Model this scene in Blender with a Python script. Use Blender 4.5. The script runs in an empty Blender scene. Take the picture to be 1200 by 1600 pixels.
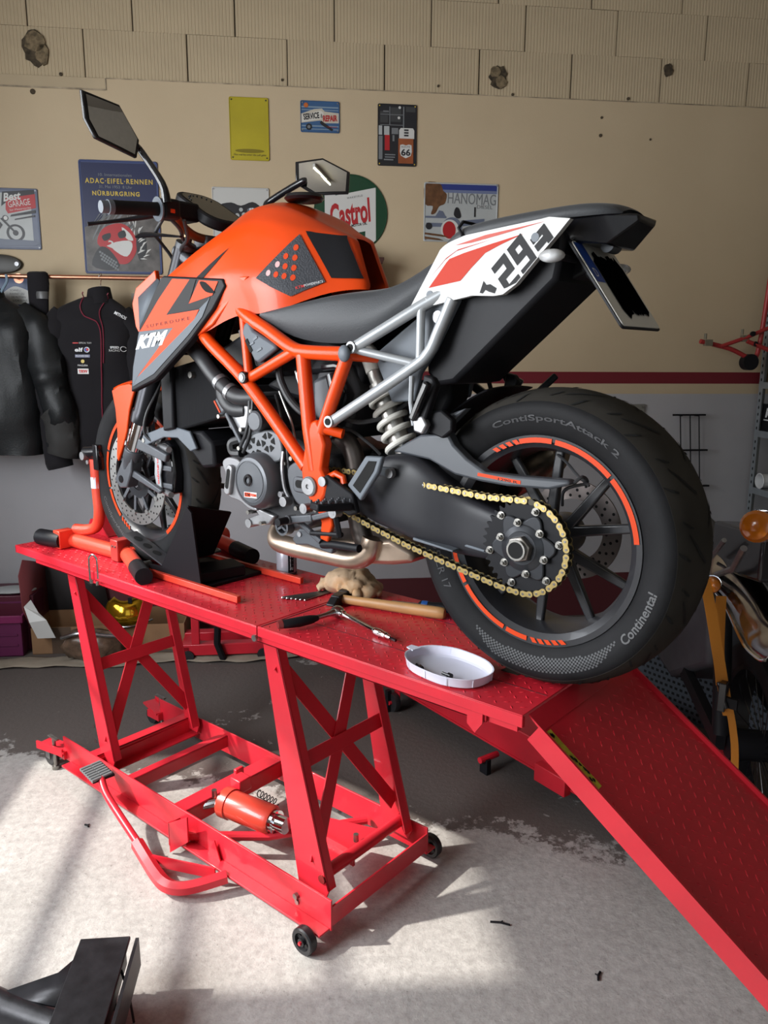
import bpy, bmesh, math, random
from math import pi, sin, cos, tan, atan2, sqrt, radians
from mathutils import Vector as V, Matrix, Euler, noise
from mathutils.bvhtree import BVHTree

SC = bpy.context.scene
COL = SC.collection
random.seed(7)

# ------------------------------------------------------------------ camera
cam_d = bpy.data.cameras.new('camera')
cam_o = bpy.data.objects.new('camera', cam_d)
COL.objects.link(cam_o)
CAM = V((0.9603, -1.2765, 1.5465))
_p, _r, _y = 0.1992, 0.00554, -0.6952
_f = V((sin(_y) * cos(_p), cos(_y) * cos(_p), -sin(_p)))
_rt = V((cos(_y), -sin(_y), 0))
_up = _rt.cross(_f)
_x = _rt * cos(_r) + _up * sin(_r)
_u = -_rt * sin(_r) + _up * cos(_r)
cam_o.matrix_world = Matrix(((_x.x, _u.x, -_f.x, CAM.x), (_x.y, _u.y, -_f.y, CAM.y), (_x.z, _u.z, -_f.z, CAM.z), (0, 0, 0, 1)))
cam_d.sensor_fit = 'VERTICAL'
cam_d.sensor_height = 36.0
cam_d.lens = 1212.57 / 1600 * 36.0
cam_d.clip_start = 0.02
SC.camera = cam_o

# the room frame: s runs along the back wall, n comes out of it into the room
WO = V((-1.8572, 2.09096, 0)); WA = radians(46.498)
WD = V((cos(WA), sin(WA), 0)); WN = V((sin(WA), -cos(WA), 0))
def room(s, n, z=0.0): return WO + WD * s + WN * n + V((0, 0, z))
S_LEFT, S_RIGHT, N_FRONT, CEIL = -2.75, 4.2, 6.6, 3.62

# ------------------------------------------------------------------ world, sun, window light, exposure
world = bpy.data.worlds.new('world'); SC.world = world
world.use_nodes = True
wn_ = world.node_tree.nodes; wl_ = world.node_tree.links
sky = wn_.new('ShaderNodeTexSky'); sky.sky_type = 'NISHITA'; sky.sun_disc = False
sky.sun_elevation = radians(41); sky.sun_rotation = radians(225)
bg = wn_['Background']; bg.inputs['Strength'].default_value = 0.12
wl_.new(sky.outputs[0], bg.inputs['Color'])

def light(name, kind, loc, direction, energy, color, **kw):
    d = bpy.data.lights.new(name, kind); d.energy = energy; d.color = color
    for k, v in kw.items(): setattr(d, k, v)
    o = bpy.data.objects.new(name, d); COL.objects.link(o)
    o.location = loc; o.rotation_euler = (-V(direction)).to_track_quat('Z', 'Y').to_euler()
    return o
SUN_EL, SUN_AZ = radians(41.5), radians(44)
light('sun', 'SUN', (-4, -4, 5), (cos(SUN_AZ) * cos(SUN_EL), sin(SUN_AZ) * cos(SUN_EL), -sin(SUN_EL)), 6.5, (1, 0.95, 0.87), angle=radians(1.3))
light('window_fill', 'AREA', room(S_LEFT + 0.06, 2.0, 1.85), WD, 40, (0.92, 0.96, 1.0), shape='RECTANGLE', size=1.25, size_y=1.45)
light('window_fill', 'AREA', room(S_LEFT + 0.06, 3.65, 1.85), WD, 100, (0.92, 0.96, 1.0), shape='RECTANGLE', size=1.3, size_y=1.45)  # added fill lamp at an invented second window, brightens deck and floor
light('door_daylight', 'AREA', room(-0.9, N_FRONT - 0.06, 1.55), -WN, 8, (0.9, 0.96, 1.0), shape='RECTANGLE', size=2.6, size_y=2.1)
SC.view_settings.view_transform = 'Standard'
SC.view_settings.look = 'None'
SC.view_settings.gamma = 1.0
SC.view_settings.use_curve_mapping = False
SC.view_settings.exposure = 0.3
SC.cycles.max_bounces = 8
SC.cycles.diffuse_bounces = 4
SC.cycles.sample_clamp_indirect = 6.0
SC.cycles.caustics_reflective = False
SC.cycles.caustics_refractive = False
SC.cycles.use_denoising = True

# ------------------------------------------------------------------ materials
MATS = {}
def mat(name, color, rough=0.5, metal=0.0, bump=0.0, bscale=60.0, var=0.0, vscale=8.0, coat=0.0, spec=0.5, trans=0.0, emit=None, estr=1.0, alpha=1.0, sheen=0.0, stretch=None, ior=1.45, dirt=None, dirt_amt=0.5, rvar=0.0):
    """Principled material; var mottles the colour, bump adds fine relief, dirt mixes in a second colour in blotches."""
    if name in MATS: return MATS[name]
    m = bpy.data.materials.new(name); m.use_nodes = True
    nt = m.node_tree; N = nt.nodes; L = nt.links
    b = N['Principled BSDF']
    b.inputs['Base Color'].default_value = (*color, 1)
    b.inputs['Roughness'].default_value = rough
    b.inputs['Metallic'].default_value = metal
    b.inputs['Coat Weight'].default_value = coat
    b.inputs['Coat Roughness'].default_value = 0.06
    b.inputs['Specular IOR Level'].default_value = spec
    b.inputs['Transmission Weight'].default_value = trans
    b.inputs['IOR'].default_value = ior
    b.inputs['Alpha'].default_value = alpha
    b.inputs['Sheen Weight'].default_value = sheen
    if emit: b.inputs['Emission Color'].default_value = (*emit, 1); b.inputs['Emission Strength'].default_value = estr
    tc = N.new('ShaderNodeTexCoord'); mp = N.new('ShaderNodeMapping')
    L.new(tc.outputs['Object'], mp.inputs['Vector'])
    if stretch: mp.inputs['Scale'].default_value = stretch
    col = None
    if var > 0:
        nz = N.new('ShaderNodeTexNoise'); nz.inputs['Scale'].default_value = vscale; nz.inputs['Detail'].default_value = 6
        L.new(mp.outputs[0], nz.inputs['Vector'])
        rp = N.new('ShaderNodeValToRGB')
        lo = tuple(max(0, c * (1 - var)) for c in color); hi = tuple(min(1, c * (1 + var)) for c in color)
        rp.color_ramp.elements[0].position = 0.3; rp.color_ramp.elements[0].color = (*lo, 1)
        rp.color_ramp.elements[1].position = 0.7; rp.color_ramp.elements[1].color = (*hi, 1)
        L.new(nz.outputs['Fac'], rp.inputs['Fac']); col = rp.outputs['Color']
        if rvar > 0:
            mr = N.new('ShaderNodeMapRange'); mr.inputs['To Min'].default_value = max(0, rough - rvar); mr.inputs['To Max'].default_value = min(1, rough + rvar)
            mr.inputs['From Min'].default_value = 0.3; mr.inputs['From Max'].default_value = 0.7
            L.new(nz.outputs['Fac'], mr.inputs['Value']); L.new(mr.outputs[0], b.inputs['Roughness'])
    if dirt:
        n2 = N.new('ShaderNodeTexNoise'); n2.inputs['Scale'].default_value = vscale * 0.6 + 1; n2.inputs['Detail'].default_value = 9; n2.inputs['Roughness'].default_value = 0.7
        L.new(mp.outputs[0], n2.inputs['Vector'])
        mr = N.new('ShaderNodeMapRange'); mr.inputs['From Min'].default_value = 0.5; mr.inputs['From Max'].default_value = 0.72; mr.inputs['To Max'].default_value = dirt_amt
        L.new(n2.outputs['Fac'], mr.inputs['Value'])
        mx = N.new('ShaderNodeMix'); mx.data_type = 'RGBA'
        L.new(mr.outputs[0], mx.inputs['Factor'])
        if col: L.new(col, mx.inputs['A'])
        else: mx.inputs['A'].default_value = (*color, 1)
        mx.inputs['B'].default_value = (*dirt, 1); col = mx.outputs['Result']
    if col: L.new(col, b.inputs['Base Color'])
    if bump > 0:
        bn = N.new('ShaderNodeTexNoise'); bn.inputs['Scale'].default_value = bscale; bn.inputs['Detail'].default_value = 5
        L.new(mp.outputs[0], bn.inputs['Vector'])
        bp = N.new('ShaderNodeBump'); bp.inputs['Strength'].default_value = bump; bp.inputs['Distance'].default_value = 0.002
        L.new(bn.outputs['Fac'], bp.inputs['Height']); L.new(bp.outputs['Normal'], b.inputs['Normal'])
    MATS[name] = m
    return m

def srgb(r, g, b):
    f = lambda c: (c / 255 / 12.92) if c / 255 <= 0.04045 else ((c / 255 + 0.055) / 1.055) ** 2.4
    return (f(r), f(g), f(b))

# ------------------------------------------------------------------ mesh helpers
class MB:
    """collects shapes and links them as ONE mesh object"""
    def __init__(s): s.v = []; s.f = []
    def add(s, vs, fs):
        k = len(s.v); s.v += [tuple(v) for v in vs]; s.f += [tuple(i + k for i in f) for f in fs]; return s
    def box(s, c, d, R=None):
        x, y, z = d[0] / 2, d[1] / 2, d[2] / 2
        p = [V((i * x, j * y, k * z)) for i in (-1, 1) for j in (-1, 1) for k in (-1, 1)]
        if R is not None: p = [R @ q for q in p]
        return s.add([q + V(c) for q in p], [(0, 1, 3, 2), (4, 6, 7, 5), (0, 4, 5, 1), (2, 3, 7, 6), (0, 2, 6, 4), (1, 5, 7, 3)])
    def bx(s, a, b): return s.box([(a[i] + b[i]) / 2 for i in range(3)], [abs(b[i] - a[i]) for i in range(3)])
    def bar(s, a, b, w, h, up=(0, 0, 1), w2=None, h2=None):
        a = V(a); b = V(b); d = (b - a).normalized(); sd = d.cross(V(up)).normalized(); u = sd.cross(d)
        w2 = w if w2 is None else w2; h2 = h if h2 is None else h2
        p = [a + sd * i * w / 2 + u * j * h / 2 for i, j in ((-1, -1), (1, -1), (1, 1), (-1, 1))]
        p += [b + sd * i * w2 / 2 + u * j * h2 / 2 for i, j in ((-1, -1), (1, -1), (1, 1), (-1, 1))]
        return s.add(p, [(3, 2, 1, 0), (4, 5, 6, 7), (0, 1, 5, 4), (1, 2, 6, 5), (2, 3, 7, 6), (3, 0, 4, 7)])
    def tube(s, pts, r, n=10, closed=False, flat=1.0, up=None):
        P = [V(p) for p in pts]; m = len(P)
        R = r if isinstance(r, (list, tuple)) else [r] * m
        vs = []; u = None
        for i in range(m):
            if closed: t = (P[(i + 1) % m] - P[i - 1]).normalized()
            elif i == 0: t = (P[1] - P[0]).normalized()
            elif i == m - 1: t = (P[-1] - P[-2]).normalized()
            else: t = ((P[i + 1] - P[i]).normalized() + (P[i] - P[i - 1]).normalized()).normalized()
            if u is None:
                u = V(up) if up else (V((0, 0, 1)) if abs(t.z) < 0.9 else V((1, 0, 0)))
            u = (u - t * u.dot(t)).normalized(); w = t.cross(u)
            for k in range(n):
                a = 2 * pi * k / n
                vs.append(P[i] + (u * cos(a) * flat + w * sin(a)) * R[i])
        fs = []
        for i in range(m if closed else m - 1):
            j = (i + 1) % m
            for k in range(n):
                l = (k + 1) % n
                fs.append((i * n + k, i * n + l, j * n + l, j * n + k))
        if not closed: fs += [tuple(range(n))[::-1], tuple(range((m - 1) * n, m * n))]
        return s.add(vs, fs)
    def cyl(s, a, b, r, n=16, r2=None): return s.tube([a, b], [r, r if r2 is None else r2], n)
    def lathe(s, prof, c=(0, 0, 0), ax='y', n=48, closed=True):
        """prof: (radius, along axis); closed = the profile closes on itself (a ring)"""
        m = len(prof); vs = []
        for i in range(n):
            a = 2 * pi * i / n; ca, sa = cos(a), sin(a)
            for r, t in prof:
                p = (r * ca, t, r * sa) if ax == 'y' else (r * ca, r * sa, t) if ax == 'z' else (t, r * ca, r * sa)
                vs.append((p[0] + c[0], p[1] + c[1], p[2] + c[2]))
        fs = []
        for i in range(n):
            j = (i + 1) % n
            for k in range(m if closed else m - 1):
                l = (k + 1) % m
                fs.append((i * m + k, i * m + l, j * m + l, j * m + k))
        if not closed:
            for k in (0, m - 1):
                if prof[k][0] > 1e-6: fs.append(tuple(i * m + k for i in range(n)))
        return s.add(vs, fs)
    def prism(s, poly, a, b, ax='y', T=None, taper=None):
        """2-D outline extruded from a to b; ax y: (x,z) outline, z: (x,y), x: (y,z)"""
        n = len(poly)
        def pt(p, t): return V((p[0], t, p[1])) if ax == 'y' else V((p[0], p[1], t)) if ax == 'z' else V((t, p[0], p[1]))
        q = poly
        if taper:
            cx = sum(p[0] for p in poly) / n; cy = sum(p[1] for p in poly) / n
            q = [(cx + (p[0] - cx) * taper, cy + (p[1] - cy) * taper) for p in poly]
        vs = [pt(p, a) for p in poly] + [pt(p, b) for p in q]
        if T is not None: vs = [T @ v for v in vs]
        fs = [tuple(range(n)), tuple(range(n, 2 * n))[::-1]] + [(i, (i + 1) % n, n + (i + 1) % n, n + i) for i in range(n)]
        return s.add(vs, fs)
    def loft(s, secs, closed=True, cap=True):
        n = len(secs[0]); vs = [p for sec in secs for p in sec]; fs = []
        for i in range(len(secs) - 1):
            for k in range(n if closed else n - 1):
                l = (k + 1) % n
                fs.append((i * n + k, i * n + l, (i + 1) * n + l, (i + 1) * n + k))
        if cap and closed: fs += [tuple(range(n))[::-1], tuple(range((len(secs) - 1) * n, len(secs) * n))]
        return s.add(vs, fs)
    def ball(s, c, r, n=12, sc=(1, 1, 1)):
        m = n // 2
        pr = [(max(1e-5, sin(pi * i / m)) * r, -cos(pi * i / m) * r) for i in range(m + 1)]
        k = len(s.v); s.lathe(pr, (0, 0, 0), 'z', n, False)
        for i in range(k, len(s.v)): s.v[i] = (s.v[i][0] * sc[0] + c[0], s.v[i][1] * sc[1] + c[1], s.v[i][2] * sc[2] + c[2])
        return s
    def xf(s, T):
        s.v = [tuple(T @ V(v)) for v in s.v]; return s
    def mirror(s):
        k = len(s.v); s.v += [(v[0], -v[1], v[2]) for v in s.v]; s.f += [tuple(i + k for i in f)[::-1] for f in s.f]; return s
    def obj(s, name, material, parent=None, bevel=0.0, sub=0, sharp=35, seg=2, flatshade=False, solid=0.0, keep=False, weld=False):
        me = bpy.data.meshes.new(name)
        me.from_pydata(s.v, [], s.f)
        if not keep:
            bm = bmesh.new(); bm.from_mesh(me)
            if weld: bmesh.ops.remove_doubles(bm, verts=bm.verts, dist=1e-5)
            bmesh.ops.recalc_face_normals(bm, faces=bm.faces); bm.to_mesh(me); bm.free()
        me.materials.append(material)
        if not flatshade:
            me.shade_smooth()
            if not sub: me.set_sharp_from_angle(angle=radians(sharp))
        o = bpy.data.objects.new(name, me); COL.objects.link(o)
        if parent is not None: o.parent = parent
        if solid:
            md = o.modifiers.new('solid', 'SOLIDIFY'); md.thickness = solid; md.offset = -1
        if bevel:
            md = o.modifiers.new('bevel', 'BEVEL'); md.width = bevel; md.segments = seg; md.limit_method = 'ANGLE'; md.angle_limit = radians(40)
        if sub:
            md = o.modifiers.new('sub', 'SUBSURF'); md.levels = sub; md.render_levels = sub
        return o

def thing(name, label, cat, loc=(0, 0, 0), rotz=0.0, group=None):
    o = bpy.data.objects.new(name, None); COL.objects.link(o); o.empty_display_size = 0.05
    o.location = loc; o.rotation_euler = (0, 0, rotz); tag(o, label, cat, group); return o
def tag(o, label=None, cat=None, group=None, kind=None):
    if label: o['label'] = label
    if cat: o['category'] = cat
    if group: o['group'] = group
    if kind: o['kind'] = kind
    return o
def struct(o): o['kind'] = 'structure'; return o
def wallthing(name, label, cat, s, z, n=0.0, group=None, tilt=0.0):
    """a thing standing off the back wall; its local x runs along the wall, -y comes into the room"""
    o = thing(name, label, cat, room(s, n, z), WA, group); o.rotation_euler = (0, tilt, WA); return o
def dup(o, parent=None):
    c = o.copy(); COL.objects.link(c)
    if parent is not None: c.parent = parent
    for ch in list(o.children): dup(ch, c)
    return c
def rrect(w, h, r, n=4, cx=0, cy=0):
    out = []
    for i, (sx, sy) in enumerate(((1, 1), (-1, 1), (-1, -1), (1, -1))):
        for k in range(n + 1):
            a = pi / 2 * (i + k / n)
            out.append((cx + sx * (w / 2 - r) + r * cos(a), cy + sy * (h / 2 - r) + r * sin(a)))
    return out
def circ(r, n=24, cx=0, cy=0, ry=None, a0=0): return [(cx + r * cos(a0 + 2 * pi * i / n), cy + (ry or r) * sin(a0 + 2 * pi * i / n)) for i in range(n)]
def smooth(pts, k=4, closed=False):
    """Catmull-Rom through the points (tuples of any length)"""
    P = [V(p) for p in pts]; m = len(P); out = []
    for i in range(m if closed else m - 1):
        g = (lambda j: P[j % m]) if closed else (lambda j: P[min(max(j, 0), m - 1)])
        a, b, c, d = g(i - 1), g(i), g(i + 1), g(i + 2)
        for j in range(k):
            t = j / k
            out.append(0.5 * ((2 * b) + (c - a) * t + (2 * a - 5 * b + 4 * c - d) * t * t + (3 * b - a - 3 * c + d) * t ** 3))
    if not closed: out.append(P[-1])
    return [tuple(p) for p in out]

# flat print ------------------------------------------------------------------
def text_mesh(s, bold=0.0, shear=0.0, space=1.0):
    cu = bpy.data.curves.new('t', 'FONT'); cu.body = s; cu.size = 1; cu.shear = shear; cu.space_character = space; cu.offset = bold; cu.resolution_u = 3
    o = bpy.data.objects.new('t', cu); COL.objects.link(o)
    dg = bpy.context.evaluated_depsgraph_get()
    me = bpy.data.meshes.new_from_object(o.evaluated_get(dg))
    vs = [v.co.copy() for v in me.vertices]; fs = [tuple(p.vertices) for p in me.polygons]
    bpy.data.objects.remove(o); bpy.data.curves.remove(cu); bpy.data.meshes.remove(me)
    x0 = min(v.x for v in vs); x1 = max(v.x for v in vs); y0 = min(v.y for v in vs); y1 = max(v.y for v in vs)
    return [((v.x - x0) / (x1 - x0), (v.y - y0) / (y1 - y0)) for v in vs], fs
def text(name, s, w, h, fn, m, parent, **kw):
    """lettering in a w x h box centred on 0, each vertex placed by fn(x, y)"""
    vs, fs = text_mesh(s, **kw)
    b = MB(); b.add([fn((x - 0.5) * w, (y - 0.5) * h) for x, y in vs], fs)
    return b.obj(name, m, parent, keep=True, flatshade=True)
def flat(name, poly, fn, m, parent):
    b = MB(); b.add([fn(x, y) for x, y in poly], [tuple(range(len(poly)))])
    return b.obj(name, m, parent, keep=True, flatshade=True)
def flats(name, polys, fn, m, parent):
    b = MB()
    for p in polys: b.add([fn(x, y) for x, y in p], [tuple(range(len(p)))])
    return b.obj(name, m, parent, keep=True, flatshade=True)
def rot2(x, y, a): return (x * cos(a) - y * sin(a), x * sin(a) + y * cos(a))

def bvh_of(o):
    dg = bpy.context.evaluated_depsgraph_get(); dg.update()
    return BVHTree.FromObject(o, dg)
def decal(name, vs, fs, bvh, m, parent, side=-1, off=0.0012, cuts=0, y0=0.6):
    """flat print wrapped on a body: (x, z) points cast along y onto the surface"""
    bm = bmesh.new(); bv = [bm.verts.new((x, 0, z)) for x, z in vs]
    for f in fs:
        try: bm.faces.new([bv[i] for i in f])
        except ValueError: pass
    bmesh.ops.triangulate(bm, faces=bm.faces)
    for _ in range(cuts):
        bmesh.ops.subdivide_edges(bm, edges=[e for e in bm.edges if e.calc_length() > 0.012], cuts=1); bmesh.ops.triangulate(bm, faces=bm.faces)
    for v in bm.verts:
        h, nrm, i, d = bvh.ray_cast(V((v.co.x, side * y0, v.co.z)), V((0, -side, 0)))
        if h is None:
            h, nrm, i, d = bvh.find_nearest(V((v.co.x, side * 0.2, v.co.z)))
        if nrm.y * side < 0: nrm = -nrm
        v.co = h + nrm * off
    me = bpy.data.meshes.new(name); bm.normal_update(); bm.to_mesh(me); bm.free(); me.materials.append(m); me.shade_smooth()
    o = bpy.data.objects.new(name, me); COL.objects.link(o); o.parent = parent; return o
def pdecal(name, poly, bvh, m, parent, cuts=4, **kw): return decal(name, poly, [tuple(range(len(poly)))], bvh, m, parent, cuts=cuts, **kw)
def tdecal(name, s, c, w, h, ang, bvh, m, parent, cuts=1, skew=0.0, **kw):
    tk = {k: kw.pop(k) for k in ('bold', 'shear', 'space') if k in kw}
    vs, fs = text_mesh(s, **tk); out = []
    for x, y in vs:
        x, y = (x - 0.5) * w, (y - 0.5) * h; x += skew * y; x, y = rot2(x, y, ang); out.append((c[0] + x, c[1] + y))
    return decal(name, out, fs, bvh, m, parent, cuts=cuts, **kw)

# common materials
M_RED = mat('lift_red_paint', (0.56, 0.016, 0.030), 0.38, var=0.10, vscale=5, bump=0.05, bscale=180, coat=0.2, dirt=(0.30, 0.02, 0.03), dirt_amt=0.35)
M_ORANGE = mat('orange_paint', (0.64, 0.052, 0.003), 0.34, coat=0.12, spec=0.35, var=0.03)
M_ORANGE2 = mat('orange_print', (0.58, 0.050, 0.008), 0.55, spec=0.25)
M_BLACK = mat('black_plastic', (0.009, 0.009, 0.011), 0.5, spec=0.2, bump=0.08, bscale=400)
M_GLOSSBLACK = mat('gloss_black', (0.007, 0.007, 0.009), 0.25, coat=0.3)
M_DKGREY = mat('dark_grey_cast', (0.075, 0.08, 0.09), 0.45, metal=0.25, bump=0.12, bscale=500, var=0.12, vscale=20)
M_GREYPL = mat('grey_plastic', (0.10, 0.115, 0.135), 0.5, bump=0.06, bscale=500)
M_SILVER = mat('silver_paint', (0.34, 0.355, 0.37), 0.38, metal=0.3, var=0.05)
M_ALU = mat('cast_aluminium', (0.30, 0.30, 0.31), 0.42, metal=0.8, var=0.18, vscale=30, bump=0.1, bscale=300)
M_STEEL = mat('bright_steel', (0.46, 0.46, 0.46), 0.25, metal=1.0, var=0.1, vscale=40)
M_CHROME = mat('chrome', (0.82, 0.82, 0.83), 0.08, metal=1.0)
M_BOLT = mat('zinc_bolt', (0.30, 0.29, 0.27), 0.35, metal=0.9, var=0.2, vscale=60)
M_RUBBER = mat('tyre_rubber', (0.009, 0.009, 0.010), 0.65, spec=0.2, var=0.25, vscale=12, bump=0.1, bscale=300)
M_WHITE = mat('white_paint', (0.43, 0.43, 0.42), 0.4, coat=0.1)
M_WPRINT = mat('white_print', (0.72, 0.73, 0.74), 0.5)
M_BPRINT = mat('black_print', (0.008, 0.008, 0.009), 0.55, spec=0.25)
M_RPRINT = mat('red_print', (0.55, 0.03, 0.03), 0.5)
# ================================================================== SETTING
def wallmat():
    m = bpy.data.materials.new('painted_plaster'); m.use_nodes = True
    nt = m.node_tree; N = nt.nodes; L = nt.links; b = N['Principled BSDF']; b.inputs['Roughness'].default_value = 0.75
    tc = N.new('ShaderNodeTexCoord'); sp = N.new('ShaderNodeSeparateXYZ'); L.new(tc.outputs['Object'], sp.inputs[0])
    nz = N.new('ShaderNodeTexNoise'); nz.inputs['Scale'].default_value = 2.2; nz.inputs['Detail'].default_value = 8; L.new(tc.outputs['Object'], nz.inputs['Vector'])
    def ramp(a, b_):
        r = N.new('ShaderNodeValToRGB'); r.color_ramp.elements[0].position = 0.3; r.color_ramp.elements[1].position = 0.75
        r.color_ramp.elements[0].color = (*a, 1); r.color_ramp.elements[1].color = (*b_, 1); L.new(nz.outputs['Fac'], r.inputs['Fac']); return r
    up = ramp((0.49, 0.385, 0.25), (0.54, 0.43, 0.285)); lo = ramp((0.37, 0.365, 0.38), (0.44, 0.43, 0.45))
    st = N.new('ShaderNodeMath'); st.operation = 'GREATER_THAN'; st.inputs[1].default_value = 1.335; L.new(sp.outputs['Z'], st.inputs[0])
    mx = N.new('ShaderNodeMix'); mx.data_type = 'RGBA'; L.new(st.outputs[0], mx.inputs['Factor']); L.new(lo.outputs[0], mx.inputs['A']); L.new(up.outputs[0], mx.inputs['B'])
    L.new(mx.outputs['Result'], b.inputs['Base Color'])
    b2 = N.new('ShaderNodeTexNoise'); b2.inputs['Scale'].default_value = 120; L.new(tc.outputs['Object'], b2.inputs['Vector'])
    bp = N.new('ShaderNodeBump'); bp.inputs['Strength'].default_value = 0.12; bp.inputs['Distance'].default_value = 0.003; L.new(b2.outputs['Fac'], bp.inputs['Height']); L.new(bp.outputs[0], b.inputs['Normal'])
    return m
M_WALL = wallmat()
M_BLOCK = mat('painted_block', (0.46, 0.37, 0.245), 0.85, var=0.07, vscale=3, bump=0.15, bscale=90)
M_JOINT = mat('dark_joint', (0.10, 0.085, 0.06), 0.95)
M_HOLE = mat('broken_block_hole', (0.06, 0.045, 0.028), 0.95, var=0.6, vscale=40, bump=0.5, bscale=60)
M_STRIPE = mat('dark_red_stripe', (0.16, 0.012, 0.02), 0.6)
M_PLAIN = mat('plain_wall', (0.30, 0.26, 0.21), 0.85, var=0.05)
M_CEIL = mat('ceiling_paint', (0.35, 0.31, 0.26), 0.9)
M_FRAME = mat('white_window_frame', (0.6, 0.6, 0.58), 0.5)

def roomobj(b, name, m, **kw):
    o = b.obj(name, m, None, **kw); o.location = WO; o.rotation_euler = (0, 0, WA); return struct(o)
# local room coordinates: (s, -n, z)
wall_back = roomobj(MB().bx((S_LEFT - 0.2, 0, 0), (S_RIGHT + 0.2, 0.2, 2.895)).bx((S_LEFT - 0.2, 0.016, 2.895), (S_RIGHT + 0.2, 0.2, CEIL + 0.1)), 'wall_back', M_WALL)
# bare block courses above the plaster edge: every block its own piece, ribbed like the real one
def block_mesh(w, h):
    b = MB(); d = 0.012; n = max(2, int(w / 0.0165)); prof = []
    for i in range(n):
        x = -w / 2 + w * i / n; st = w / n
        prof += [(x + st * 0.08, 0.0), (x + st * 0.72, 0.0), (x + st * 0.80, 0.0016), (x + st * 0.98, 0.0016)]
    prof = [(-w / 2, 0.0)] + prof + [(w / 2, 0.0)]
    k = len(prof)
    vs = [(x, y, -h / 2) for x, y in prof] + [(x, y, h / 2) for x, y in prof] + [(-w / 2, d, -h / 2), (w / 2, d, -h / 2), (-w / 2, d, h / 2), (w / 2, d, h / 2)]
    fs = [(i, i + 1, k + i + 1, k + i) for i in range(k - 1)] + [tuple(range(k)) + (2 * k + 1, 2 * k), tuple(range(k, 2 * k)) + (2 * k + 3, 2 * k + 2), (0, k, 2 * k + 2, 2 * k), (k - 1, 2 * k - 1, 2 * k + 3, 2 * k + 1)]
    b.add(vs, fs)
    return b
blk = None
rows = [(2.895, 3.116, -0.503), (3.116, 3.336, -0.262), (3.336, 3.60, -0.41)]
MB().bx((S_LEFT, 0.0135, 2.9), (S_RIGHT, 0.0155, CEIL)).obj('joint_backing', M_JOINT, wall_back)
rng = random.Random(3)
for z0, z1, off in rows:
    k0 = int((S_LEFT - off) / 0.5) - 1
    src = None
    for k in range(k0, 16):
        a = off + k * 0.5 + rng.uniform(0.0025, 0.005); e = off + (k + 1) * 0.5 - rng.uniform(0.0025, 0.004)
        if e < S_LEFT or a > S_RIGHT: continue
        zz0 = z0 + rng.uniform(-0.002, 0.003); dep = rng.uniform(-0.002, 0.0015)
        if src is None:
            src = block_mesh(0.493, z1 - z0 - 0.0015).obj('block', M_BLOCK, wall_back, flatshade=True); o = src
        else: o = src.copy(); COL.objects.link(o)
        o.location = ((a + e) / 2, dep + 0.004, (z0 + z1) / 2 + rng.uniform(-0.001, 0.002)); o.scale = ((e - a) / 0.493, 1, 1)
# the plaster steps down on the left: a narrow strip of bare block
MB().bx((S_LEFT, -0.001, 2.842), (-1.408, 0.004, 2.895)).obj('block_edge', M_BLOCK, wall_back)
MB().bx((S_LEFT, -0.0025, 2.838), (-1.41, 0.004, 2.846)).bx((-1.409, -0.0025, 2.84), (-1.403, 0.004, 2.895)).bx((-1.403, -0.002, 2.893), (S_RIGHT, 0.004, 2.897)).obj('mortar_joint', mat('mortar_brown', (0.33, 0.27, 0.19), 0.95, var=0.5, vscale=14), wall_back)  # edge strips in a mottled, darker mortar tone
def blob(cx, cz, rx, rz, seed, n=18):
    r = random.Random(seed); return [(cx + rx * cos(2 * pi * i / n) * r.uniform(0.75, 1.1), cz + rz * sin(2 * pi * i / n) * r.uniform(0.8, 1.08)) for i in range(n)]
hb = MB()
for i, (s, z, rx, rz) in enumerate([(-1.735, 3.02, 0.058, 0.085), (0.60, 2.985, 0.05, 0.062), (1.535, 3.06, 0.026, 0.035)]):
    hb.prism(blob(s, z, rx, rz, i), -0.0035, 0.01, 'y')
hb.obj('broken_hole', M_HOLE, wall_back, flatshade=True)
rb = MB()
for i, (s, z, rx, rz) in enumerate([(-1.735, 3.045, 0.05, 0.05), (-1.70, 2.99, 0.035, 0.05), (0.615, 2.962, 0.028, 0.035), (0.58, 3.01, 0.03, 0.03)]):
    rb.prism(blob(s, z, rx, rz, i + 20, 12), -0.007, 0.01, 'y')
rb.obj('broken_rubble', mat('rubble', (0.16, 0.12, 0.07), 0.95, var=0.5, vscale=50, bump=0.8, bscale=50), wall_back, flatshade=True)
db = MB()
for s, z, r in [(-1.62, 2.905, 0.008), (1.176, 2.720, 0.009), (1.177, 2.81, 0.007), (1.46, 2.71, 0.006), (0.68, 2.905, 0.007), (1.32, 2.91, 0.008), (-0.53, 2.925, 0.006), (0.28, 2.93, 0.006), (-1.76, 2.82, 0.013)]:
    db.cyl((s, -0.003, z), (s, 0.01, z), r, 10)
db.obj('drill_hole', M_HOLE, wall_back, flatshade=True)
roomobj(MB().bx((S_LEFT, -0.0015, 1.394), (S_RIGHT, 0.004, 1.46)), 'trim_1', M_STRIPE)
roomobj(MB().bx((S_LEFT, -0.012, 0), (S_RIGHT, 0.004, 0.26)), 'baseboard_back', mat('dark_red_base_paint', (0.10, 0.02, 0.025), 0.6))

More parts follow.
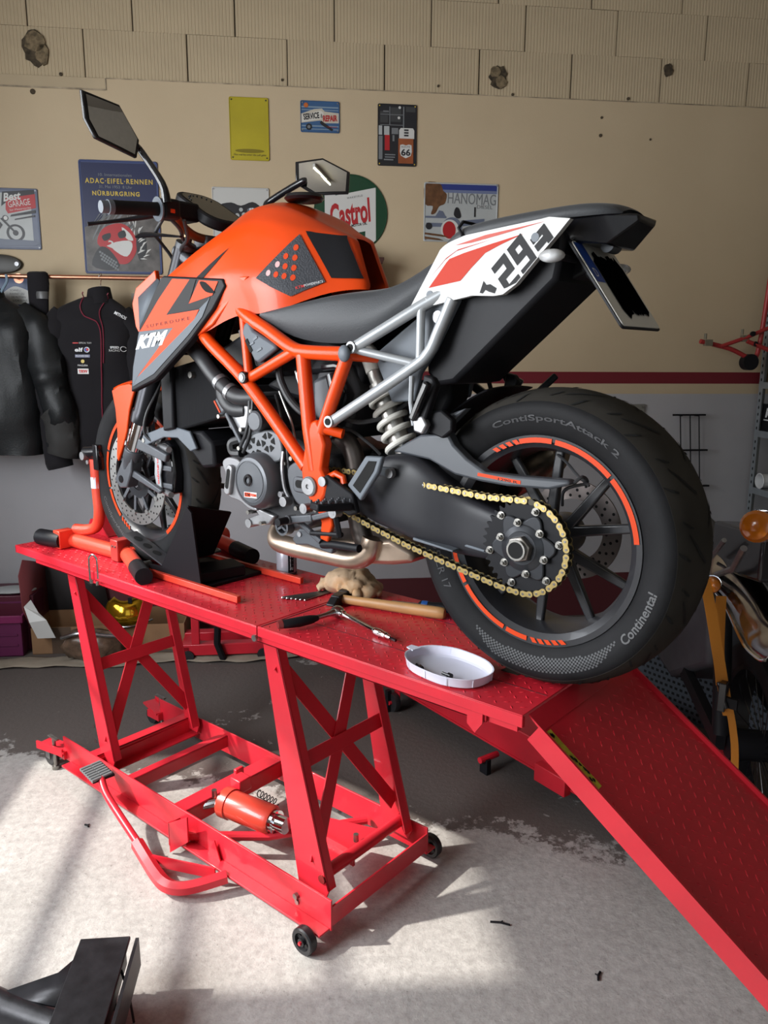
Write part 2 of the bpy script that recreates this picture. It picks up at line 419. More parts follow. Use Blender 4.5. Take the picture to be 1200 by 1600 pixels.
def floormat():
    m = bpy.data.materials.new('worn_concrete'); m.use_nodes = True
    nt = m.node_tree; N = nt.nodes; L = nt.links; b = N['Principled BSDF']
    tc = N.new('ShaderNodeTexCoord')
    def nz(sc, det=8, ro=0.6, src=None):
        n = N.new('ShaderNodeTexNoise'); n.inputs['Scale'].default_value = sc; n.inputs['Detail'].default_value = det; n.inputs['Roughness'].default_value = ro
        L.new(src or tc.outputs['Object'], n.inputs['Vector']); return n
    def rng_(src, a, c, lo=0.0, hi=1.0):
        r = N.new('ShaderNodeMapRange'); r.inputs['From Min'].default_value = a; r.inputs['From Max'].default_value = c; r.inputs['To Min'].default_value = lo; r.inputs['To Max'].default_value = hi
        L.new(src, r.inputs['Value']); return r.outputs[0]
    def mix(f, a, c):
        x = N.new('ShaderNodeMix'); x.data_type = 'RGBA'; L.new(f, x.inputs['Factor'])
        for k, s in (('A', a), ('B', c)):
            if isinstance(s, tuple): x.inputs[k].default_value = (*s, 1)
            else: L.new(s, x.inputs[k])
        return x.outputs['Result']
    base = mix(rng_(nz(1.6).outputs['Fac'], 0.35, 0.65), (0.37, 0.355, 0.335), (0.48, 0.46, 0.44))
    base = mix(rng_(nz(38, 8, 0.75).outputs['Fac'], 0.35, 0.75, 0, 0.65), base, (0.15, 0.14, 0.13))
    # old grey coat, flaked away in islands beyond the lift
    edge = nz(5.5, 12, 0.72); big = nz(0.9, 2)
    ad = N.new('ShaderNodeMath'); ad.operation = 'MULTIPLY_ADD'; ad.inputs[1].default_value = 0.55; L.new(big.outputs['Fac'], ad.inputs[0]); L.new(edge.outputs['Fac'], ad.inputs[2])
    coat = rng_(ad.outputs[0], 0.90, 0.915)
    base2 = mix(coat, (0.105, 0.088, 0.08), base)
    wh = N.new('ShaderNodeSeparateXYZ'); L.new(tc.outputs['Object'], wh.inputs[0])
    sl = N.new('ShaderNodeMath'); sl.operation = 'MULTIPLY_ADD'; sl.inputs[1].default_value = 0.42; L.new(wh.outputs['X'], sl.inputs[0]); L.new(wh.outputs['Y'], sl.inputs[2])   # -n + 0.42 s
    nn = N.new('ShaderNodeMath'); nn.operation = 'MULTIPLY_ADD'; nn.inputs[1].default_value = 0.9; L.new(edge.outputs['Fac'], nn.inputs[0]); L.new(sl.outputs[0], nn.inputs[2])
    where = rng_(nn.outputs[0], -1.62, -1.58)   # the grey coat survives towards the wall, ragged where it has flaked off
    inv = mix(where, base, base2)
    spots = rng_(nz(90, 2).outputs['Fac'], 0.68, 0.75, 0, 0.6)
    L.new(mix(spots, inv, (0.07, 0.06, 0.055)), b.inputs['Base Color'])
    b.inputs['Roughness'].default_value = 0.72
    bp = N.new('ShaderNodeBump'); bp.inputs['Strength'].default_value = 0.6; bp.inputs['Distance'].default_value = 0.005
    L.new(nz(45, 8, 0.7).outputs['Fac'], bp.inputs['Height']); L.new(bp.outputs[0], b.inputs['Normal'])
    return m
roomobj(MB().bx((S_LEFT - 0.2, 0.2, -0.1), (S_RIGHT + 0.2, -N_FRONT - 0.2, 0)), 'floor', floormat())
roomobj(MB().bx((S_LEFT - 0.2, 0.2, CEIL), (S_RIGHT + 0.2, -N_FRONT - 0.2, CEIL + 0.1)), 'ceiling', M_CEIL)
def holed(b, ax, pos, thick, u0, u1, holes):
    """a wall slab along u with rectangular openings (u0,u1,z0,z1), sorted"""
    def put(a, c, z0, z1):
        if ax == 's': b.bx((pos, -a, z0), (pos + thick, -c, z1))
        else: b.bx((a, pos, z0), (c, pos + thick, z1))
    u = u0
    for (a, c, z0, z1) in holes:
        put(u, a, 0, CEIL); put(a, c, 0, z0); put(a, c, z1, CEIL); u = c
    put(u, u1, 0, CEIL); return b
W1 = (1.36, 2.64, 1.1, 2.62); W2 = (3.0, 4.3, 1.1, 2.62); W3 = (-2.2, 0.4, 0.5, 2.6)
roomobj(holed(MB(), 's', S_LEFT - 0.2, 0.2, -0.2, N_FRONT + 0.2, [W1, W2]), 'wall_left', M_PLAIN)
roomobj(MB().bx((S_RIGHT, 0, 0), (S_RIGHT + 0.2, -N_FRONT, CEIL)), 'wall_right', M_PLAIN)
roomobj(holed(MB(), 'n', -N_FRONT - 0.2, 0.2, S_LEFT, S_RIGHT, [W3]), 'wall_front', M_PLAIN)
def glassmat():
    m = bpy.data.materials.new('window_glass'); m.use_nodes = True; nt = m.node_tree; nt.nodes.clear()
    o = nt.nodes.new('ShaderNodeOutputMaterial'); t = nt.nodes.new('ShaderNodeBsdfTransparent'); g = nt.nodes.new('ShaderNodeBsdfGlossy'); x = nt.nodes.new('ShaderNodeMixShader')
    g.inputs['Roughness'].default_value = 0.02; x.inputs[0].default_value = 0.07
    nt.links.new(t.outputs[0], x.inputs[1]); nt.links.new(g.outputs[0], x.inputs[2]); nt.links.new(x.outputs[0], o.inputs[0]); return m
M_GLASS = glassmat()
def window(name, ax, pos, W, cols, rws):
    b = MB(); a, c, z0, z1 = W; t = 0.03
    def bar(u0, u1, q0, q1):
        if ax == 's': b.bx((pos - t, -u0, q0), (pos + t, -u1, q1))
        else: b.bx((u0, pos - t, q0), (u1, pos + t, q1))
    bar(a, c, z0, z0 + 0.05); bar(a, c, z1 - 0.05, z1); bar(a, a + 0.05, z0, z1); bar(c - 0.05, c, z0, z1)
    for i in cols: bar(i - 0.007, i + 0.007, z0, z1)
    for i in rws: bar(a, c, i - 0.007, i + 0.007)
    f = roomobj(b, name, M_FRAME)
    g = MB(); us = [a + 0.05] + list(cols) + [c - 0.05]; zs = [z0 + 0.05] + list(rws) + [z1 - 0.05]
    for i in range(len(us) - 1):
        for j in range(len(zs) - 1):
            g = MB()
            if ax == 's': g.bx((pos - 0.003, -us[i], zs[j]), (pos + 0.003, -us[i + 1], zs[j + 1]))
            else: g.bx((us[i], pos - 0.003, zs[j]), (us[i + 1], pos + 0.003, zs[j + 1]))
            g.obj('pane', M_GLASS, f)
window('window_1', 's', S_LEFT - 0.1, W1, [], [1.45, 1.8, 2.15])
window('added_window', 's', S_LEFT - 0.1, W2, [], [1.45, 1.8, 2.15])  # unseen window, added for more light from the left
window('window_3', 'n', -N_FRONT - 0.1, W3, [-1.35, -0.45], [1.2, 1.9])
# strip lamp under the ceiling (it shows in the right mirror)
t = thing('ceiling_light', 'fluorescent tube lamp fixed under the ceiling, seen in the right mirror', 'ceiling light', (0, 0, 0))
LAMP_A, LAMP_B = V((0.66, -1.05, 3.5)), V((1.54, -1.35, 3.5))
MB().bar(LAMP_A + V((0, 0, 0.07)), LAMP_B + V((0, 0, 0.07)), 0.05, 0.09).obj('lamp_housing', M_FRAME, t)
MB().cyl(LAMP_A, LAMP_B, 0.016, 12).obj('tube', mat('lit_tube', (1, 1, 0.9), 0.5, emit=(1.0, 0.98, 0.72), estr=9.0), t)
# ================================================================== MOTORCYCLE LIFT (x along it, y away from the camera)
H = 0.847
lift = thing('motorcycle_lift', 'tall red motorcycle lift table carrying the orange motorcycle', 'lift table', (-0.9, 0.229, 0))
LO = V((0.9, -0.229, 0))
def L(b): b.v = [tuple(V(v) + LO) for v in b.v]; return b
W_ = 0.458; XF, XJ, XR = -1.893, -0.54, 0.257
# deck in two plates with folded aprons
def deck(x0, x1):
    b = MB()
    b.bx((x0, 0, H - 0.003), (x1, W_, H))
    b.bx((x0, 0, H - 0.028), (x1, 0.0035, H - 0.003)); b.bx((x0, W_ - 0.0035, H - 0.028), (x1, W_, H - 0.003))
    return L(b)
deck(XF, XJ).obj('deck_plate', M_RED, lift, bevel=0.0012)
deck(XJ + 0.004, XR).obj('deck_plate', M_RED, lift, bevel=0.0012)
L(MB().bx((XF, 0, H - 0.028), (XF + 0.0035, W_, H - 0.003))).obj('front_apron', M_RED, lift)
# drop-out panel seam and the seam at the joint: thin strips on the deck, seam shadow in their colour
M_SEAM = mat('seam_shadow', (0.10, 0.006, 0.01), 0.7)
L(MB().bx((XJ + 0.012, 0.004, H), (XJ + 0.016, W_, H + 0.0008)).bx((-0.47, 0.112, H), (0.25, 0.1145, H + 0.0008)).bx((-0.47, 0.344, H), (0.25, 0.3465, H + 0.0008)).bx((-0.47, 0.112, H), (-0.4675, 0.346, H + 0.0008))).obj('panel_seam', M_SEAM, lift)
L(MB().prism([(0.105, 0.166), (0.148, 0.166), (0.152, 0.176), (0.152, 0.215), (0.117, 0.222), (0.108, 0.215)], H, H + 0.0012, 'z')).obj('deck_slot', mat('dark_slot', (0.03, 0.02, 0.012), 0.8), lift)
# raised tread lozenges
def treads(x0, x1, y0, y1, T):
    b = MB(); st = 0.031; i = 0
    x = x0 + 0.02
    while x < x1 - 0.012:
        j = 0; y = y0 + 0.018 + (0.0155 if i % 2 else 0)
        while y < y1 - 0.012:
            a = 0.8 if (i + j) % 2 else -0.8; l, w, h = 0.0085, 0.0028, 0.0013
            ca, sa = cos(a), sin(a)
            p = [(l, 0, 0), (0, w, 0), (-l, 0, 0), (0, -w, 0), (l * 0.45, 0, h), (-l * 0.45, 0, h)]
            b.add([T(x + q[0] * ca - q[1] * sa, y + q[0] * sa + q[1] * ca, q[2]) for q in p], [(0, 1, 4), (1, 2, 5, 4), (2, 3, 5), (3, 0, 4, 5)])
            y += st; j += 1
        x += st * 0.62; i += 1
    return b
tag(L(treads(XF, XJ, 0, W_, lambda x, y, z: V((x, y, H + z)))).obj('tread_pattern', M_RED, lift, flatshade=True), kind='stuff')
tag(L(treads(XJ + 0.01, XR, 0, W_, lambda x, y, z: V((x, y, H + z)))).obj('tread_pattern', M_RED, lift, flatshade=True), kind='stuff')
# under-frame rails
for y in (0.012, W_ - 0.016):
    L(MB().bx((-1.765, y, H - 0.05), (0.165, y + 0.004, H - 0.028)).bx((-1.765, y, H - 0.05), (0.165, y + (0.03 if y < 0.2 else -0.03), H - 0.046))).obj('deck_rail', M_RED, lift, bevel=0.001)
for x in (-1.6, -1.05, -0.55, -0.1):
    L(MB().bx((x, 0.015, H - 0.035), (x + 0.04, W_ - 0.015, H - 0.006))).obj('deck_crossbar', M_RED, lift)
L(MB().prism([(0.122, H - 0.028), (0.122, H - 0.062), (0.142, H - 0.078), (0.16, H - 0.052), (0.16, H - 0.028)], 0.006, 0.010, 'y')).obj('deck_bracket', M_RED, lift)
L(MB().bx((0.16, 0.02, H - 0.05), (0.235, 0.05, H - 0.028))).obj('deck_bracket', M_RED, lift)
L(MB().lathe([(0.0, 0.0), (0.009, 0.0), (0.009, 0.008), (0.0, 0.008)], (-0.545, -0.006, H - 0.034), 'y', 12)).obj('deck_bolt', M_BOLT, lift)
# base frame
ZB0, ZB1 = 0.05, 0.14
X0, X1 = -1.68, -0.292
L(MB().bx((X0, 0.016, ZB0), (X1, 0.022, ZB1)).bx((X0 + 0.05, -0.022, ZB0), (X1 - 0.006, 0.016, ZB0 + 0.006))).obj('base_rail', M_RED, lift, bevel=0.001)
L(MB().bx((X0, 0.438, ZB0), (X1, 0.444, ZB1)).bx((X0 + 0.05, 0.444, ZB0), (X1, 0.482, ZB0 + 0.006))).obj('base_rail', M_RED, lift, bevel=0.001)
L(MB().bx((X1 - 0.006, 0.022, ZB0 + 0.012), (X1, 0.438, ZB1 - 0.02))).obj('end_bar', M_RED, lift, bevel=0.001)
def angle_bar(x0, x1, z1, drop=0.045):
    return L(MB().bx((x0, 0.022, z1 - 0.005), (x1, 0.438, z1)).bx((x1 - 0.005, 0.022, z1 - drop), (x1, 0.438, z1)))
angle_bar(-1.50, -1.455, 0.138).obj('cross_bar', M_RED, lift, bevel=0.001)
L(MB().bx((-1.455, 0.03, 0.075), (-1.41, 0.43, 0.08)).bx((-1.455, 0.03, 0.075), (-1.45, 0.43, 0.125))).obj('cross_bar', M_RED, lift, bevel=0.001)
angle_bar(-1.275, -1.238, 0.125).obj('cross_bar', M_RED, lift, bevel=0.001)
angle_bar(-1.005, -0.94, 0.128, 0.06).obj('cross_bar', M_RED, lift, bevel=0.001)
# folded bracket in front of the base where the pump sits
L(MB().prism([(-0.954, 0.005), (-0.954, 0.108), (-0.856, 0.168), (-0.856, 0.085)], -0.026, -0.021, 'y').bx((-0.958, -0.026, 0.03), (-0.952, 0.02, 0.108))).obj('pump_bracket', M_RED, lift)
# gusset triangles on the rail
L(MB().prism([(-0.80, ZB0 + 0.006), (-0.74, ZB0 + 0.006), (-0.765, 0.115)], 0.004, 0.008, 'y')).obj('gusset', M_RED, lift)
# legs, braces
ZT = H - 0.05
def leg(xt, xb, y, wt, wb, zb):
    b = MB(); sgn = 1 if y < 0.2 else -1
    b.prism([(xt - wt / 2, ZT), (xt + wt / 2, ZT), (xb + wb / 2, zb + 0.01), (xb + wb / 2 - 0.015, zb - 0.025), (xb - wb / 2, zb - 0.02)], y, y + 0.005, 'y')
    b.prism([(xt + wt / 2 - 0.005, ZT), (xt + wt / 2, ZT), (xb + wb / 2, zb + 0.01), (xb + wb / 2 - 0.005, zb + 0.01)], y, y + sgn * 0.03, 'y')
    return L(b)
def bracing(xt, xb, zb, off):
    ya, yb = 0.062, 0.412; nx = V((xt - xb, 0, ZT - zb)).normalized()
    P = lambda y, k: V((xb + off + (xt - xb) * k, y, zb + (ZT - zb) * k))
    u = V((nx.z, 0, -nx.x))
    for k, (a, c) in enumerate((((ya, 0.90), (yb, 0.12)), ((yb, 0.97), (ya, 0.10)), ((ya, 0.50), (yb, 0.50)))):
        A, B = P(*a) + u * (0.006 * (k - 1)), P(*c) + u * (0.006 * (k - 1))
        L(MB().bar(A, B, 0.005, 0.044, up=(B - A).cross(u))).obj('brace', M_RED, lift, bevel=0.0008)
for xt, xb, zb, wb in ((-1.598, -1.428, 0.115, 0.082), (-0.552, -0.392, 0.115, 0.115)):
    for y in (0.052, 0.417): leg(xt, xb, y, 0.054, wb, zb).obj('leg', M_RED, lift, bevel=0.0008)
    bracing(xt, xb, zb, 0.015)
hl = MB()
for x, z, y in ((-1.516, 0.222, 0.05), (-1.507, 0.166, 0.05), (-1.47, 0.28, 0.4155), (-1.455, 0.21, 0.4155)):
    hl.cyl((x + 0.04 * 0, y + 0.0005, z), (x, y + 0.0015, z), 0.0085, 12)
L(hl).obj('leg_hole', mat('dark_hole', (0.02, 0.008, 0.008), 0.8), lift)
L(MB().cyl((-0.358, 0.047, 0.155), (-0.358, 0.0525, 0.155), 0.012, 14)).obj('pivot_bolt', mat('dark_red_bolt', (0.25, 0.03, 0.03), 0.4, metal=0.5), lift)
L(MB().cyl((-0.375, 0.058, 0.148), (-0.375, 0.415, 0.148), 0.018, 16)).obj('pivot_tube', M_RED, lift)
L(MB().prism([(-0.58, 0.16), (-0.38, 0.08), (-0.38, 0.36), (-0.58, 0.29)], 0.125, 0.132, 'z').bx((-0.6, 0.2, 0.1), (-0.38, 0.208, 0.15))).obj('pivot_gusset', M_RED, lift)
L(MB().cyl((-0.40, 0.235, 0.155), (-0.40, 0.235, 0.178), 0.008, 8)).obj('grease_nipple', M_BOLT, lift)
L(MB().tube([(-0.90, 0.0, 0.075), (-0.70, 0.16, 0.078), (-0.52, 0.42, 0.08)], 0.014, 10)).obj('pump_rod', M_RED, lift)
# hydraulic ram
M_RAM = mat('ram_red_enamel', (0.55, 0.05, 0.03), 0.3, coat=0.4, var=0.08)
ra, rb_ = V((-0.90, 0.155, 0.118)), V((-0.70, 0.185, 0.118)); d = (rb_ - ra).normalized()
ram = L(MB().tube([ra - d * 0.005, ra, ra + d * 0.03, ra + d * 0.031, rb_ - d * 0.01, rb_], [0.046, 0.05, 0.05, 0.046, 0.046, 0.04], 24)).obj('hydraulic_ram', M_RAM, lift)
L(MB().tube([rb_, rb_ + d * 0.012, rb_ + d * 0.013, rb_ + d * 0.05], [0.036, 0.036, 0.026, 0.026], 20)).obj('ram_rod', M_CHROME, ram)
L(MB().tube([ra + V((-0.02, -0.02, 0)), ra + V((-0.05, -0.05, -0.01)), ra + V((-0.08, -0.08, -0.02))], [0.012, 0.014, 0.01], 10).cyl(ra + V((-0.01, -0.035, 0.03)), ra + V((-0.01, -0.035, 0.055)), 0.009, 8)).obj('hose_fitting', M_STEEL, ram)
L(MB().bx((-0.93, 0.20, 0.13), (-0.88, 0.25, 0.175)).bx((-0.955, 0.235, 0.12), (-0.94, 0.27, 0.18))).obj('ram_bracket', M_RED, ram, bevel=0.004)
L(MB().tube([(-0.83 + 0.012 * cos(i * 0.8) * 0 + i * 0.0022, 0.235 + 0.011 * cos(i * 0.9), 0.14 + 0.011 * sin(i * 0.9)) for i in range(42)], 0.0018, 5)).obj('return_spring', M_BLACK, ram)
# foot pedal lever
pl = L(MB().tube(smooth([(-1.285, -0.058, 0.152), (-1.23, -0.075, 0.125), (-1.14, -0.085, 0.09), (-1.0, -0.105, 0.055)], 4), 0.0125, 12)).obj('pedal_lever', M_RED, lift)
L(MB().tube(smooth([(-1.01, -0.105, 0.055), (-0.93, -0.122, 0.042), (-0.86, -0.138, 0.036), (-0.80, -0.146, 0.035), (-0.755, -0.13, 0.036), (-0.72, -0.09, 0.04), (-0.68, -0.02, 0.048)], 4), 0.021, 6)).obj('lever_arm', M_RED, pl)
L(MB().bar((-0.92, -0.11, 0.04), (-0.72, -0.03, 0.045), 0.006, 0.035)).obj('lever_stay', M_RED, pl)
pad = L(MB().bar((-1.372, -0.045, 0.158), (-1.272, -0.055, 0.152), 0.075, 0.008)).obj('pedal_plate', M_BLACK, pl)
M_PEDAL = mat('grey_pedal_rubber', (0.16, 0.17, 0.175), 0.6)
for i in range(7):
    for j in (0, 1):
        x = -1.366 + i * 0.0145; y0 = -0.05 - 0.0015 * i + (0.002 if j else -0.036)
        L(MB().tube([(x, y0, 0.163 - i * 0.0009), (x, y0 + 0.034, 0.163 - i * 0.0009)], 0.006, 8)).obj('pedal_rib', M_PEDAL, pad)
# castors
M_CASTOR = mat('black_castor', (0.02, 0.02, 0.022), 0.4)
def castor(x, y, sx):
    r = 0.037; c = (x, y, r)
    w = L(MB().lathe([(r - 0.012, -0.012), (r - 0.003, -0.013), (r, -0.009), (r, 0.009), (r - 0.003, 0.013), (r - 0.012, 0.012)], c, 'y', 28)).obj('castor_wheel', M_CASTOR, lift)
    hb = MB().cyl((x, y - 0.015, r), (x, y + 0.015, r), 0.011, 14)
    for k in range(5):
        a = 2 * pi * k / 5 + 0.3; hb.bar((x, y, r), (x + cos(a) * (r - 0.008), y, r + sin(a) * (r - 0.008)), 0.012, 0.009, up=(0, 1, 0))
    L(hb).obj('castor_hub', M_CASTOR, w)
    L(MB().cyl((x, y - 0.021, r), (x, y + 0.02, r), 0.005, 8)).obj('axle_bolt', M_RED if sx else M_BOLT, w)
castor(-0.335, -0.040, 1); castor(-0.322, 0.500, 1)
for y in (0.03, 0.44):   # front adjuster arms with castors
    sg = -1 if y < 0.2 else 1
    arm = L(MB().bar((-1.66, y, 0.085), (-1.80, y + sg * 0.03, 0.085), 0.062, 0.008).bar((-1.66, y + sg * 0.03, 0.085), (-1.80, y + sg * 0.058, 0.085), 0.006, 0.03).box((-1.70, y, 0.07), (0.08, 0.05, 0.03))).obj('castor_arm', M_RED, lift)
    L(MB().cyl((-1.72, y + sg * 0.03, 0.006), (-1.72, y + sg * 0.03, 0.125), 0.007, 10).box((-1.72, y + sg * 0.03, 0.128), (0.062, 0.012, 0.006)).cyl((-1.72, y + sg * 0.03, 0.0), (-1.72, y + sg * 0.03, 0.014), 0.014, 12)).obj('levelling_screw', M_BOLT, arm)
    L(MB().lathe([(0.006, -0.012), (0.034, -0.012), (0.036, 0), (0.034, 0.012), (0.006, 0.012)], (-1.765, y + sg * 0.02, 0.036), 'y', 20)).obj('castor_wheel', M_CASTOR, arm)
    L(MB().bx((-1.78, y + sg * 0.02 - 0.017, 0.03), (-1.75, y + sg * 0.02 - 0.013, 0.083)).bx((-1.78, y + sg * 0.02 + 0.013, 0.03), (-1.75, y + sg * 0.02 + 0.017, 0.083))).obj('castor_fork', M_STEEL, arm)
L(MB().cyl((-0.42, 0.006, 0.095), (-0.42, 0.018, 0.095), 0.009, 6).cyl((-0.42, 0.012, 0.075), (-0.42, 0.016, 0.075), 0.008, 6)).obj('adjuster_bolt', M_BOLT, lift)
for x in (-1.352, -1.318): L(MB().cyl((x, -0.004, H - 0.042), (x, -0.004, H - 0.03), 0.005, 8)).obj('hook_nut', M_BOLT, lift)
L(MB().tube(smooth([(-1.352, -0.009, H - 0.04), (-1.352, -0.009, H + 0.035), (-1.349, -0.007, H + 0.05), (-1.336, -0.004, H + 0.058), (-1.322, -0.001, H + 0.05), (-1.318, 0, H + 0.035), (-1.318, 0, H - 0.02)], 4), 0.0035, 8)).obj('lashing_hook', M_STEEL, lift)
# ramp
RA, RB = V((0.285, 0, 0.823)), V((1.45, 0, 0.0)); rd = (RB - RA).normalized(); rn = V((-rd.z, 0, rd.x))
Rp = lambda t, y, h=0.0: RA + rd * t + V((0, y, 0)) + rn * h
RL = (RB - RA).length
rb2 = MB().add([Rp(0, 0.012), Rp(RL, 0.012), Rp(RL, W_ - 0.012), Rp(0, W_ - 0.012), Rp(0, 0.012, -0.004), Rp(RL, 0.012, -0.004), Rp(RL, W_ - 0.012, -0.004), Rp(0, W_ - 0.012, -0.004)], [(0, 1, 2, 3), (7, 6, 5, 4), (0, 4, 5, 1), (1, 5, 6, 2), (2, 6, 7, 3), (3, 7, 4, 0)])
ramp = L(rb2).obj('ramp', M_RED, lift)
for y in (0.008, W_ - 0.014):
    L(MB().bar(Rp(-0.0, y + 0.003, -0.012), Rp(RL - 0.01, y + 0.003, -0.012), 0.006, 0.045, up=rn)).obj('ramp_edge', M_RED, ramp)
L(MB().add([V((XR + 0.003, 0.02, H - 0.004)), V((XR + 0.003, W_ - 0.02, H - 0.004)), Rp(0.01, W_ - 0.02, 0.001), Rp(0.01, 0.02, 0.001), V((XR + 0.003, 0.02, H - 0.008)), V((XR + 0.003, W_ - 0.02, H - 0.008)), Rp(0.01, W_ - 0.02, -0.004), Rp(0.01, 0.02, -0.004)], [(0, 3, 2, 1), (4, 5, 6, 7), (0, 1, 5, 4), (1, 2, 6, 5), (2, 3, 7, 6), (3, 0, 4, 7)])).obj('ramp_hinge_plate', M_RED, ramp)
tag(L(treads(0.02, RL, 0.012, W_ - 0.012, lambda x, y, z: Rp(x, y, z))).obj('tread_pattern', M_RED, ramp, flatshade=True), kind='stuff')
# worn yellow warning strip on the ramp
def rfn(x, y): return Rp(0.085 + x, 0.032 + y, 0.0022) + LO
rs = flat('warning_label', [(-0.07, -0.008), (0.07, -0.008), (0.07, 0.008), (-0.07, 0.008)], rfn, mat('worn_yellow_label', (0.45, 0.36, 0.03), 0.5, var=0.35, vscale=60), ramp)
r_ = random.Random(5)
flats('label_wear', [[(cx + r_.uniform(0.003, 0.009) * cos(a), cy + r_.uniform(0.002, 0.004) * sin(a)) for a in [i * pi / 4 for i in range(8)]] for cx, cy in [(r_.uniform(-0.06, 0.06), r_.uniform(-0.005, 0.005)) for _ in range(9)]], lambda x, y: rfn(x, y) + rn * 0.0005, M_BPRINT, ramp)['kind'] = 'stuff'

# ------------------------------------------------------------------ the second, lowered lift behind
l2a, l2b = V((-1.05, 1.23, 0)), V((0.20, 0.90, 0)); ang2 = atan2(l2b.y - l2a.y, l2b.x - l2a.x); len2 = (l2b - l2a).length
lift2 = thing('motorcycle_lift', 'second red lift table lowered to the floor behind the tall one', 'lift table', l2a, ang2)
MB().bx((-0.6, 0, 0.10), (len2, 0.5, 0.215)).obj('deck', M_RED, lift2, bevel=0.004)
MB().bx((-0.6, -0.004, 0.098), (len2, 0.0, 0.106)).obj('deck_edge', M_RED, lift2)
MB().bx((-0.55, 0.02, 0.085), (len2 - 0.05, 0.48, 0.099)).obj('under_rail', M_BLACK, lift2)
MB().bx((0.86, -0.035, 0.085), (1.0, 0.0, 0.15)).bx((1.0, -0.02, 0.125), (1.02, 0.0, 0.15)).obj('side_box', M_RED, lift2, bevel=0.003)
for x in (0.0, len2 + 0.03):
    w = MB().lathe([(0.008, -0.013), (0.04, -0.013), (0.043, 0), (0.04, 0.013), (0.008, 0.013)], (x, -0.02, 0.043), 'y', 24).obj('castor_wheel', M_CASTOR, lift2)
    MB().cyl((x, -0.045, 0.043), (x, 0.01, 0.043), 0.009, 10).obj('axle_bolt', M_RED, w)
    MB().bx((x - 0.02, 0.0, 0.03), (x + 0.02, 0.004, 0.1)).obj('castor_fork', M_RED, w)
MB().cyl((0.62, -0.07, 0.06), (0.62, 0.02, 0.06), 0.012, 10).obj('jack_stub', M_RED, lift2)
MB().bx((0.60, -0.05, 0.0), (0.64, -0.03, 0.06)).obj('foot', M_BLACK, lift2)
MB().bx((-0.02, -0.05, 0.0), (0.0, -0.03, 0.1)).obj('foot', M_BLACK, lift2)
# ================================================================== MOTORCYCLE (x towards the tail, -y its left side; origin on the deck)
bike = thing('motorcycle', 'orange and black naked motorcycle standing on the red lift table', 'motorcycle', (0, 0.218, H))
M_SEAT = mat('seat_vinyl', (0.03, 0.032, 0.036), 0.55, bump=0.25, bscale=350, sheen=0.1)
M_GOLD = mat('gold_chain', (0.40, 0.30, 0.12), 0.35, metal=0.75, var=0.15, vscale=60)
M_CHAINDK = mat('chain_inner', (0.05, 0.045, 0.035), 0.45, metal=0.8)
M_RIM = mat('black_wheel', (0.02, 0.02, 0.023), 0.35, coat=0.2, var=0.15, vscale=20)
M_DISC = mat('brake_disc_steel', (0.50, 0.50, 0.49), 0.33, metal=0.9, var=0.1, vscale=15)
M_RAWEX = mat('heat_tinted_steel', (0.52, 0.40, 0.31), 0.36, metal=0.9, var=0.3, vscale=9, bump=0.05)
M_HEADER = mat('brown_header_steel', (0.13, 0.11, 0.10), 0.4, metal=0.8, var=0.2)
M_SPRING = mat('white_spring', (0.62, 0.60, 0.55), 0.4, coat=0.3)
M_RAD = mat('radiator_core', (0.008, 0.008, 0.009), 0.8, spec=0.12, bump=0.6, bscale=500, stretch=(1, 1, 0.05))
M_HOSE = mat('rubber_hose', (0.022, 0.022, 0.024), 0.45)
M_MASK = mat('grey_mask_plastic', (0.085, 0.098, 0.115), 0.5, spec=0.3)
M_MIRROR = mat('mirror_glass', (0.75, 0.77, 0.78), 0.02, metal=1.0)
M_LENS = mat('clear_lens', (0.75, 0.75, 0.75), 0.12, spec=0.8, trans=0.6)
M_PLATE = mat('plate_white', (0.62, 0.61, 0.57), 0.4)
M_BLUE = mat('plate_blue', (0.02, 0.06, 0.30), 0.4)
RX, RH, FX, FH = 0.198, 0.3185, -1.294, 0.3005

# ---- wheels
def tyre_prof(R, rb, hw):
    d = R - rb
    half = [(rb, hw * 0.80), (rb + d * 0.16, hw * 0.89), (rb + d * 0.42, hw * 0.985), (rb + d * 0.60, hw), (rb + d * 0.74, hw * 0.93), (rb + d * 0.86, hw * 0.76), (rb + d * 0.94, hw * 0.52), (rb + d * 0.985, hw * 0.25), (R, 0)]
    return half
def tyre_t(R, rb, hw, r):
    h = tyre_prof(R, rb, hw)
    for (r0, t0), (r1, t1) in zip(h, h[1:]):
        if r0 <= r <= r1: return t0 + (t1 - t0) * (r - r0) / (r1 - r0)
    return hw
def tyre(name, cx, ch, R, rb, hw):
    h = tyre_prof(R, rb, hw); full = [(r, -t) for r, t in h] + [(r, t) for r, t in h[-2::-1]] + [(rb - 0.01, hw * 0.6), (rb - 0.01, -hw * 0.6)]
    o = MB().lathe(full, (cx, 0, ch), 'y', 96).obj(name, M_RUBBER, bike, sharp=50)
    tr_ = h[4:]; ring_ = [(r + 0.0005, -t) for r, t in tr_] + [(r + 0.0005, t) for r, t in tr_[-2::-1]] + [(r - 0.002, t * 0.97) for r, t in tr_] + [(r - 0.002, -t * 0.97) for r, t in tr_[-2::-1]]
    MB().lathe(ring_, (cx, 0, ch), 'y', 96).obj('tread_band', mat('dusty_tread_rubber', (0.034, 0.031, 0.027), 0.8, spec=0.15, var=0.3, vscale=6), o, sharp=60)
    return o
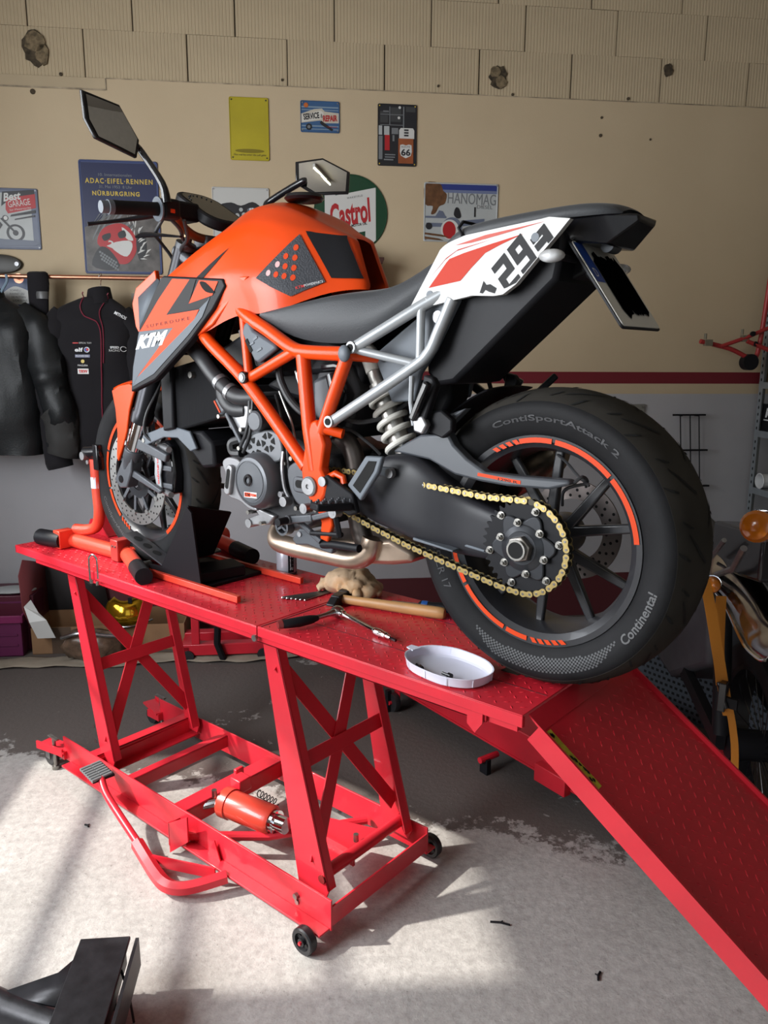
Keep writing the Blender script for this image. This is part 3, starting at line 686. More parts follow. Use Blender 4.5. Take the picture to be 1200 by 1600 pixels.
def wheel(name, cx, ch, rr, hw, nsp, hubw, phase, spoke_t):
    pr = [(rr - 0.008, -hw), (rr + 0.004, -hw - 0.001), (rr + 0.004, -hw + 0.012), (rr - 0.012, -hw + 0.016), (rr - 0.022, -hw * 0.5), (rr - 0.024, hw * 0.5), (rr - 0.012, hw - 0.016), (rr + 0.004, hw - 0.012), (rr + 0.004, hw), (rr - 0.008, hw), (rr - 0.020, hw - 0.012), (rr - 0.032, hw * 0.45), (rr - 0.032, -hw * 0.45), (rr - 0.022, -hw + 0.010)]
    w = MB().lathe(pr, (cx, 0, ch), 'y', 96).obj(name, M_RIM, bike, sharp=30)
    MB().lathe([(0.018, -hubw), (0.045, -hubw), (0.05, -hubw * 0.3), (0.05, hubw * 0.3), (0.045, hubw), (0.018, hubw)], (cx, 0, ch), 'y', 32).obj('hub', M_RIM, w)
    for k in range(nsp):
        for s in (-1, 1):
            a0 = phase + 2 * pi * k / nsp + s * 0.10; a1 = phase + 2 * pi * k / nsp + s * 0.30
            A = V((cx + 0.04 * cos(a0), spoke_t * 0.6, ch + 0.04 * sin(a0))); B_ = V((cx + (rr - 0.028) * cos(a1), spoke_t, ch + (rr - 0.028) * sin(a1)))
            MB().bar(A, B_, 0.024, 0.022, up=(0, 1, 0), w2=0.019, h2=0.013).obj('spoke', M_RIM, w, bevel=0.004)
    return w
def arc_strip(name, cx, ch, t, r0, r1, arcs, m, parent, slant=0.0):
    b = MB()
    for a0, a1 in arcs:
        n = max(1, int(abs(a1 - a0) / 3)); vs = []
        for i in range(n + 1):
            a = radians(a0 + (a1 - a0) * i / n); e = radians(slant)
            vs += [(cx + r0 * cos(a - e), t, ch + r0 * sin(a - e)), (cx + r1 * cos(a + e), t, ch + r1 * sin(a + e))]
        b.add(vs, [(2 * i, 2 * i + 1, 2 * i + 3, 2 * i + 2) for i in range(n)])
    return b.obj(name, m, parent, flatshade=True)
def sidewall_text(s, cx, ch, R, rb, hw, r, a_mid, hgt, deg, m, parent, flip=False, name='sidewall_lettering', **kw):
    def fn(x, y):
        rr = r + (y if not flip else -y); a = radians(a_mid) + (-x / r if not flip else x / r)
        return (cx + rr * cos(a), -tyre_t(R, rb, hw, rr) - 0.0012, ch + rr * sin(a))
    return text(name, s, radians(deg) * r, hgt, fn, m, parent, **kw)
M_TYREPRINT = mat('tyre_relief', (0.05, 0.05, 0.053), 0.6)
M_GROOVE = mat('tread_groove', (0.004, 0.004, 0.004), 0.9)

R2, RB2, HW2 = 0.318, 0.222, 0.096
rt = tyre('rear_tyre', RX, RH, R2, RB2, HW2)
rw = wheel('rear_wheel', RX, RH, 0.220, 0.080, 5, 0.055, 0.55, -0.02)
for i, (a0, a1) in enumerate(((104, 84), (82, 46), (44, 8))): arc_strip('rim_stripe', RX, RH, -0.0822, 0.2085, 0.2190, [(a0, a1)], M_ORANGE2, rw)
for a in (121, 116.5, 112, 107.5): arc_strip('rim_stripe', RX, RH, -0.0822, 0.2085, 0.2190, [(a, a - 2.9)], M_ORANGE2, rw, 1.0)
for a0, a1 in ((176, 214), (216, 250), (252, 266)): arc_strip('rim_stripe', RX, RH, -0.0822, 0.2085, 0.2190, [(a0, a1)], M_ORANGE2, rw)
for a in (269, 273.5, 278, 282.5, 287): arc_strip('rim_stripe', RX, RH, -0.0822, 0.2085, 0.2190, [(a, a + 2.9)], M_ORANGE2, rw, 1.0)
sidewall_text('Continental', RX, RH, R2, RB2, HW2, 0.260, -26, 0.020, 27, mat('pale_tyre_lettering', (0.09, 0.09, 0.092), 0.6), rt, flip=True, bold=0.02)
sidewall_text('ContiSportAttack 2', RX, RH, R2, RB2, HW2, 0.258, 82, 0.016, 66, M_TYREPRINT, rt, bold=0.02)
sidewall_text('190/55 ZR 17', RX, RH, R2, RB2, HW2, 0.255, 196, 0.015, 34, M_TYREPRINT, rt, flip=True)
b = MB()     # knurled band of small squares low on the sidewall
for i in range(88):
    for j in range(9):
        if (i + j) % 2: continue
        a0, a1 = radians(235 + i * 0.95), radians(235 + (i + 1) * 0.95); r0, r1 = 0.2415 + j * 0.0038, 0.2415 + (j + 1) * 0.0038
        fade = abs(i - 44) / 44.0
        if j > 9 * (1.15 - fade ** 3) or j < 2 * fade: continue
        q = [(r0, a0), (r1, a0), (r1, a1), (r0, a1)]
        b.add([(RX + r * cos(a), -tyre_t(R2, RB2, HW2, r) - 0.0006, RH + r * sin(a)) for r, a in q], [(0, 1, 2, 3)])
tag(b.obj('sidewall_knurling', mat('tyre_knurl', (0.06, 0.06, 0.063), 0.6), rt, flatshade=True), kind='stuff')
def grooves(cx, ch, R, rb, hw, pitch, seed, parent):
    h = tyre_prof(R, rb, hw); full = [(r, -t) for r, t in h] + [(r, t) for r, t in h[-2::-1]]
    cum = [0]
    for p, q in zip(full, full[1:]): cum.append(cum[-1] + sqrt((p[0] - q[0]) ** 2 + (p[1] - q[1]) ** 2))
    mid = cum[len(h) - 1]
    def pt(u, a):
        d = mid + u
        for k in range(len(full) - 1):
            if cum[k] <= d <= cum[k + 1]:
                f = (d - cum[k]) / (cum[k + 1] - cum[k]); r = full[k][0] + f * (full[k + 1][0] - full[k][0]); t = full[k][1] + f * (full[k + 1][1] - full[k][1]); break
        dr, dt = full[k + 1][0] - full[k][0], full[k + 1][1] - full[k][1]; ln_ = sqrt(dr * dr + dt * dt); r += 0.0022 * dt / ln_; t -= 0.0022 * dr / ln_
        return (cx + r * cos(a), t, ch + r * sin(a))
    n = 0
    for k in range(int(360 / pitch)):
        a0 = radians(k * pitch)
        for sd in (-1, 1):
            for (u0, da0, u1, da1, w) in ((0.010, 0, 0.066, 11, 0.0085), (0.066, 2, 0.094, 5.5, 0.0055), (0.052, 13, 0.078, 16, 0.0050)):
                sc = hw / 0.096
                P = [(sd * sc * (u0 + (u1 - u0) * i / 9), a0 + radians(pitch * 0.5 if sd > 0 else 0) + radians(da0 + (da1 - da0) * (i / 9) ** 1.3)) for i in range(10)]
                g = MB(); vs = []
                for i, (u, a) in enumerate(P):
                    ww = 1.25 * w * (0.3 + 0.7 * sin(pi * (0.15 + 0.7 * i / 9))) / (2 * R)
                    vs += [pt(u, a - ww), pt(u, a + ww)]
                g.add(vs, [(2 * i, 2 * i + 1, 2 * i + 3, 2 * i + 2) for i in range(9)])
                g.obj('tread_groove', M_GROOVE, parent, flatshade=True)
grooves(RX, RH, R2, RB2, HW2, 24, 1, rt)
# rear disc, caliper side and hub carrier
def disc(name, cx, ch, t, r0, r1, m, parent, holes, th=0.005):
    d = MB().lathe([(r0, t - th / 2), (r1, t - th / 2), (r1, t + th / 2), (r0, t + th / 2)], (cx, 0, ch), 'y', 64).obj(name, m, parent)
    hb = MB()
    for k in range(holes):
        for j, f in enumerate((0.2, 0.5, 0.8)):
            a = 2 * pi * (k + j * 0.33) / holes; r = r0 + (r1 - r0) * f
            hb.add([(cx + r * cos(a) + 0.0036 * cos(b_), t - th / 2 - 0.0004, ch + r * sin(a) + 0.0036 * sin(b_)) for b_ in [i * pi / 4 for i in range(8)]], [tuple(range(8))])
    tag(hb.obj('disc_holes', M_GROOVE, d, flatshade=True), kind='stuff'); return d
disc('rear_brake_disc', RX, RH, 0.085, 0.07, 0.112, mat('dark_disc_steel', (0.20, 0.17, 0.16), 0.4, metal=0.8), bike, 22)
# sprocket and carrier
SPV = -0.132
def toothed(N, r, depth):
    out = []
    for k in range(N):
        for f, rr in ((0.0, r - depth), (0.22, r - depth * 0.7), (0.42, r + 0.001), (0.58, r + 0.001), (0.78, r - depth * 0.7)):
            a = 2 * pi * (k + f) / N; out.append((RX + rr * cos(a), RH + rr * sin(a)))
    return out
sprocket = MB().prism(toothed(38, 0.098, 0.0085), SPV - 0.003, SPV + 0.003, 'y').obj('sprocket', M_BLACK, bike, flatshade=True)
MB().prism([(RX + (0.064 + 0.010 * cos(6 * a)) * cos(a + 0.1), RH + (0.064 + 0.010 * cos(6 * a)) * sin(a + 0.1)) for a in [2 * pi * i / 72 for i in range(72)]], SPV - 0.010, SPV - 0.003, 'y', taper=None).obj('sprocket_carrier', mat('carrier_black', (0.03, 0.032, 0.037), 0.35, metal=0.4), sprocket, bevel=0.003)
MB().lathe([(0.0, 0), (0.05, 0), (0.046, -0.004), (0.036, -0.006), (0.034, -0.008), (0.0, -0.008)], (RX, SPV - 0.009, RH), 'y', 40, False).obj('hub_flange', MATS['carrier_black'], sprocket)
nut = MB().prism([(RX + 0.029 * cos(pi / 3 * i + 0.3), RH + 0.029 * sin(pi / 3 * i + 0.3)) for i in range(6)], SPV - 0.012, SPV - 0.030, 'y', taper=0.95).obj('axle_nut', mat('worn_nut', (0.30, 0.28, 0.26), 0.35, metal=0.9, var=0.3, vscale=50), sprocket, bevel=0.002)
MB().lathe([(0.017, 0.0), (0.021, 0.0), (0.021, -0.012), (0.017, -0.012)], (RX, SPV - 0.026, RH), 'y', 24).obj('axle_end', M_BOLT, nut)
MB().cyl((RX, SPV - 0.028, RH), (RX, SPV - 0.0385, RH), 0.017, 24).obj('axle_bore', M_GROOVE, nut)
for k in range(12):
    a = 2 * pi * k / 12 + 0.22; r = 0.053 if k % 2 else 0.081; y = SPV - (0.010 if k % 2 else 0.003)
    bo = MB().cyl((RX + r * cos(a), y, RH + r * sin(a)), (RX + r * cos(a), y - 0.004, RH + r * sin(a)), 0.0085, 14)
    bo.prism([(RX + r * cos(a) + 0.006 * cos(c), RH + r * sin(a) + 0.006 * sin(c)) for c in [i * pi / 3 for i in range(6)]], y - 0.004, y - 0.010, 'y').cyl((RX + r * cos(a), y - 0.01, RH + r * sin(a)), (RX + r * cos(a), y - 0.015, RH + r * sin(a)), 0.0035, 8)
    bo.obj('sprocket_bolt', M_BOLT, sprocket)
# chain: every link its own piece
path = [(RX - 0.001, RH + 0.0965)] + [(0.10, 0.4115), (0.0, 0.417), (-0.15, 0.424), (-0.32, 0.428)]
path += [(-0.33 + 0.042 * cos(radians(a)), 0.386 + 0.042 * sin(radians(a))) for a in range(100, 262, 20)]
path += [(-0.276, 0.322), (-0.20, 0.300), (-0.10, 0.2745), (0.0, 0.2545), (0.09, 0.237), (0.15, 0.2265)]
path += [(RX + 0.0965 * cos(radians(a)), RH + 0.0965 * sin(radians(a))) for a in range(270, 450, 6)]
def resample(P, step):
    out = [V(P[0])]; acc = 0.0; cur = V(P[0])
    for q in P[1:]:
        q = V(q)
        while (q - cur).length + acc >= step:
            cur = cur + (q - cur).normalized() * (step - acc); acc = 0.0; out.append(cur.copy())
        acc += (q - cur).length; cur = q
    return out
chain = MB().bx((-0.331, SPV - 0.004, 0.34), (-0.33, SPV + 0.004, 0.345)).obj('chain', M_CHAINDK, bike)
pins = resample(path, 0.015875)
def plate8(r, w, p=0.015875):
    o = []
    for i in range(7): a = pi / 2 + pi * i / 6; o.append((r * cos(a), r * sin(a)))
    o.append((p / 2, -w))
    for i in range(7): a = -pi / 2 + pi * i / 6; o.append((p + r * cos(a), r * sin(a)))
    o.append((p / 2, w)); return o
ol = MB().prism(plate8(0.0068, 0.0047), -0.0098, -0.0078, 'y').prism(plate8(0.0068, 0.0047), 0.0078, 0.0098, 'y').obj('chain_link', M_GOLD, chain)
olp = MB()
for px in (0, 0.015875): olp.cyl((px, -0.0106, 0), (px, 0.0106, 0), 0.0026, 8)
OP = olp.obj('chain_pin', M_STEEL, chain)
il = MB().prism(plate8(0.0064, 0.0043), -0.0072, -0.0054, 'y').prism(plate8(0.0064, 0.0043), 0.0054, 0.0072, 'y')
for px in (0, 0.015875): il.cyl((px, -0.0056, 0), (px, 0.0056, 0), 0.005, 8)
IL = il.obj('chain_link', M_CHAINDK, chain)
for i in range(len(pins) - 1):
    p, q = pins[i], pins[i + 1]; an = -atan2(q.y - p.y, q.x - p.x)
    for o in ([ol, OP] if i % 2 == 0 else [IL]):
        c = o if i < 2 else o.copy()
        if i >= 2: COL.objects.link(c)
        c.location = (p.x, SPV, p.y); c.rotation_euler = (0, an, 0)

R1, RB1, HW1 = 0.300, 0.222, 0.0615
ft = tyre('front_tyre', FX, FH, R1, RB1, HW1)
fw = wheel('front_wheel', FX, FH, 0.220, 0.046, 5, 0.05, 0.2, 0.0)
for a0, a1 in ((118, 160), (162, 196), (198, 226), (-55, -8), (-6, 30), (32, 62)): arc_strip('rim_stripe', FX, FH, -0.0482, 0.2065, 0.2185, [(a0, a1)], M_ORANGE2, fw)
for a in (229, 233, 237, 241): arc_strip('rim_stripe', FX, FH, -0.0482, 0.2065, 0.2185, [(a, a + 2.4)], M_ORANGE2, fw, 1.0)
sidewall_text('ContiSportAttack', FX, FH, R1, RB1, HW1, 0.245, 225, 0.012, 45, M_TYREPRINT, ft, flip=True)
grooves(FX, FH, R1, RB1, HW1, 24, 2, ft)
for sgn, nm in ((-1, 'front_brake_disc'), (1, 'front_brake_disc')):
    d = disc(nm, FX, FH, sgn * 0.068, 0.122, 0.16, M_DISC, bike, 26)
    if sgn > 0: continue
    car = MB().lathe([(0.045, -0.066), (0.072, -0.066), (0.072, -0.061), (0.045, -0.061)], (FX, 0, FH), 'y', 40).obj('disc_carrier', MATS['carrier_black'], d)
    for k in range(10):
        a = 2 * pi * k / 10
        MB().bar((FX + 0.068 * cos(a), -0.0635, FH + 0.068 * sin(a)), (FX + 0.122 * cos(a + 0.12), -0.066, FH + 0.122 * sin(a + 0.12)), 0.012, 0.006, up=(0, 1, 0)).obj('carrier_arm', M_DKGREY, car)
        c = (FX + 0.122 * cos(a + 0.12), FH + 0.122 * sin(a + 0.12))
        MB().cyl((c[0], -0.064, c[1]), (c[0], -0.0745, c[1]), 0.0085, 12).obj('disc_bobbin', M_DISC, car)

# ---- fork
FD = V((0.468, 0, 0.884)).normalized()          # up the fork
FA = V((-1.262, 0, 0.358))
for s in (-1, 1):
    y = s * 0.107; at = lambda d, yy=y: FA + FD * d + V((0, yy, 0))
    fk = MB().tube([at(0.150), at(0.153), at(0.185), at(0.19), at(0.40), at(0.405), at(0.70), at(0.715)], [0.029, 0.0345, 0.0345, 0.031, 0.031, 0.0285, 0.0285, 0.0285], 20).obj('fork_leg', mat('black_anodised', (0.02, 0.02, 0.024), 0.3, metal=0.6), bike)
    MB().tube([at(0.02), at(0.16)], 0.0245, 20).obj('fork_stanchion', M_CHROME, fk)
    ff = MB().tube([at(-0.03), at(0.01), at(0.015), at(0.05)], [0.02, 0.027, 0.03, 0.03], 16)
    ff.prism([(-1.335, 0.295), (-1.305, 0.27), (-1.265, 0.275), (-1.235, 0.33), (-1.222, 0.40), (-1.26, 0.40), (-1.30, 0.34)], y - 0.02, y + 0.02, 'y')
    ff.obj('fork_foot', M_DKGREY, fk, bevel=0.004)
    MB().prism([(-1.235, 0.41), (-1.06, 0.375), (-1.05, 0.40), (-1.225, 0.445)], y - 0.012, y + 0.006, 'y').prism([(-1.27, 0.318), (-1.10, 0.272), (-1.085, 0.285), (-1.25, 0.338)], y - 0.012, y + 0.002, 'y').obj('caliper_arm', M_DKGREY, fk, bevel=0.004)
    MB().lathe([(0.0, -0.022), (0.012, -0.022), (0.014, -0.018), (0.014, 0.02), (0.0, 0.02)], (FX, y, FH), 'y', 16, False).obj('axle_cap', M_GLOSSBLACK, fk)
    cap = MB().tube([at(0.715), at(0.73), at(0.731), at(0.745)], [0.0285, 0.0285, 0.013, 0.013], 18).obj('fork_cap', M_DKGREY, fk)
    MB().cyl(at(0.744), at(0.756), 0.010, 6).obj('preload_adjuster', mat('copper_adjuster', (0.55, 0.28, 0.14), 0.35, metal=0.8), cap)
    # radial caliper
    cl = MB().prism([(-1.135, 0.43), (-1.09, 0.44), (-1.062, 0.42), (-1.052, 0.34), (-1.062, 0.275), (-1.10, 0.262), (-1.128, 0.29), (-1.135, 0.35)], s * 0.052, s * 0.092, 'y').obj('brake_caliper', M_GLOSSBLACK, bike, bevel=0.008)
    br = MB()
    for dz in (0.0, 0.055, 0.11): br.bx((-1.13, s * 0.09, 0.288 + dz), (-1.06, s * 0.097, 0.305 + dz))
    br.obj('caliper_ribs', M_DKGREY, cl, bevel=0.003)
    lb = MB().prism([(-1.135, 0.405), (-1.105, 0.41), (-1.10, 0.36), (-1.11, 0.33), (-1.105, 0.285), (-1.13, 0.28), (-1.14, 0.33), (-1.135, 0.37)], s * 0.0975, s * 0.104, 'y').obj('caliper_bridge', M_SILVER, cl, bevel=0.002)
    if s < 0: text('caliper_lettering', 'brembo', 0.085, 0.011, lambda x, y_: (-1.1195 - y_, -0.1046, 0.343 - x), M_RPRINT, lb, bold=0.02)
    for z in (0.418, 0.278): MB().cyl((-1.125, s * 0.085, z), (-1.05, s * 0.108, z - 0.004), 0.0095, 12).obj('caliper_bolt', M_ALU, cl)
MB().tube(smooth([(-1.12, -0.11, 0.43), (-1.15, -0.125, 0.46), (-1.14, -0.12, 0.52), (-1.10, -0.10, 0.60), (-1.06, -0.07, 0.72)], 5), 0.0045, 8).obj('brake_hose', M_HOSE, bike)
mid = FA + FD * 0.42; tp = FA + FD * 0.69
MB().box(mid + V((0.02, 0, 0.0)), (0.07, 0.27, 0.045), Matrix.Rotation(-radians(27.9), 3, 'Y').inverted()).obj('lower_triple_clamp', M_GLOSSBLACK, bike, bevel=0.01)
MB().box(tp + V((0.015, 0, 0.0)), (0.085, 0.26, 0.028), Matrix.Rotation(radians(27.9), 3, 'Y')).obj('upper_triple_clamp', M_DKGREY, bike, bevel=0.008)
MB().cyl(mid + V((0.055, 0, -0.02)), tp + V((0.055, 0, 0.03)), 0.028, 18).obj('steering_head', M_ORANGE, bike)
# front mudguard: an arch over the tyre and two orange legs beside the fork
def arch(cx, ch, r, a0, a1, hw, n=16, crown=0.0, th=0.003):
    b = MB(); secs = []
    for i in range(n + 1):
        a = radians(a0 + (a1 - a0) * i / n); sec = []
        for k in range(9):
            t = -1 + 2 * k / 8; rr = r + crown * (1 - t * t); sec.append((cx + rr * cos(a), hw * t, ch + rr * sin(a)))
        for k in range(8, -1, -1):
            t = -1 + 2 * k / 8; rr = r + crown * (1 - t * t) - th; sec.append((cx + rr * cos(a), hw * t * 0.97, ch + rr * sin(a)))
        secs.append(sec)
    return b.loft(secs)
fg = arch(FX, FH, 0.309, 112, 66, 0.066, crown=0.012).obj('front_mudguard', M_ORANGE, bike, sharp=50)
for s in (-1, 1):
    lg = MB().prism([(-1.40, 0.580), (-1.36, 0.598), (-1.295, 0.606), (-1.262, 0.595), (-1.285, 0.555), (-1.305, 0.515), (-1.325, 0.45), (-1.352, 0.40), (-1.388, 0.345), (-1.395, 0.36), (-1.382, 0.44), (-1.385, 0.52)], s * 0.068, s * 0.078, 'y').obj('mudguard_leg', M_ORANGE, fg, bevel=0.003)
lb = MB().prism([(-1.185, 0.428), (-1.165, 0.418), (-1.06, 0.452), (-0.99, 0.455), (-0.93, 0.42), (-0.90, 0.43), (-0.93, 0.478), (-1.0, 0.487), (-1.06, 0.484), (-1.17, 0.452)], -0.118, -0.108, 'y').obj('radiator_bracket', M_GREYPL, bike, bevel=0.003)
MB().cyl((-1.168, -0.12, 0.435), (-1.168, -0.108, 0.435), 0.007, 12).obj('bracket_bolt', M_BOLT, lb)
MB().prism([(-0.99, 0.475), (-0.90, 0.48), (-0.85, 0.45), (-0.84, 0.38), (-0.90, 0.37), (-0.96, 0.42)], -0.10, 0.10, 'y').obj('lower_cowl', M_BLACK, bike, bevel=0.01)
# radiator
rad = MB().prism([(-1.035, 0.655), (-0.80, 0.700), (-0.775, 0.665), (-0.785, 0.525), (-0.995, 0.475), (-1.04, 0.478)], -0.115, 0.13, 'y').obj('radiator', M_RAD, bike, bevel=0.006)
MB().prism([(-1.045, 0.66), (-0.992, 0.668), (-0.992, 0.482), (-1.045, 0.472)], -0.130, -0.112, 'y').obj('radiator_tank', M_BLACK, rad, bevel=0.006)
MB().cyl((-0.90, -0.13, 0.642), (-0.90, -0.115, 0.642), 0.009, 12).obj('drain_plug', M_BOLT, rad)
hs = MB().tube(smooth([(-0.97, -0.11, 0.725), (-0.90, -0.125, 0.722), (-0.83, -0.14, 0.692), (-0.77, -0.145, 0.645), (-0.70, -0.15, 0.603), (-0.655, -0.15, 0.588), (-0.60, -0.13, 0.59)], 5), 0.022, 16).obj('coolant_hose', M_HOSE, bike)
for p, q in (((-0.745, -0.146, 0.629), (-0.733, -0.147, 0.621)), ((-0.700, -0.15, 0.604), (-0.688, -0.15, 0.598))):
    MB().cyl(p, q, 0.0245, 16).obj('hose_clip', M_ALU, hs)
MB().tube(smooth([(-0.74, -0.14, 0.62), (-0.735, -0.14, 0.585), (-0.70, -0.14, 0.556), (-0.655, -0.13, 0.553)], 4), 0.021, 14).obj('coolant_hose', M_HOSE, bike)
MB().tube(smooth([(-0.63, -0.16, 0.76), (-0.60, -0.165, 0.70), (-0.585, -0.165, 0.665), (-0.56, -0.155, 0.66)], 4), 0.010, 10).obj('breather_hose', M_HOSE, bike)
MB().tube(smooth([(-0.495, -0.16, 0.68), (-0.485, -0.165, 0.64), (-0.455, -0.165, 0.595), (-0.42, -0.16, 0.565), (-0.40, -0.15, 0.556)], 4), 0.0095, 10).obj('breather_hose', M_HOSE, bike)

# ---- frame
frame = MB().cyl(mid + V((0.05, 0, 0.0)), mid + V((0.07, 0, 0.04)), 0.03, 16).obj('trellis_frame', M_ORANGE, bike)
def ftube(pts, r=0.0165, nm='frame_tube'):
    for s in (1, -1): MB().tube([(p[0], p[1] * s, p[2]) for p in pts], r, 16).obj(nm, M_ORANGE, frame)
ftube(smooth([(-0.96, -0.05, 0.86), (-0.87, -0.12, 0.805), (-0.755, -0.175, 0.738), (-0.58, -0.19, 0.63), (-0.375, -0.187, 0.435)], 5), 0.0168)
ftube(smooth([(-0.90, -0.05, 0.92), (-0.75, -0.13, 0.875), (-0.60, -0.175, 0.800), (-0.50, -0.187, 0.757), (-0.415, -0.19, 0.716), (-0.36, -0.192, 0.706), (-0.235, -0.19, 0.702)], 5))
ftube([(-0.573, -0.19, 0.640), (-0.405, -0.19, 0.708)], 0.0135)
ftube([(-0.378, -0.19, 0.70), (-0.36, -0.19, 0.53), (-0.343, -0.188, 0.43)], 0.0175)
ftube([(-0.236, -0.19, 0.70), (-0.322, -0.188, 0.52)], 0.0155)
ftube([(-0.606, -0.175, 0.80), (-0.573, -0.19, 0.648)], 0.0115)
ftube([(-0.235, -0.19, 0.70), (-0.20, -0.13, 0.695)], 0.013)
ftube([(-0.31, -0.188, 0.53), (-0.27, -0.17, 0.52)], 0.012)
for s in (-1, 1):
    fp = MB().prism([(-0.345, 0.545), (-0.325, 0.552), (-0.300, 0.495), (-0.312, 0.435), (-0.292, 0.405), (-0.300, 0.375), (-0.318, 0.352), (-0.345, 0.350), (-0.372, 0.385), (-0.378, 0.43), (-0.362, 0.50)], s * 0.172, s * 0.203, 'y').obj('frame_plate', M_ORANGE, frame, bevel=0.006)
    MB().tube([(-0.30, s * 0.185, 0.418), (-0.28, s * 0.185, 0.428), (-0.262, s * 0.18, 0.420), (-0.258, s * 0.18, 0.405)], 0.008, 10).obj('frame_lug', M_ORANGE, frame)
    pb = MB().lathe([(0.0, -0.208), (0.005, -0.208), (0.006, -0.2115), (0.020, -0.2115), (0.024, -0.208), (0.024, -0.200), (0.0, -0.200)], (-0.348, 0, 0.392), 'y', 32, False)
    if s > 0: pb.v = [(v[0], -v[1], v[2]) for v in pb.v]
    pb.obj('pivot_bolt', M_ALU, fp)
    MB().prism([(-0.355, 0.345), (-0.305, 0.340), (-0.298, 0.300), (-0.315, 0.255), (-0.34, 0.26), (-0.335, 0.30)], s * 0.165, s * 0.18, 'y').obj('lower_plate', M_ORANGE, frame, bevel=0.004)
    kb = MB().cyl((-0.576, s * 0.196, 0.643), (-0.576, s * 0.212, 0.643), 0.0155, 20).obj('frame_bolt', M_GLOSSBLACK, frame, bevel=0.003)
    MB().cyl((-0.576, s * 0.212, 0.643), (-0.576, s * 0.2135, 0.643), 0.008, 14).obj('bolt_socket', M_ALU, kb)
    MB().ball((-0.234, s * 0.204, 0.703), 0.0165, 16, (1, 0.6, 1.15)).obj('frame_cap', M_GREYPL, frame)
# air-box flank panel inside the upper triangle
for s in (-1, 1):
    ap = MB().prism([(-0.585, 0.795), (-0.562, 0.79), (-0.415, 0.714), (-0.545, 0.660), (-0.568, 0.69)], s * 0.168, s * 0.178, 'y').obj('airbox_flank', M_BLACK, bike, bevel=0.003)
    MB().prism([(-0.583, 0.772), (-0.567, 0.783), (-0.548, 0.758), (-0.472, 0.725), (-0.463, 0.714), (-0.53, 0.680), (-0.545, 0.683), (-0.59, 0.752)], s * 0.178, s * 0.196, 'y').obj('flank_cover', M_MASK, ap, bevel=0.006)
    for (x0, z0, x1, z1, w) in ((-0.572, 0.736, -0.553, 0.707, 0.010), (-0.545, 0.735, -0.530, 0.742, 0.005), (-0.532, 0.708, -0.515, 0.715, 0.005), (-0.56, 0.722, -0.543, 0.729, 0.004)):
        MB().bar((x0, s * 0.1965, z0), (x1, s * 0.1965, z1), 0.003, w, up=(0, 0, 1)).obj('cover_rib', M_GREYPL if w < 0.009 else M_GROOVE, ap)
# silver subframe
sub = MB().tube([(-0.228, -0.185, 0.713), (-0.075, -0.14, 0.80), (0.03, -0.10, 0.86), (0.22, -0.06, 0.93)], 0.0128, 14).obj('subframe', M_SILVER, bike)
def stube(pts, r=0.0115):
    for s in (1, -1): MB().tube([(p[0], p[1] * s, p[2]) for p in pts], r, 14).obj('subframe_tube', M_SILVER, sub)
MB().tube([(-0.228, 0.185, 0.713), (-0.075, 0.14, 0.80), (0.03, 0.10, 0.86), (0.22, 0.06, 0.93)], 0.0128, 14).obj('subframe_tube', M_SILVER, sub)
stube(smooth([(-0.288, -0.192, 0.547), (-0.10, -0.145, 0.667), (-0.052, -0.135, 0.705), (-0.03, -0.13, 0.75), (0.0, -0.125, 0.815)], 4), 0.0128)
stube([(-0.222, -0.18, 0.712), (-0.088, -0.14, 0.683)], 0.0095)
stube([(-0.07, -0.14, 0.795), (-0.073, -0.138, 0.690)], 0.0095)
stube([(-0.07, -0.14, 0.795), (-0.055, -0.135, 0.815)], 0.0095)
for x, z, y in ((-0.222, 0.716, -0.197), (-0.286, 0.549, -0.204)):
    for s in (1, -1):
        MB().cyl((x, y * s, z), (x, (y + 0.02) * s, z), 0.0135, 16).obj('subframe_lug', M_SILVER, sub)
        MB().cyl((x, (y - 0.002) * s, z), (x, y * s, z), 0.008, 12).obj('subframe_bolt', M_GROOVE, sub)
text('subframe_lettering', 'SUPER DUKE R', 0.085, 0.008, lambda x, z: (-0.150 + x * 0.87 - z * 0.5, -0.1765 + (x + 0.02) * 0.26, 0.757 + x * 0.49 + z * 0.87), M_BPRINT, sub)
# grey inner panel behind the subframe
for s in (-1, 1):
    ip = MB().prism([(-0.225, 0.70), (-0.10, 0.78), (-0.06, 0.805), (0.01, 0.815), (-0.05, 0.71), (-0.09, 0.66), (-0.105, 0.60), (-0.17, 0.595)], s * 0.10, s * 0.115, 'y').obj('inner_tail_panel', M_GREYPL, bike, bevel=0.004)
MB().cyl((-0.040, -0.122, 0.780), (-0.040, -0.114, 0.780), 0.013, 18).obj('seat_lock', M_ALU, bike)

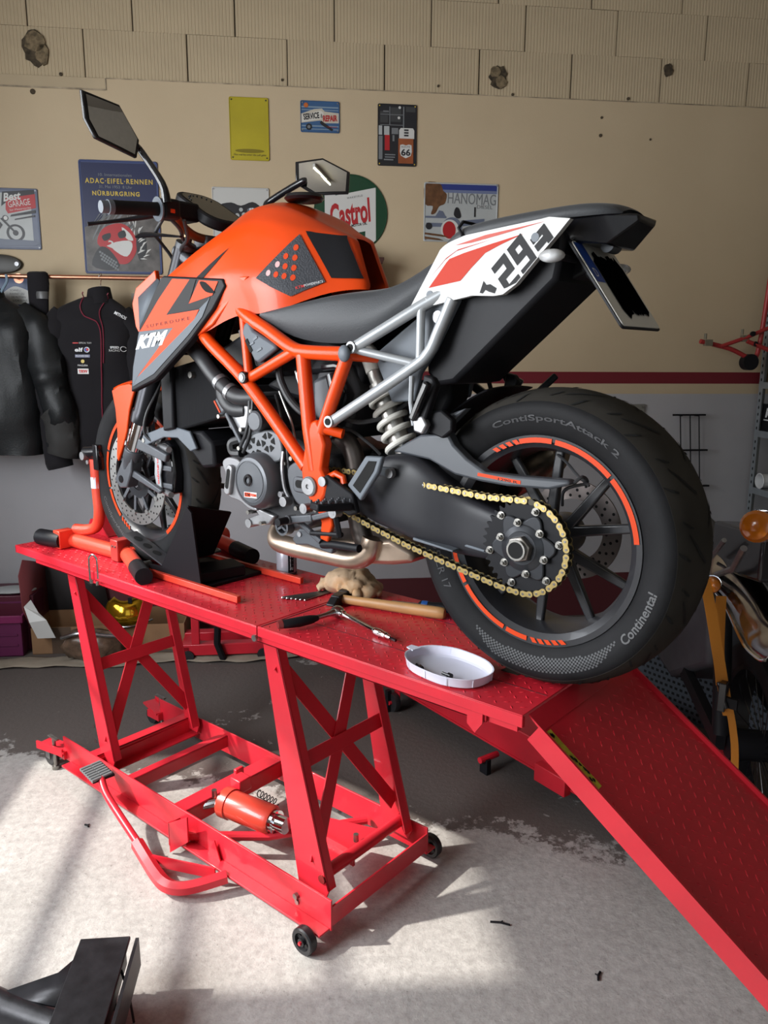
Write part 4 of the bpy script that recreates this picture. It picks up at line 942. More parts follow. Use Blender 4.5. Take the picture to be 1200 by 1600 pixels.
# ---- bodywork: tank
TK = [
 [(-0.99, -0.155, 0.80), (-0.99, -0.165, 0.86), (-0.975, -0.15, 0.905), (-0.945, -0.105, 0.930), (-0.875, -0.03, 0.945), (-0.865, 0, 0.945)],
 [(-0.80, -0.180, 0.735), (-0.80, -0.197, 0.845), (-0.81, -0.165, 0.968), (-0.805, -0.100, 0.997), (-0.80, -0.03, 1.002), (-0.80, 0, 1.002)],
 [(-0.70, -0.185, 0.775), (-0.70, -0.203, 0.870), (-0.70, -0.158, 1.008), (-0.715, -0.100, 1.045), (-0.72, -0.04, 1.060), (-0.72, 0, 1.060)],
 [(-0.60, -0.185, 0.803), (-0.60, -0.198, 0.882), (-0.61, -0.150, 1.022), (-0.64, -0.100, 1.074), (-0.66, -0.04, 1.096), (-0.66, 0, 1.098)],
 [(-0.52, -0.174, 0.795), (-0.52, -0.182, 0.868), (-0.52, -0.143, 1.013), (-0.545, -0.090, 1.064), (-0.56, -0.03, 1.083), (-0.56, 0, 1.084)],
 [(-0.455, -0.148, 0.818), (-0.455, -0.153, 0.842), (-0.455, -0.119, 0.990), (-0.475, -0.078, 1.036), (-0.500, -0.03, 1.048), (-0.500, 0, 1.049)],
 [(-0.38, -0.094, 0.850), (-0.385, -0.090, 0.878), (-0.402, -0.076, 0.989), (-0.422, -0.050, 1.006), (-0.440, -0.015, 1.012), (-0.440, 0, 1.012)],
 [(-0.308, -0.054, 0.855), (-0.310, -0.052, 0.874), (-0.358, -0.046, 0.978), (-0.378, -0.030, 0.988), (-0.395, -0.010, 0.992), (-0.395, 0, 0.992)],
 [(-0.308, -0.030, 0.852), (-0.310, -0.028, 0.868), (-0.352, -0.022, 0.968), (-0.366, -0.014, 0.977), (-0.376, -0.005, 0.980), (-0.376, 0, 0.98)],
]
def sheet(rows, name, m, sub=2, crease_cols=(), crease=0.6, solid=0.004):
    n = len(rows[0]); full = [r + [(p[0], -p[1], p[2]) for p in r[-2::-1]] for r in rows]; k = len(full[0])
    b = MB(); b.add([p for r in full for p in r], [(i * k + j, i * k + j + 1, (i + 1) * k + j + 1, (i + 1) * k + j) for i in range(len(full) - 1) for j in range(k - 1)])
    o = b.obj(name, m, bike, sub=sub)
    me = o.data; at = me.attributes.new('crease_edge', 'FLOAT', 'EDGE')
    cc = set(crease_cols) | {k - 1 - c for c in crease_cols}
    for e in me.edges:
        a, c = e.vertices
        if a % k == c % k and a % k in cc: at.data[e.index].value = crease
    return o
tank = sheet(TK, 'fuel_tank', M_ORANGE, 2, (0, 1, 2, 3), 0.55)
tb = bvh_of(tank)
pdecal('knee_panel', [(-0.457, 0.984), (-0.391, 0.871), (-0.459, 0.838), (-0.545, 0.882)], tb, mat('black_dimpled_rubber', (0.035, 0.037, 0.045), 0.6, bump=0.9, bscale=260), tank, off=0.003)
dots = [(-0.460, 0.952), (-0.479, 0.932), (-0.459, 0.928), (-0.495, 0.913), (-0.477, 0.908), (-0.458, 0.904), (-0.514, 0.893), (-0.495, 0.889), (-0.476, 0.885), (-0.457, 0.881)]
for i, (x, z) in enumerate(dots):
    pdecal('panel_dot', circ(0.0056, 16, x, z, 0.0074), tb, M_ORANGE2 if i not in (3, 6) else mat('pale_orange_dot', (0.62, 0.36, 0.36), 0.5), tank, off=0.0038, cuts=0)
tdecal('panel_lettering', 'KTM', (-0.440, 0.8595), 0.018, 0.006, 0.30, tb, M_RPRINT, tank, off=0.004, bold=0.02, cuts=0)
tdecal('panel_lettering', 'POWERPARTS', (-0.414, 0.8672), 0.038, 0.0055, 0.28, tb, M_WPRINT, tank, off=0.004, cuts=0)
pdecal('tank_pad', [(-0.446, 0.990), (-0.368, 0.979), (-0.317, 0.878), (-0.380, 0.880)], tb, M_BLACK, tank, off=0.003)
pdecal('tank_spike_graphic', [(-0.785, 0.892), (-0.748, 0.888), (-0.70, 0.925), (-0.657, 0.964)], tb, M_BPRINT, tank)
for p in ([(-0.318, 0.866), (-0.316, 0.872), (-0.232, 0.868), (-0.231, 0.864)],):
    pass
MB().lathe([(0.0, 1.088), (0.046, 1.088), (0.052, 1.094), (0.048, 1.102), (0.0, 1.104)], (-0.56, 0, 0), 'z', 32, False).obj('fuel_cap', M_GLOSSBLACK, tank)
# tank shrouds with their graphics, left and right
SH = [(-0.905, 0.905), (-0.90, 0.907), (-0.650, 0.886), (-0.640, 0.868), (-0.693, 0.812), (-0.793, 0.735), (-0.963, 0.628), (-1.088, 0.590), (-1.072, 0.662), (-1.036, 0.757), (-1.027, 0.771), (-0.935, 0.877)]
for s in (-1, 1):
    sh = MB().prism(SH, s * 0.203, s * 0.178, 'y').obj('tank_shroud', M_BLACK, bike, bevel=0.004)
    def F(x, z, o=0.2045): return (x, s * o, z)
    g = lambda nm, P, m, o=0.2045: flat(nm, P, lambda x, z: F(x, z, o), m, sh)
    g('shroud_graphic', [(-0.905, 0.901), (-0.857, 0.897), (-0.926, 0.845), (-1.022, 0.763), (-0.994, 0.805), (-0.935, 0.873)], M_BPRINT)
    g('shroud_graphic', [(-0.857, 0.897), (-0.782, 0.891), (-0.892, 0.804), (-0.743, 0.814), (-0.77, 0.789), (-1.049, 0.633), (-0.864, 0.770), (-1.026, 0.762), (-0.926, 0.845)], M_ORANGE2)
    g('shroud_graphic', [(-0.782, 0.891), (-0.755, 0.889), (-0.79, 0.830), (-0.70, 0.845), (-0.71, 0.835), (-0.745, 0.817), (-0.892, 0.804)], M_BPRINT)
    g('shroud_graphic', [(-0.742, 0.887), (-0.665, 0.880), (-0.690, 0.847), (-0.79, 0.830)], M_ORANGE2)
    g('shroud_graphic', [(-0.745, 0.816), (-0.715, 0.833), (-0.70, 0.843), (-0.735, 0.795), (-0.80, 0.748), (-0.965, 0.645), (-1.075, 0.606), (-1.049, 0.633), (-0.77, 0.789)], M_MASK)
    g('shroud_graphic', [(-1.026, 0.7615), (-0.864, 0.7695), (-1.049, 0.634), (-1.076, 0.606), (-1.066, 0.662)], M_MASK)
    g('shroud_vent', smooth([(-0.738, 0.883), (-0.714, 0.880), (-0.682, 0.857), (-0.688, 0.852), (-0.715, 0.857), (-0.733, 0.871)], 3, True), M_GROOVE, 0.2051)
    if s < 0:
        text('maker_lettering', 'KTM', 0.130, 0.040, lambda x, z: F(-0.968 + x + z * 0.75, 0.738 + z + x * 0.10), M_WPRINT, sh, bold=0.07, space=0.9).location.y = -0.0006
        text('model_lettering', 'SUPERDUKE', 0.20, 0.008, lambda x, z: F(-0.888 + x, 0.784 + z + x * 0.09), M_BPRINT, sh, space=1.6).location.y = -0.0006
    else:
        text('maker_lettering', 'KTM', 0.130, 0.040, lambda x, z: F(-0.968 - x + z * 0.75, 0.738 + z - x * 0.10), M_WPRINT, sh, bold=0.05).location.y = 0.0006
    MB().prism([(-0.650, 0.890), (-0.565, 0.888), (-0.71, 0.775), (-0.80, 0.738), (-0.70, 0.81), (-0.638, 0.868)], s * 0.192, s * 0.180, 'y').obj('shroud_flank', M_ORANGE, sh, bevel=0.003)
    MB().prism([(-1.147, 0.845), (-1.123, 0.890), (-1.022, 0.935), (-1.018, 0.905), (-1.09, 0.865), (-1.10, 0.80), (-1.05, 0.70), (-1.075, 0.70), (-1.135, 0.78)], s * 0.145, s * 0.130, 'y').obj('nose_panel', M_ORANGE, sh, bevel=0.003)
    MB().add([(-1.098, s * 0.155, 0.862), (-0.985, s * 0.165, 0.908), (-0.93, s * 0.195, 0.897), (-1.028, s * 0.200, 0.775), (-1.085, s * 0.165, 0.76)], [(0, 1, 2, 3), (0, 3, 4)]).obj('nose_mask', M_MASK, sh, solid=0.004)
hd = MB().loft([[(x, w * c, z + hh * d) for c, d in ((-1, -0.6), (-0.7, 0.8), (0.7, 0.8), (1, -0.6), (0.5, -1), (-0.5, -1))] for x, w, z, hh in ((-1.20, 0.05, 0.80, 0.09), (-1.14, 0.10, 0.83, 0.11), (-1.06, 0.11, 0.85, 0.10))]).obj('headlight', M_MASK, bike, bevel=0.008)
# seats
ST = [
 [(-0.537, -0.178, 0.790), (-0.537, -0.185, 0.795), (-0.53, -0.183, 0.800), (-0.50, -0.10, 0.80), (-0.50, 0, 0.80)],
 [(-0.430, -0.172, 0.735), (-0.430, -0.190, 0.772), (-0.42, -0.178, 0.817), (-0.42, -0.10, 0.825), (-0.42, 0, 0.825)],
 [(-0.310, -0.150, 0.724), (-0.305, -0.172, 0.770), (-0.30, -0.158, 0.838), (-0.30, -0.08, 0.852), (-0.30, 0, 0.852)],
 [(-0.240, -0.140, 0.728), (-0.225, -0.155, 0.775), (-0.20, -0.130, 0.833), (-0.20, -0.07, 0.850), (-0.20, 0, 0.85)],
 [(-0.145, -0.128, 0.782), (-0.135, -0.140, 0.818), (-0.115, -0.112, 0.865), (-0.11, -0.06, 0.878), (-0.11, 0, 0.88)],
 [(-0.060, -0.110, 0.845), (-0.055, -0.112, 0.878), (-0.050, -0.090, 0.912), (-0.045, -0.05, 0.922), (-0.045, 0, 0.923)],
 [(-0.02, -0.10, 0.86), (-0.02, -0.10, 0.88), (-0.02, -0.085, 0.915), (-0.02, -0.05, 0.92), (-0.02, 0, 0.92)],
]
sheet(ST, 'rider_seat', M_SEAT, 2, (0, 2), 0.5)
PS = []
for x, hw, zl, zt in ((-0.058, 0.085, 0.918, 0.930), (-0.03, 0.10, 0.925, 0.952), (0.01, 0.108, 0.938, 0.967), (0.10, 0.108, 0.945, 0.975), (0.20, 0.103, 0.955, 0.981), (0.27, 0.095, 0.955, 0.984), (0.315, 0.08, 0.957, 0.978), (0.33, 0.06, 0.957, 0.967)):
    PS.append([(x, -hw + 0.004, zl), (x, -hw, zl + (zt - zl) * 0.45), (x, -hw + 0.010, zt - 0.004), (x, -hw * 0.5, zt + 0.002), (x, 0, zt + 0.003)])
sheet(PS, 'pillion_seat', M_SEAT, 2, (0, 2), 0.4)
MB().tube([(0.008, -0.107, 0.942), (0.0, -0.109, 0.957), (0.004, -0.098, 0.970), (0.006, 0.098, 0.970), (0.0, 0.109, 0.957), (0.008, 0.107, 0.942)], 0.0035, 8).obj('seat_seam', M_BLACK, bike)
# tail: white side panels with graphics
WP = smooth([(-0.104, 0.802), (-0.034, 0.904), (-0.027, 0.914), (-0.006, 0.926), (0.036, 0.937)], 3) + [(0.204, 0.951), (0.220, 0.953), (0.263, 0.946), (0.244, 0.926), (0.207, 0.889), (0.155, 0.836), (0.126, 0.818), (0.104, 0.816), (0.054, 0.819), (0.016, 0.813), (-0.052, 0.802)]
for s in (-1, 1):
    wp = MB().prism(WP, s * 0.134, s * 0.120, 'y').obj('tail_panel', M_WHITE, bike, bevel=0.004)
    g = lambda nm, P, m, o=0.1347: flat(nm, P, lambda x, z: (x, s * o, z), m, wp)
    g('tail_graphic', [(-0.055, 0.839), (-0.010, 0.888), (-0.003, 0.894), (0.033, 0.903), (0.095, 0.915), (0.168, 0.928), (0.118, 0.912), (0.083, 0.899), (0.05, 0.872), (0.025, 0.849)], mat('red_orange_print', (0.42, 0.022, 0.004), 0.5, spec=0.2))
    g('tail_graphic', [(0.009, 0.919), (0.082, 0.933), (0.214, 0.946), (0.113, 0.930), (0.05, 0.921)], mat('pale_red_print', (0.45, 0.09, 0.07), 0.5, spec=0.2))
    g('tail_graphic', [(-0.060, 0.852), (-0.012, 0.896), (0.018, 0.911), (0.100, 0.924), (0.014, 0.908), (-0.014, 0.893)], MATS['red_orange_print'])
    for x, z in ((-0.052, 0.825), (0.193, 0.919)): MB().cyl((x, s * 0.1335, z), (x, s * 0.1352, z), 0.0085, 16).obj('panel_bolt_recess', M_GREYPL, wp)
    # digits made of squared strokes, running up the panel edge
    def stroke(nm, base, ang, P):
        b = MB()
        for x0, z0, x1, z1 in P:
            q = []
            for x, z in ((x0, z0), (x1, z0), (x1, z1), (x0, z1)):
                xx, zz = x + z * 0.10, z; xx, zz = rot2(xx, zz, ang); q.append((base[0] + xx, s * 0.1350, base[1] + zz))
            pl2 = [(v_[0], v_[2]) for v_ in q]
            for (ax_, az_), (bx_, bz_) in (((0.104, 0.819), (0.155, 0.8385)), ((0.155, 0.8385), (0.2435, 0.928)), ((0.2435, 0.928), (0.260, 0.945))):   # trimmed at the panel edge
                out_ = []
                for i_ in range(len(pl2)):
                    p_, q_ = pl2[i_ - 1], pl2[i_]; dp = (bx_ - ax_) * (p_[1] - az_) - (bz_ - az_) * (p_[0] - ax_); dq = (bx_ - ax_) * (q_[1] - az_) - (bz_ - az_) * (q_[0] - ax_)
                    if (dp >= 0) != (dq >= 0): f_ = dp / (dp - dq); out_.append((p_[0] + (q_[0] - p_[0]) * f_, p_[1] + (q_[1] - p_[1]) * f_))
                    if dq >= 0: out_.append(q_)
                pl2 = out_
            if len(pl2) > 2: b.add([(p_[0], s * 0.1350, p_[1]) for p_ in pl2], [tuple(range(len(pl2)))])
        return b.obj(nm, M_BPRINT, wp, flatshade=True)
    A = radians(44); T_ = 0.0135; Wd, Hd = 0.040, 0.066
    def at(d): return (0.139 + cos(A) * d, 0.8165 + sin(A) * d)
    g('race_digit', [(0.0725, 0.8235), (0.081, 0.846), (0.088, 0.838), (0.097, 0.839), (0.112, 0.8305), (0.108, 0.8205), (0.094, 0.8245), (0.086, 0.8285), (0.080, 0.8215)], M_BPRINT)
    h2 = Hd / 2
    stroke('race_digit', at(0.0), A, [(0, 0, Wd, T_), (0, T_, T_, h2 - T_ / 2), (0, h2 - T_ / 2, Wd, h2 + T_ / 2), (Wd - T_, h2 + T_ / 2, Wd, Hd - T_), (0, Hd - T_, Wd, Hd)])
    stroke('race_digit', at(0.0475), A, [(0, 0, Wd, T_), (Wd - T_, T_, Wd, Hd - T_), (0, Hd - T_, Wd, Hd), (0, h2 - T_ / 2, T_, Hd - T_), (T_, h2 - T_ / 2, Wd - T_, h2 + T_ / 2)])
    stroke('race_digit', at(0.0955), A, [(0, 0.012, Wd * 0.62, 0.012 + T_), (Wd * 0.62, 0.0, Wd * 0.98, Hd * 0.62), (0.0, Hd * 0.44, Wd * 0.62, Hd * 0.62)])
ut = MB().prism([(-0.09, 0.79), (0.0, 0.83), (0.10, 0.905), (0.19, 0.95), (0.225, 0.95), (0.235, 0.91), (0.222, 0.842), (0.11, 0.745), (-0.010, 0.642), (-0.055, 0.635), (-0.085, 0.66)], -0.098, 0.098, 'y').obj('undertail', M_BLACK, bike, bevel=0.010)
MB().prism([(0.215, 0.93), (0.238, 0.925), (0.262, 0.885), (0.258, 0.862), (0.215, 0.845)], -0.035, 0.035, 'y').obj('plate_bracket', M_BLACK, bike, bevel=0.006)
MB().loft([[(x, -w, zt), (x, w, zt), (x, w * 0.85, zb), (x, -w * 0.85, zb)] for x, w, zt, zb in ((0.19, 0.095, 0.957, 0.920), (0.245, 0.088, 0.955, 0.912), (0.305, 0.075, 0.958, 0.905), (0.355, 0.045, 0.957, 0.945))]).obj('tail_light', M_GLOSSBLACK, bike, bevel=0.004)
for s in (-1, 1):
    ind = MB().ball((0.238, s * 0.150, 0.881), 0.026, 16, (1.0, 0.7, 0.48)).obj('indicator', M_LENS, bike)
    MB().cyl((0.240, s * 0.06, 0.882), (0.240, s * 0.145, 0.882), 0.007, 10).obj('indicator_stalk', M_BLACK, ind)
    MB().ball((0.238, s * 0.144, 0.881), 0.02, 12, (1.0, 0.5, 0.45)).obj('bulb_reflector', M_ALU, ind)
MB().cyl((0.285, -0.02, 0.91), (0.285, 0.02, 0.91), 0.014, 14).obj('plate_lamp', M_DKGREY, bike)
MB().prism([(0.22, 0.88), (0.25, 0.89), (0.278, 0.862), (0.262, 0.84)], -0.03, 0.03, 'y').obj('plate_holder', M_BLACK, bike, bevel=0.005)
# number plate: a rectangle tilted back, its face towards the tail
PC, PT = V((0.296, 0, 0.834)), V((0.215, 0, 0.920))
pu = V((-0.582, 0, 0.813)).normalized(); pw = V((0, 1, 0)); pn = V((0.813, 0, 0.582))
def plf(x, z, o=0.0): return V((0.302, 0.0, 0.835)) + pw * x + pu * z + pn * o
npl = MB().add([plf(x, z, o) for o in (0, -0.002) for x, z in rrect(0.18, 0.195, 0.008)], [tuple(range(20)), tuple(range(20, 40))[::-1]] + [(i, (i + 1) % 20, 20 + (i + 1) % 20, 20 + i) for i in range(20)]).obj('number_plate', M_PLATE, bike)
MB().add([plf(x, z, o) for o in (0.0006,) for x, z in [(-0.087, 0.094), (-0.050, 0.094), (-0.050, 0.002), (-0.087, 0.002)]], [(0, 1, 2, 3)]).obj('plate_euro_band', M_BLUE, npl)
text('plate_letter', 'D', 0.014, 0.020, lambda x, z: tuple(plf(-0.069 + x, 0.024 + z, 0.0012)), M_WPRINT, npl)
rr_ = random.Random(4); scr = []
for i in range(9):
    t_ = -0.036 + i * 0.0118
    scr.append([(t_ - 0.013, 0.055 + rr_.uniform(-0.01, 0.018)), (t_ + 0.004, 0.075 + rr_.uniform(-0.012, 0.008)), (t_ + 0.018, 0.05 + rr_.uniform(-0.012, 0.012)), (t_ + 0.017, -0.06 + rr_.uniform(-0.015, 0.012)), (t_, -0.075 + rr_.uniform(-0.008, 0.012)), (t_ - 0.013, -0.058 + rr_.uniform(-0.012, 0.012))])
fl = MB()
for i, p in enumerate(scr): fl.add([plf(x, z, 0.0016 + i * 0.00012) for x, z in p], [tuple(range(6))])
fl.obj('blacked_out_number', mat('marker_black', (0.002, 0.002, 0.002), 0.9, spec=0.0), npl, flatshade=True)
MB().add([plf(x * 1.02, z * 1.02, o) for o in (-0.0022, -0.006) for x, z in rrect(0.184, 0.198, 0.008)], [tuple(range(20)), tuple(range(20, 40))[::-1]] + [(i, (i + 1) % 20, 20 + (i + 1) % 20, 20 + i) for i in range(20)]).obj('plate_backing', M_BLACK, npl)

# ---- swingarm, hugger, shock
SW = []
for x, zl, zh, vf in ((-0.33, 0.35, 0.41, 0.10), (-0.27, 0.325, 0.40, 0.12), (-0.225, 0.315, 0.43, 0.138), (-0.19, 0.308, 0.470, 0.148), (-0.14, 0.302, 0.483, 0.152), (-0.09, 0.288, 0.481, 0.15), (-0.04, 0.275, 0.458, 0.140), (0.015, 0.268, 0.405, 0.118), (0.08, 0.266, 0.385, 0.112), (0.14, 0.272, 0.37, 0.11), (0.185, 0.285, 0.355, 0.10)):
    c, hh, r = (zl + zh) / 2, (zh - zl) / 2, 0.35
    SW.append([(x, -vf + 0.06 * (1 - cos(a)) * 0.0 + (0.5 - 0.5 * (1 if abs(cos(a)) > 0 else 0)) * 0 + (vf - 0.045) * 0.5 * (1 - max(-1, min(1, -cos(a) * 1.35))), c + hh * max(-1, min(1, sin(a) * 1.25))) for a in [2 * pi * i / 20 for i in range(20)]])
sw = MB().loft(SW).obj('swingarm', mat('swingarm_black', (0.020, 0.020, 0.024), 0.42, spec=0.35, var=0.15, vscale=10), bike, sub=1)
MB().prism([(-0.335, 0.33), (-0.24, 0.33), (-0.24, 0.46), (-0.30, 0.47)], -0.04, 0.12, 'y').prism([(-0.20, 0.31), (0.0, 0.30), (0.05, 0.34), (0.0, 0.42), (-0.15, 0.45)], 0.08, 0.13, 'y').obj('swingarm_yoke', M_BLACK, sw, bevel=0.01)
for x in (-0.02, 0.09): MB().prism([(x - 0.06, 0.298), (x + 0.05, 0.286), (x + 0.05, 0.281), (x - 0.06, 0.291)], -0.146 if x < 0 else -0.116, -0.12 if x < 0 else -0.10, 'y').obj('swingarm_crease', M_GREYPL, sw, bevel=0.002)
ln = MB().bar((-0.20, -0.155, 0.441), (-0.13, -0.155, 0.441), 0.012, 0.022).obj('chain_slider', M_GREYPL, sw, bevel=0.003)
MB().cyl((-0.132, -0.157, 0.441), (-0.132, -0.170, 0.441), 0.011, 16).obj('slider_bolt', M_ALU, ln)
hug = arch(RX, RH, 0.337, 168, 112, 0.098, crown=0.006).obj('hugger', M_BLACK, bike, sharp=50)
MB().prism([(-0.159, 0.484), (-0.120, 0.507), (-0.080, 0.527), (-0.021, 0.530), (-0.045, 0.552), (0.0, 0.578), (0.04, 0.592), (-0.012, 0.545), (0.01, 0.512), (0.045, 0.485), (0.091, 0.461), (0.17, 0.460), (0.282, 0.464), (0.287, 0.455), (0.241, 0.441), (0.144, 0.437), (0.08, 0.440), (0.015, 0.448), (-0.055, 0.474), (-0.10, 0.478)], -0.125, -0.095, 'y').obj('hugger_blade', mat('hugger_plastic', (0.06, 0.065, 0.075), 0.45, bump=0.06, bscale=400), hug, bevel=0.006)
flat('hugger_sticker', [(0.075, 0.4615), (0.178, 0.455), (0.178, 0.448), (0.074, 0.4545)], lambda x, z: (x, -0.1258, z - 0.003), M_ORANGE2, hug)
text('hugger_lettering', '1290 R', 0.045, 0.005, lambda x, z: (0.148 + x, -0.1264, 0.4492 + z - x * 0.06), M_BPRINT, hug)
MB().tube(smooth([(0.287, -0.11, 0.457), (0.30, -0.10, 0.47), (0.30, -0.08, 0.455), (0.27, -0.09, 0.445), (0.25, -0.08, 0.43), (0.24, -0.06, 0.40)], 4), 0.0035, 6).tube(smooth([(0.20, -0.02, 0.50), (0.24, -0.05, 0.487), (0.28, -0.08, 0.468), (0.31, -0.09, 0.452)], 4), 0.003, 6).obj('sensor_cable', M_HOSE, bike)
SA, SB = V((-0.258, -0.085, 0.69)), V((-0.155, -0.085, 0.475)); sd_ = (SB - SA).normalized()
sh_ = MB().tube([SA, SA + sd_ * 0.06, SA + sd_ * 0.061, SA + sd_ * 0.20, SB], [0.02, 0.02, 0.025, 0.025, 0.018], 18).obj('rear_shock', mat('shock_body', (0.42, 0.40, 0.37), 0.35, metal=0.8, var=0.15), bike)
MB().tube([SA - sd_ * 0.03, SA - sd_ * 0.02, SA + sd_ * 0.03, SA + sd_ * 0.032], [0.017, 0.022, 0.022, 0.018], 16).obj('shock_top_mount', M_SPRING, sh_)
c0 = SA + sd_ * 0.085; u_ = V((0, 1, 0)); w_ = sd_.cross(u_)
MB().tube([c0 + sd_ * (0.145 * i / 100) + (u_ * cos(2 * pi * 5 * i / 100) + w_ * sin(2 * pi * 5 * i / 100)) * 0.034 for i in range(101)], 0.0072, 10).obj('shock_spring', M_SPRING, sh_)
MB().prism([(-0.30, 0.62), (-0.10, 0.66), (-0.10, 0.60), (-0.16, 0.50), (-0.28, 0.50)], 0.02, 0.10, 'y').obj('inner_filler', M_BLACK, bike, bevel=0.01)  # black filler body for the dark void behind the engine
MB().bar((-0.24, 0.15, 0.56), (-0.17, 0.15, 0.47), 0.02, 0.03).obj('frame_stay', M_ORANGE, bike, bevel=0.004)

# ---- engine
eng = MB().prism([(-0.655, 0.47), (-0.60, 0.50), (-0.50, 0.505), (-0.42, 0.47), (-0.33, 0.46), (-0.30, 0.40), (-0.31, 0.33), (-0.36, 0.30), (-0.42, 0.265), (-0.50, 0.245), (-0.60, 0.255), (-0.66, 0.30), (-0.67, 0.40)], -0.135, 0.14, 'y').obj('engine', mat('engine_black', (0.028, 0.028, 0.031), 0.5, metal=0.3, bump=0.15, bscale=200), bike, bevel=0.012)
alt = MB().lathe([(0.0, -0.206), (0.010, -0.206), (0.011, -0.204), (0.016, -0.2035), (0.050, -0.2035), (0.0505, -0.202), (0.054, -0.202), (0.0545, -0.2035), (0.062, -0.201), (0.071, -0.188), (0.074, -0.175), (0.076, -0.13), (0.0, -0.13)], (-0.566, 0, 0.379), 'y', 56, False).obj('alternator_cover', mat('cover_grey', (0.085, 0.09, 0.10), 0.40, metal=0.3, bump=0.05, bscale=500), eng)
cp = MB().lathe([(0.0, -0.2055), (0.008, -0.2055), (0.0085, -0.2085), (0.014, -0.2085), (0.0155, -0.2065), (0.016, -0.203), (0.0, -0.203)], (-0.571, 0, 0.383), 'y', 28, False).obj('inspection_plug', M_GLOSSBLACK, alt)
flat('cover_badge', [(-0.589, 0.351), (-0.540, 0.3535), (-0.540, 0.339), (-0.589, 0.3365)], lambda x, z: (x, -0.2042, z), M_WPRINT, alt)
flat('cover_badge', [(-0.587, 0.350), (-0.564, 0.3512), (-0.564, 0.3395), (-0.587, 0.3382)], lambda x, z: (x, -0.2048, z), M_ORANGE2, alt)
text('badge_lettering', 'KTM', 0.019, 0.007, lambda x, z: (-0.5755 + x, -0.2053, 0.345 + z), M_BPRINT, alt, bold=0.03)
text('badge_lettering', 'RBM', 0.021, 0.008, lambda x, z: (-0.5515 + x, -0.2053, 0.346 + z), M_ORANGE2, alt, bold=0.03)
spc = MB().prism(smooth([(-0.457, 0.419), (-0.430, 0.440), (-0.400, 0.443), (-0.378, 0.437), (-0.365, 0.40), (-0.352, 0.355), (-0.37, 0.338), (-0.401, 0.329), (-0.430, 0.340), (-0.451, 0.374)], 3, True), -0.175, -0.12, 'y').obj('sprocket_cover', MATS['cover_grey'], eng, bevel=0.006)
MB().prism(rrect(0.052, 0.040, 0.014, 4, -0.405, 0.386), -0.182, -0.17, 'y').obj('cover_boss', MATS['cover_grey'], spc, bevel=0.004)
MB().prism(rrect(0.034, 0.020, 0.009, 4, -0.403, 0.388), -0.1826, -0.178, 'y').obj('cover_window', M_GROOVE, spc)
stt = MB().lathe([(0.0, -0.178), (0.022, -0.178), (0.027, -0.174), (0.028, -0.13), (0.0, -0.13)], (-0.574, 0, 0.532), 'y', 32, False).obj('cam_cover', MATS['cover_grey'], eng)
rib = MB().prism(smooth([(-0.640, 0.455), (-0.628, 0.480), (-0.596, 0.497), (-0.545, 0.510), (-0.503, 0.504), (-0.485, 0.470), (-0.495, 0.435), (-0.56, 0.43)], 3, True), -0.165, -0.13, 'y').obj('clutch_housing', mat('satin_grey_cast', (0.13, 0.135, 0.145), 0.45, metal=0.5), eng, bevel=0.004)
for cx, cz, n, ph in ((-0.535, 0.480, 6, 0.2), (-0.588, 0.463, 5, 0.6)):
    for k in range(n):
        a = ph + 2 * pi * k / n; P = [(cx + r * cos(a + d), cz + r * sin(a + d)) for r, d in ((0.011, -0.25), (0.026, -0.36), (0.026, 0.36), (0.011, 0.25))]
        MB().prism(P, -0.1662, -0.160, 'y').obj('housing_pocket', M_GROOVE, rib)
wpm = MB().prism(smooth([(-0.708, 0.412), (-0.690, 0.428), (-0.665, 0.430), (-0.640, 0.425), (-0.618, 0.40), (-0.612, 0.33), (-0.570, 0.302), (-0.60, 0.298), (-0.640, 0.315), (-0.690, 0.326), (-0.692, 0.375)], 3, True), -0.178, -0.10, 'y').obj('water_pump_housing', mat('light_cast', (0.24, 0.24, 0.25), 0.45, metal=0.6), eng, bevel=0.006)
MB().prism([(-0.672 + rot2(x, z, -0.22)[0], 0.371 + rot2(x, z, -0.22)[1]) for x, z in rrect(0.024, 0.084, 0.0115)], -0.19, -0.17, 'y').obj('sight_glass_frame', M_ALU, wpm, bevel=0.003)
MB().prism([(-0.672 + rot2(x, z, -0.22)[0], 0.374 + rot2(x, z, -0.22)[1]) for x, z in rrect(0.014, 0.056, 0.0065)], -0.1906, -0.18, 'y').obj('sight_glass', M_GROOVE, wpm)
# cylinders: front leaning forward, rear leaning back
MB().prism([(-0.60, 0.455), (-0.545, 0.51), (-0.60, 0.585), (-0.675, 0.60), (-0.70, 0.50), (-0.655, 0.46)], -0.125, 0.125, 'y').obj('front_cylinder', M_DKGREY, eng, bevel=0.008)
MB().prism([(-0.665, 0.485), (-0.60, 0.54), (-0.625, 0.60), (-0.68, 0.60), (-0.735, 0.545), (-0.715, 0.50)], -0.145, 0.14, 'y').obj('front_cylinder_head', M_ALU, eng, bevel=0.008)
hc = MB().prism([(-0.775, 0.572), (-0.745, 0.530), (-0.690, 0.575), (-0.725, 0.620)], -0.15, 0.14, 'y').obj('front_valve_cover', M_DKGREY, eng, bevel=0.008)
for k in range(3): MB().bar((-0.765 + k * 0.018, -0.1515, 0.575 + k * 0.011), (-0.742 + k * 0.018, -0.1515, 0.545 + k * 0.011), 0.003, 0.005).obj('cover_fin', M_ALU if k else M_ORANGE2, hc)
MB().bar((-0.715, -0.152, 0.545), (-0.655, -0.152, 0.468), 0.012, 0.012).obj('ignition_lead', M_DKGREY, eng, bevel=0.004)
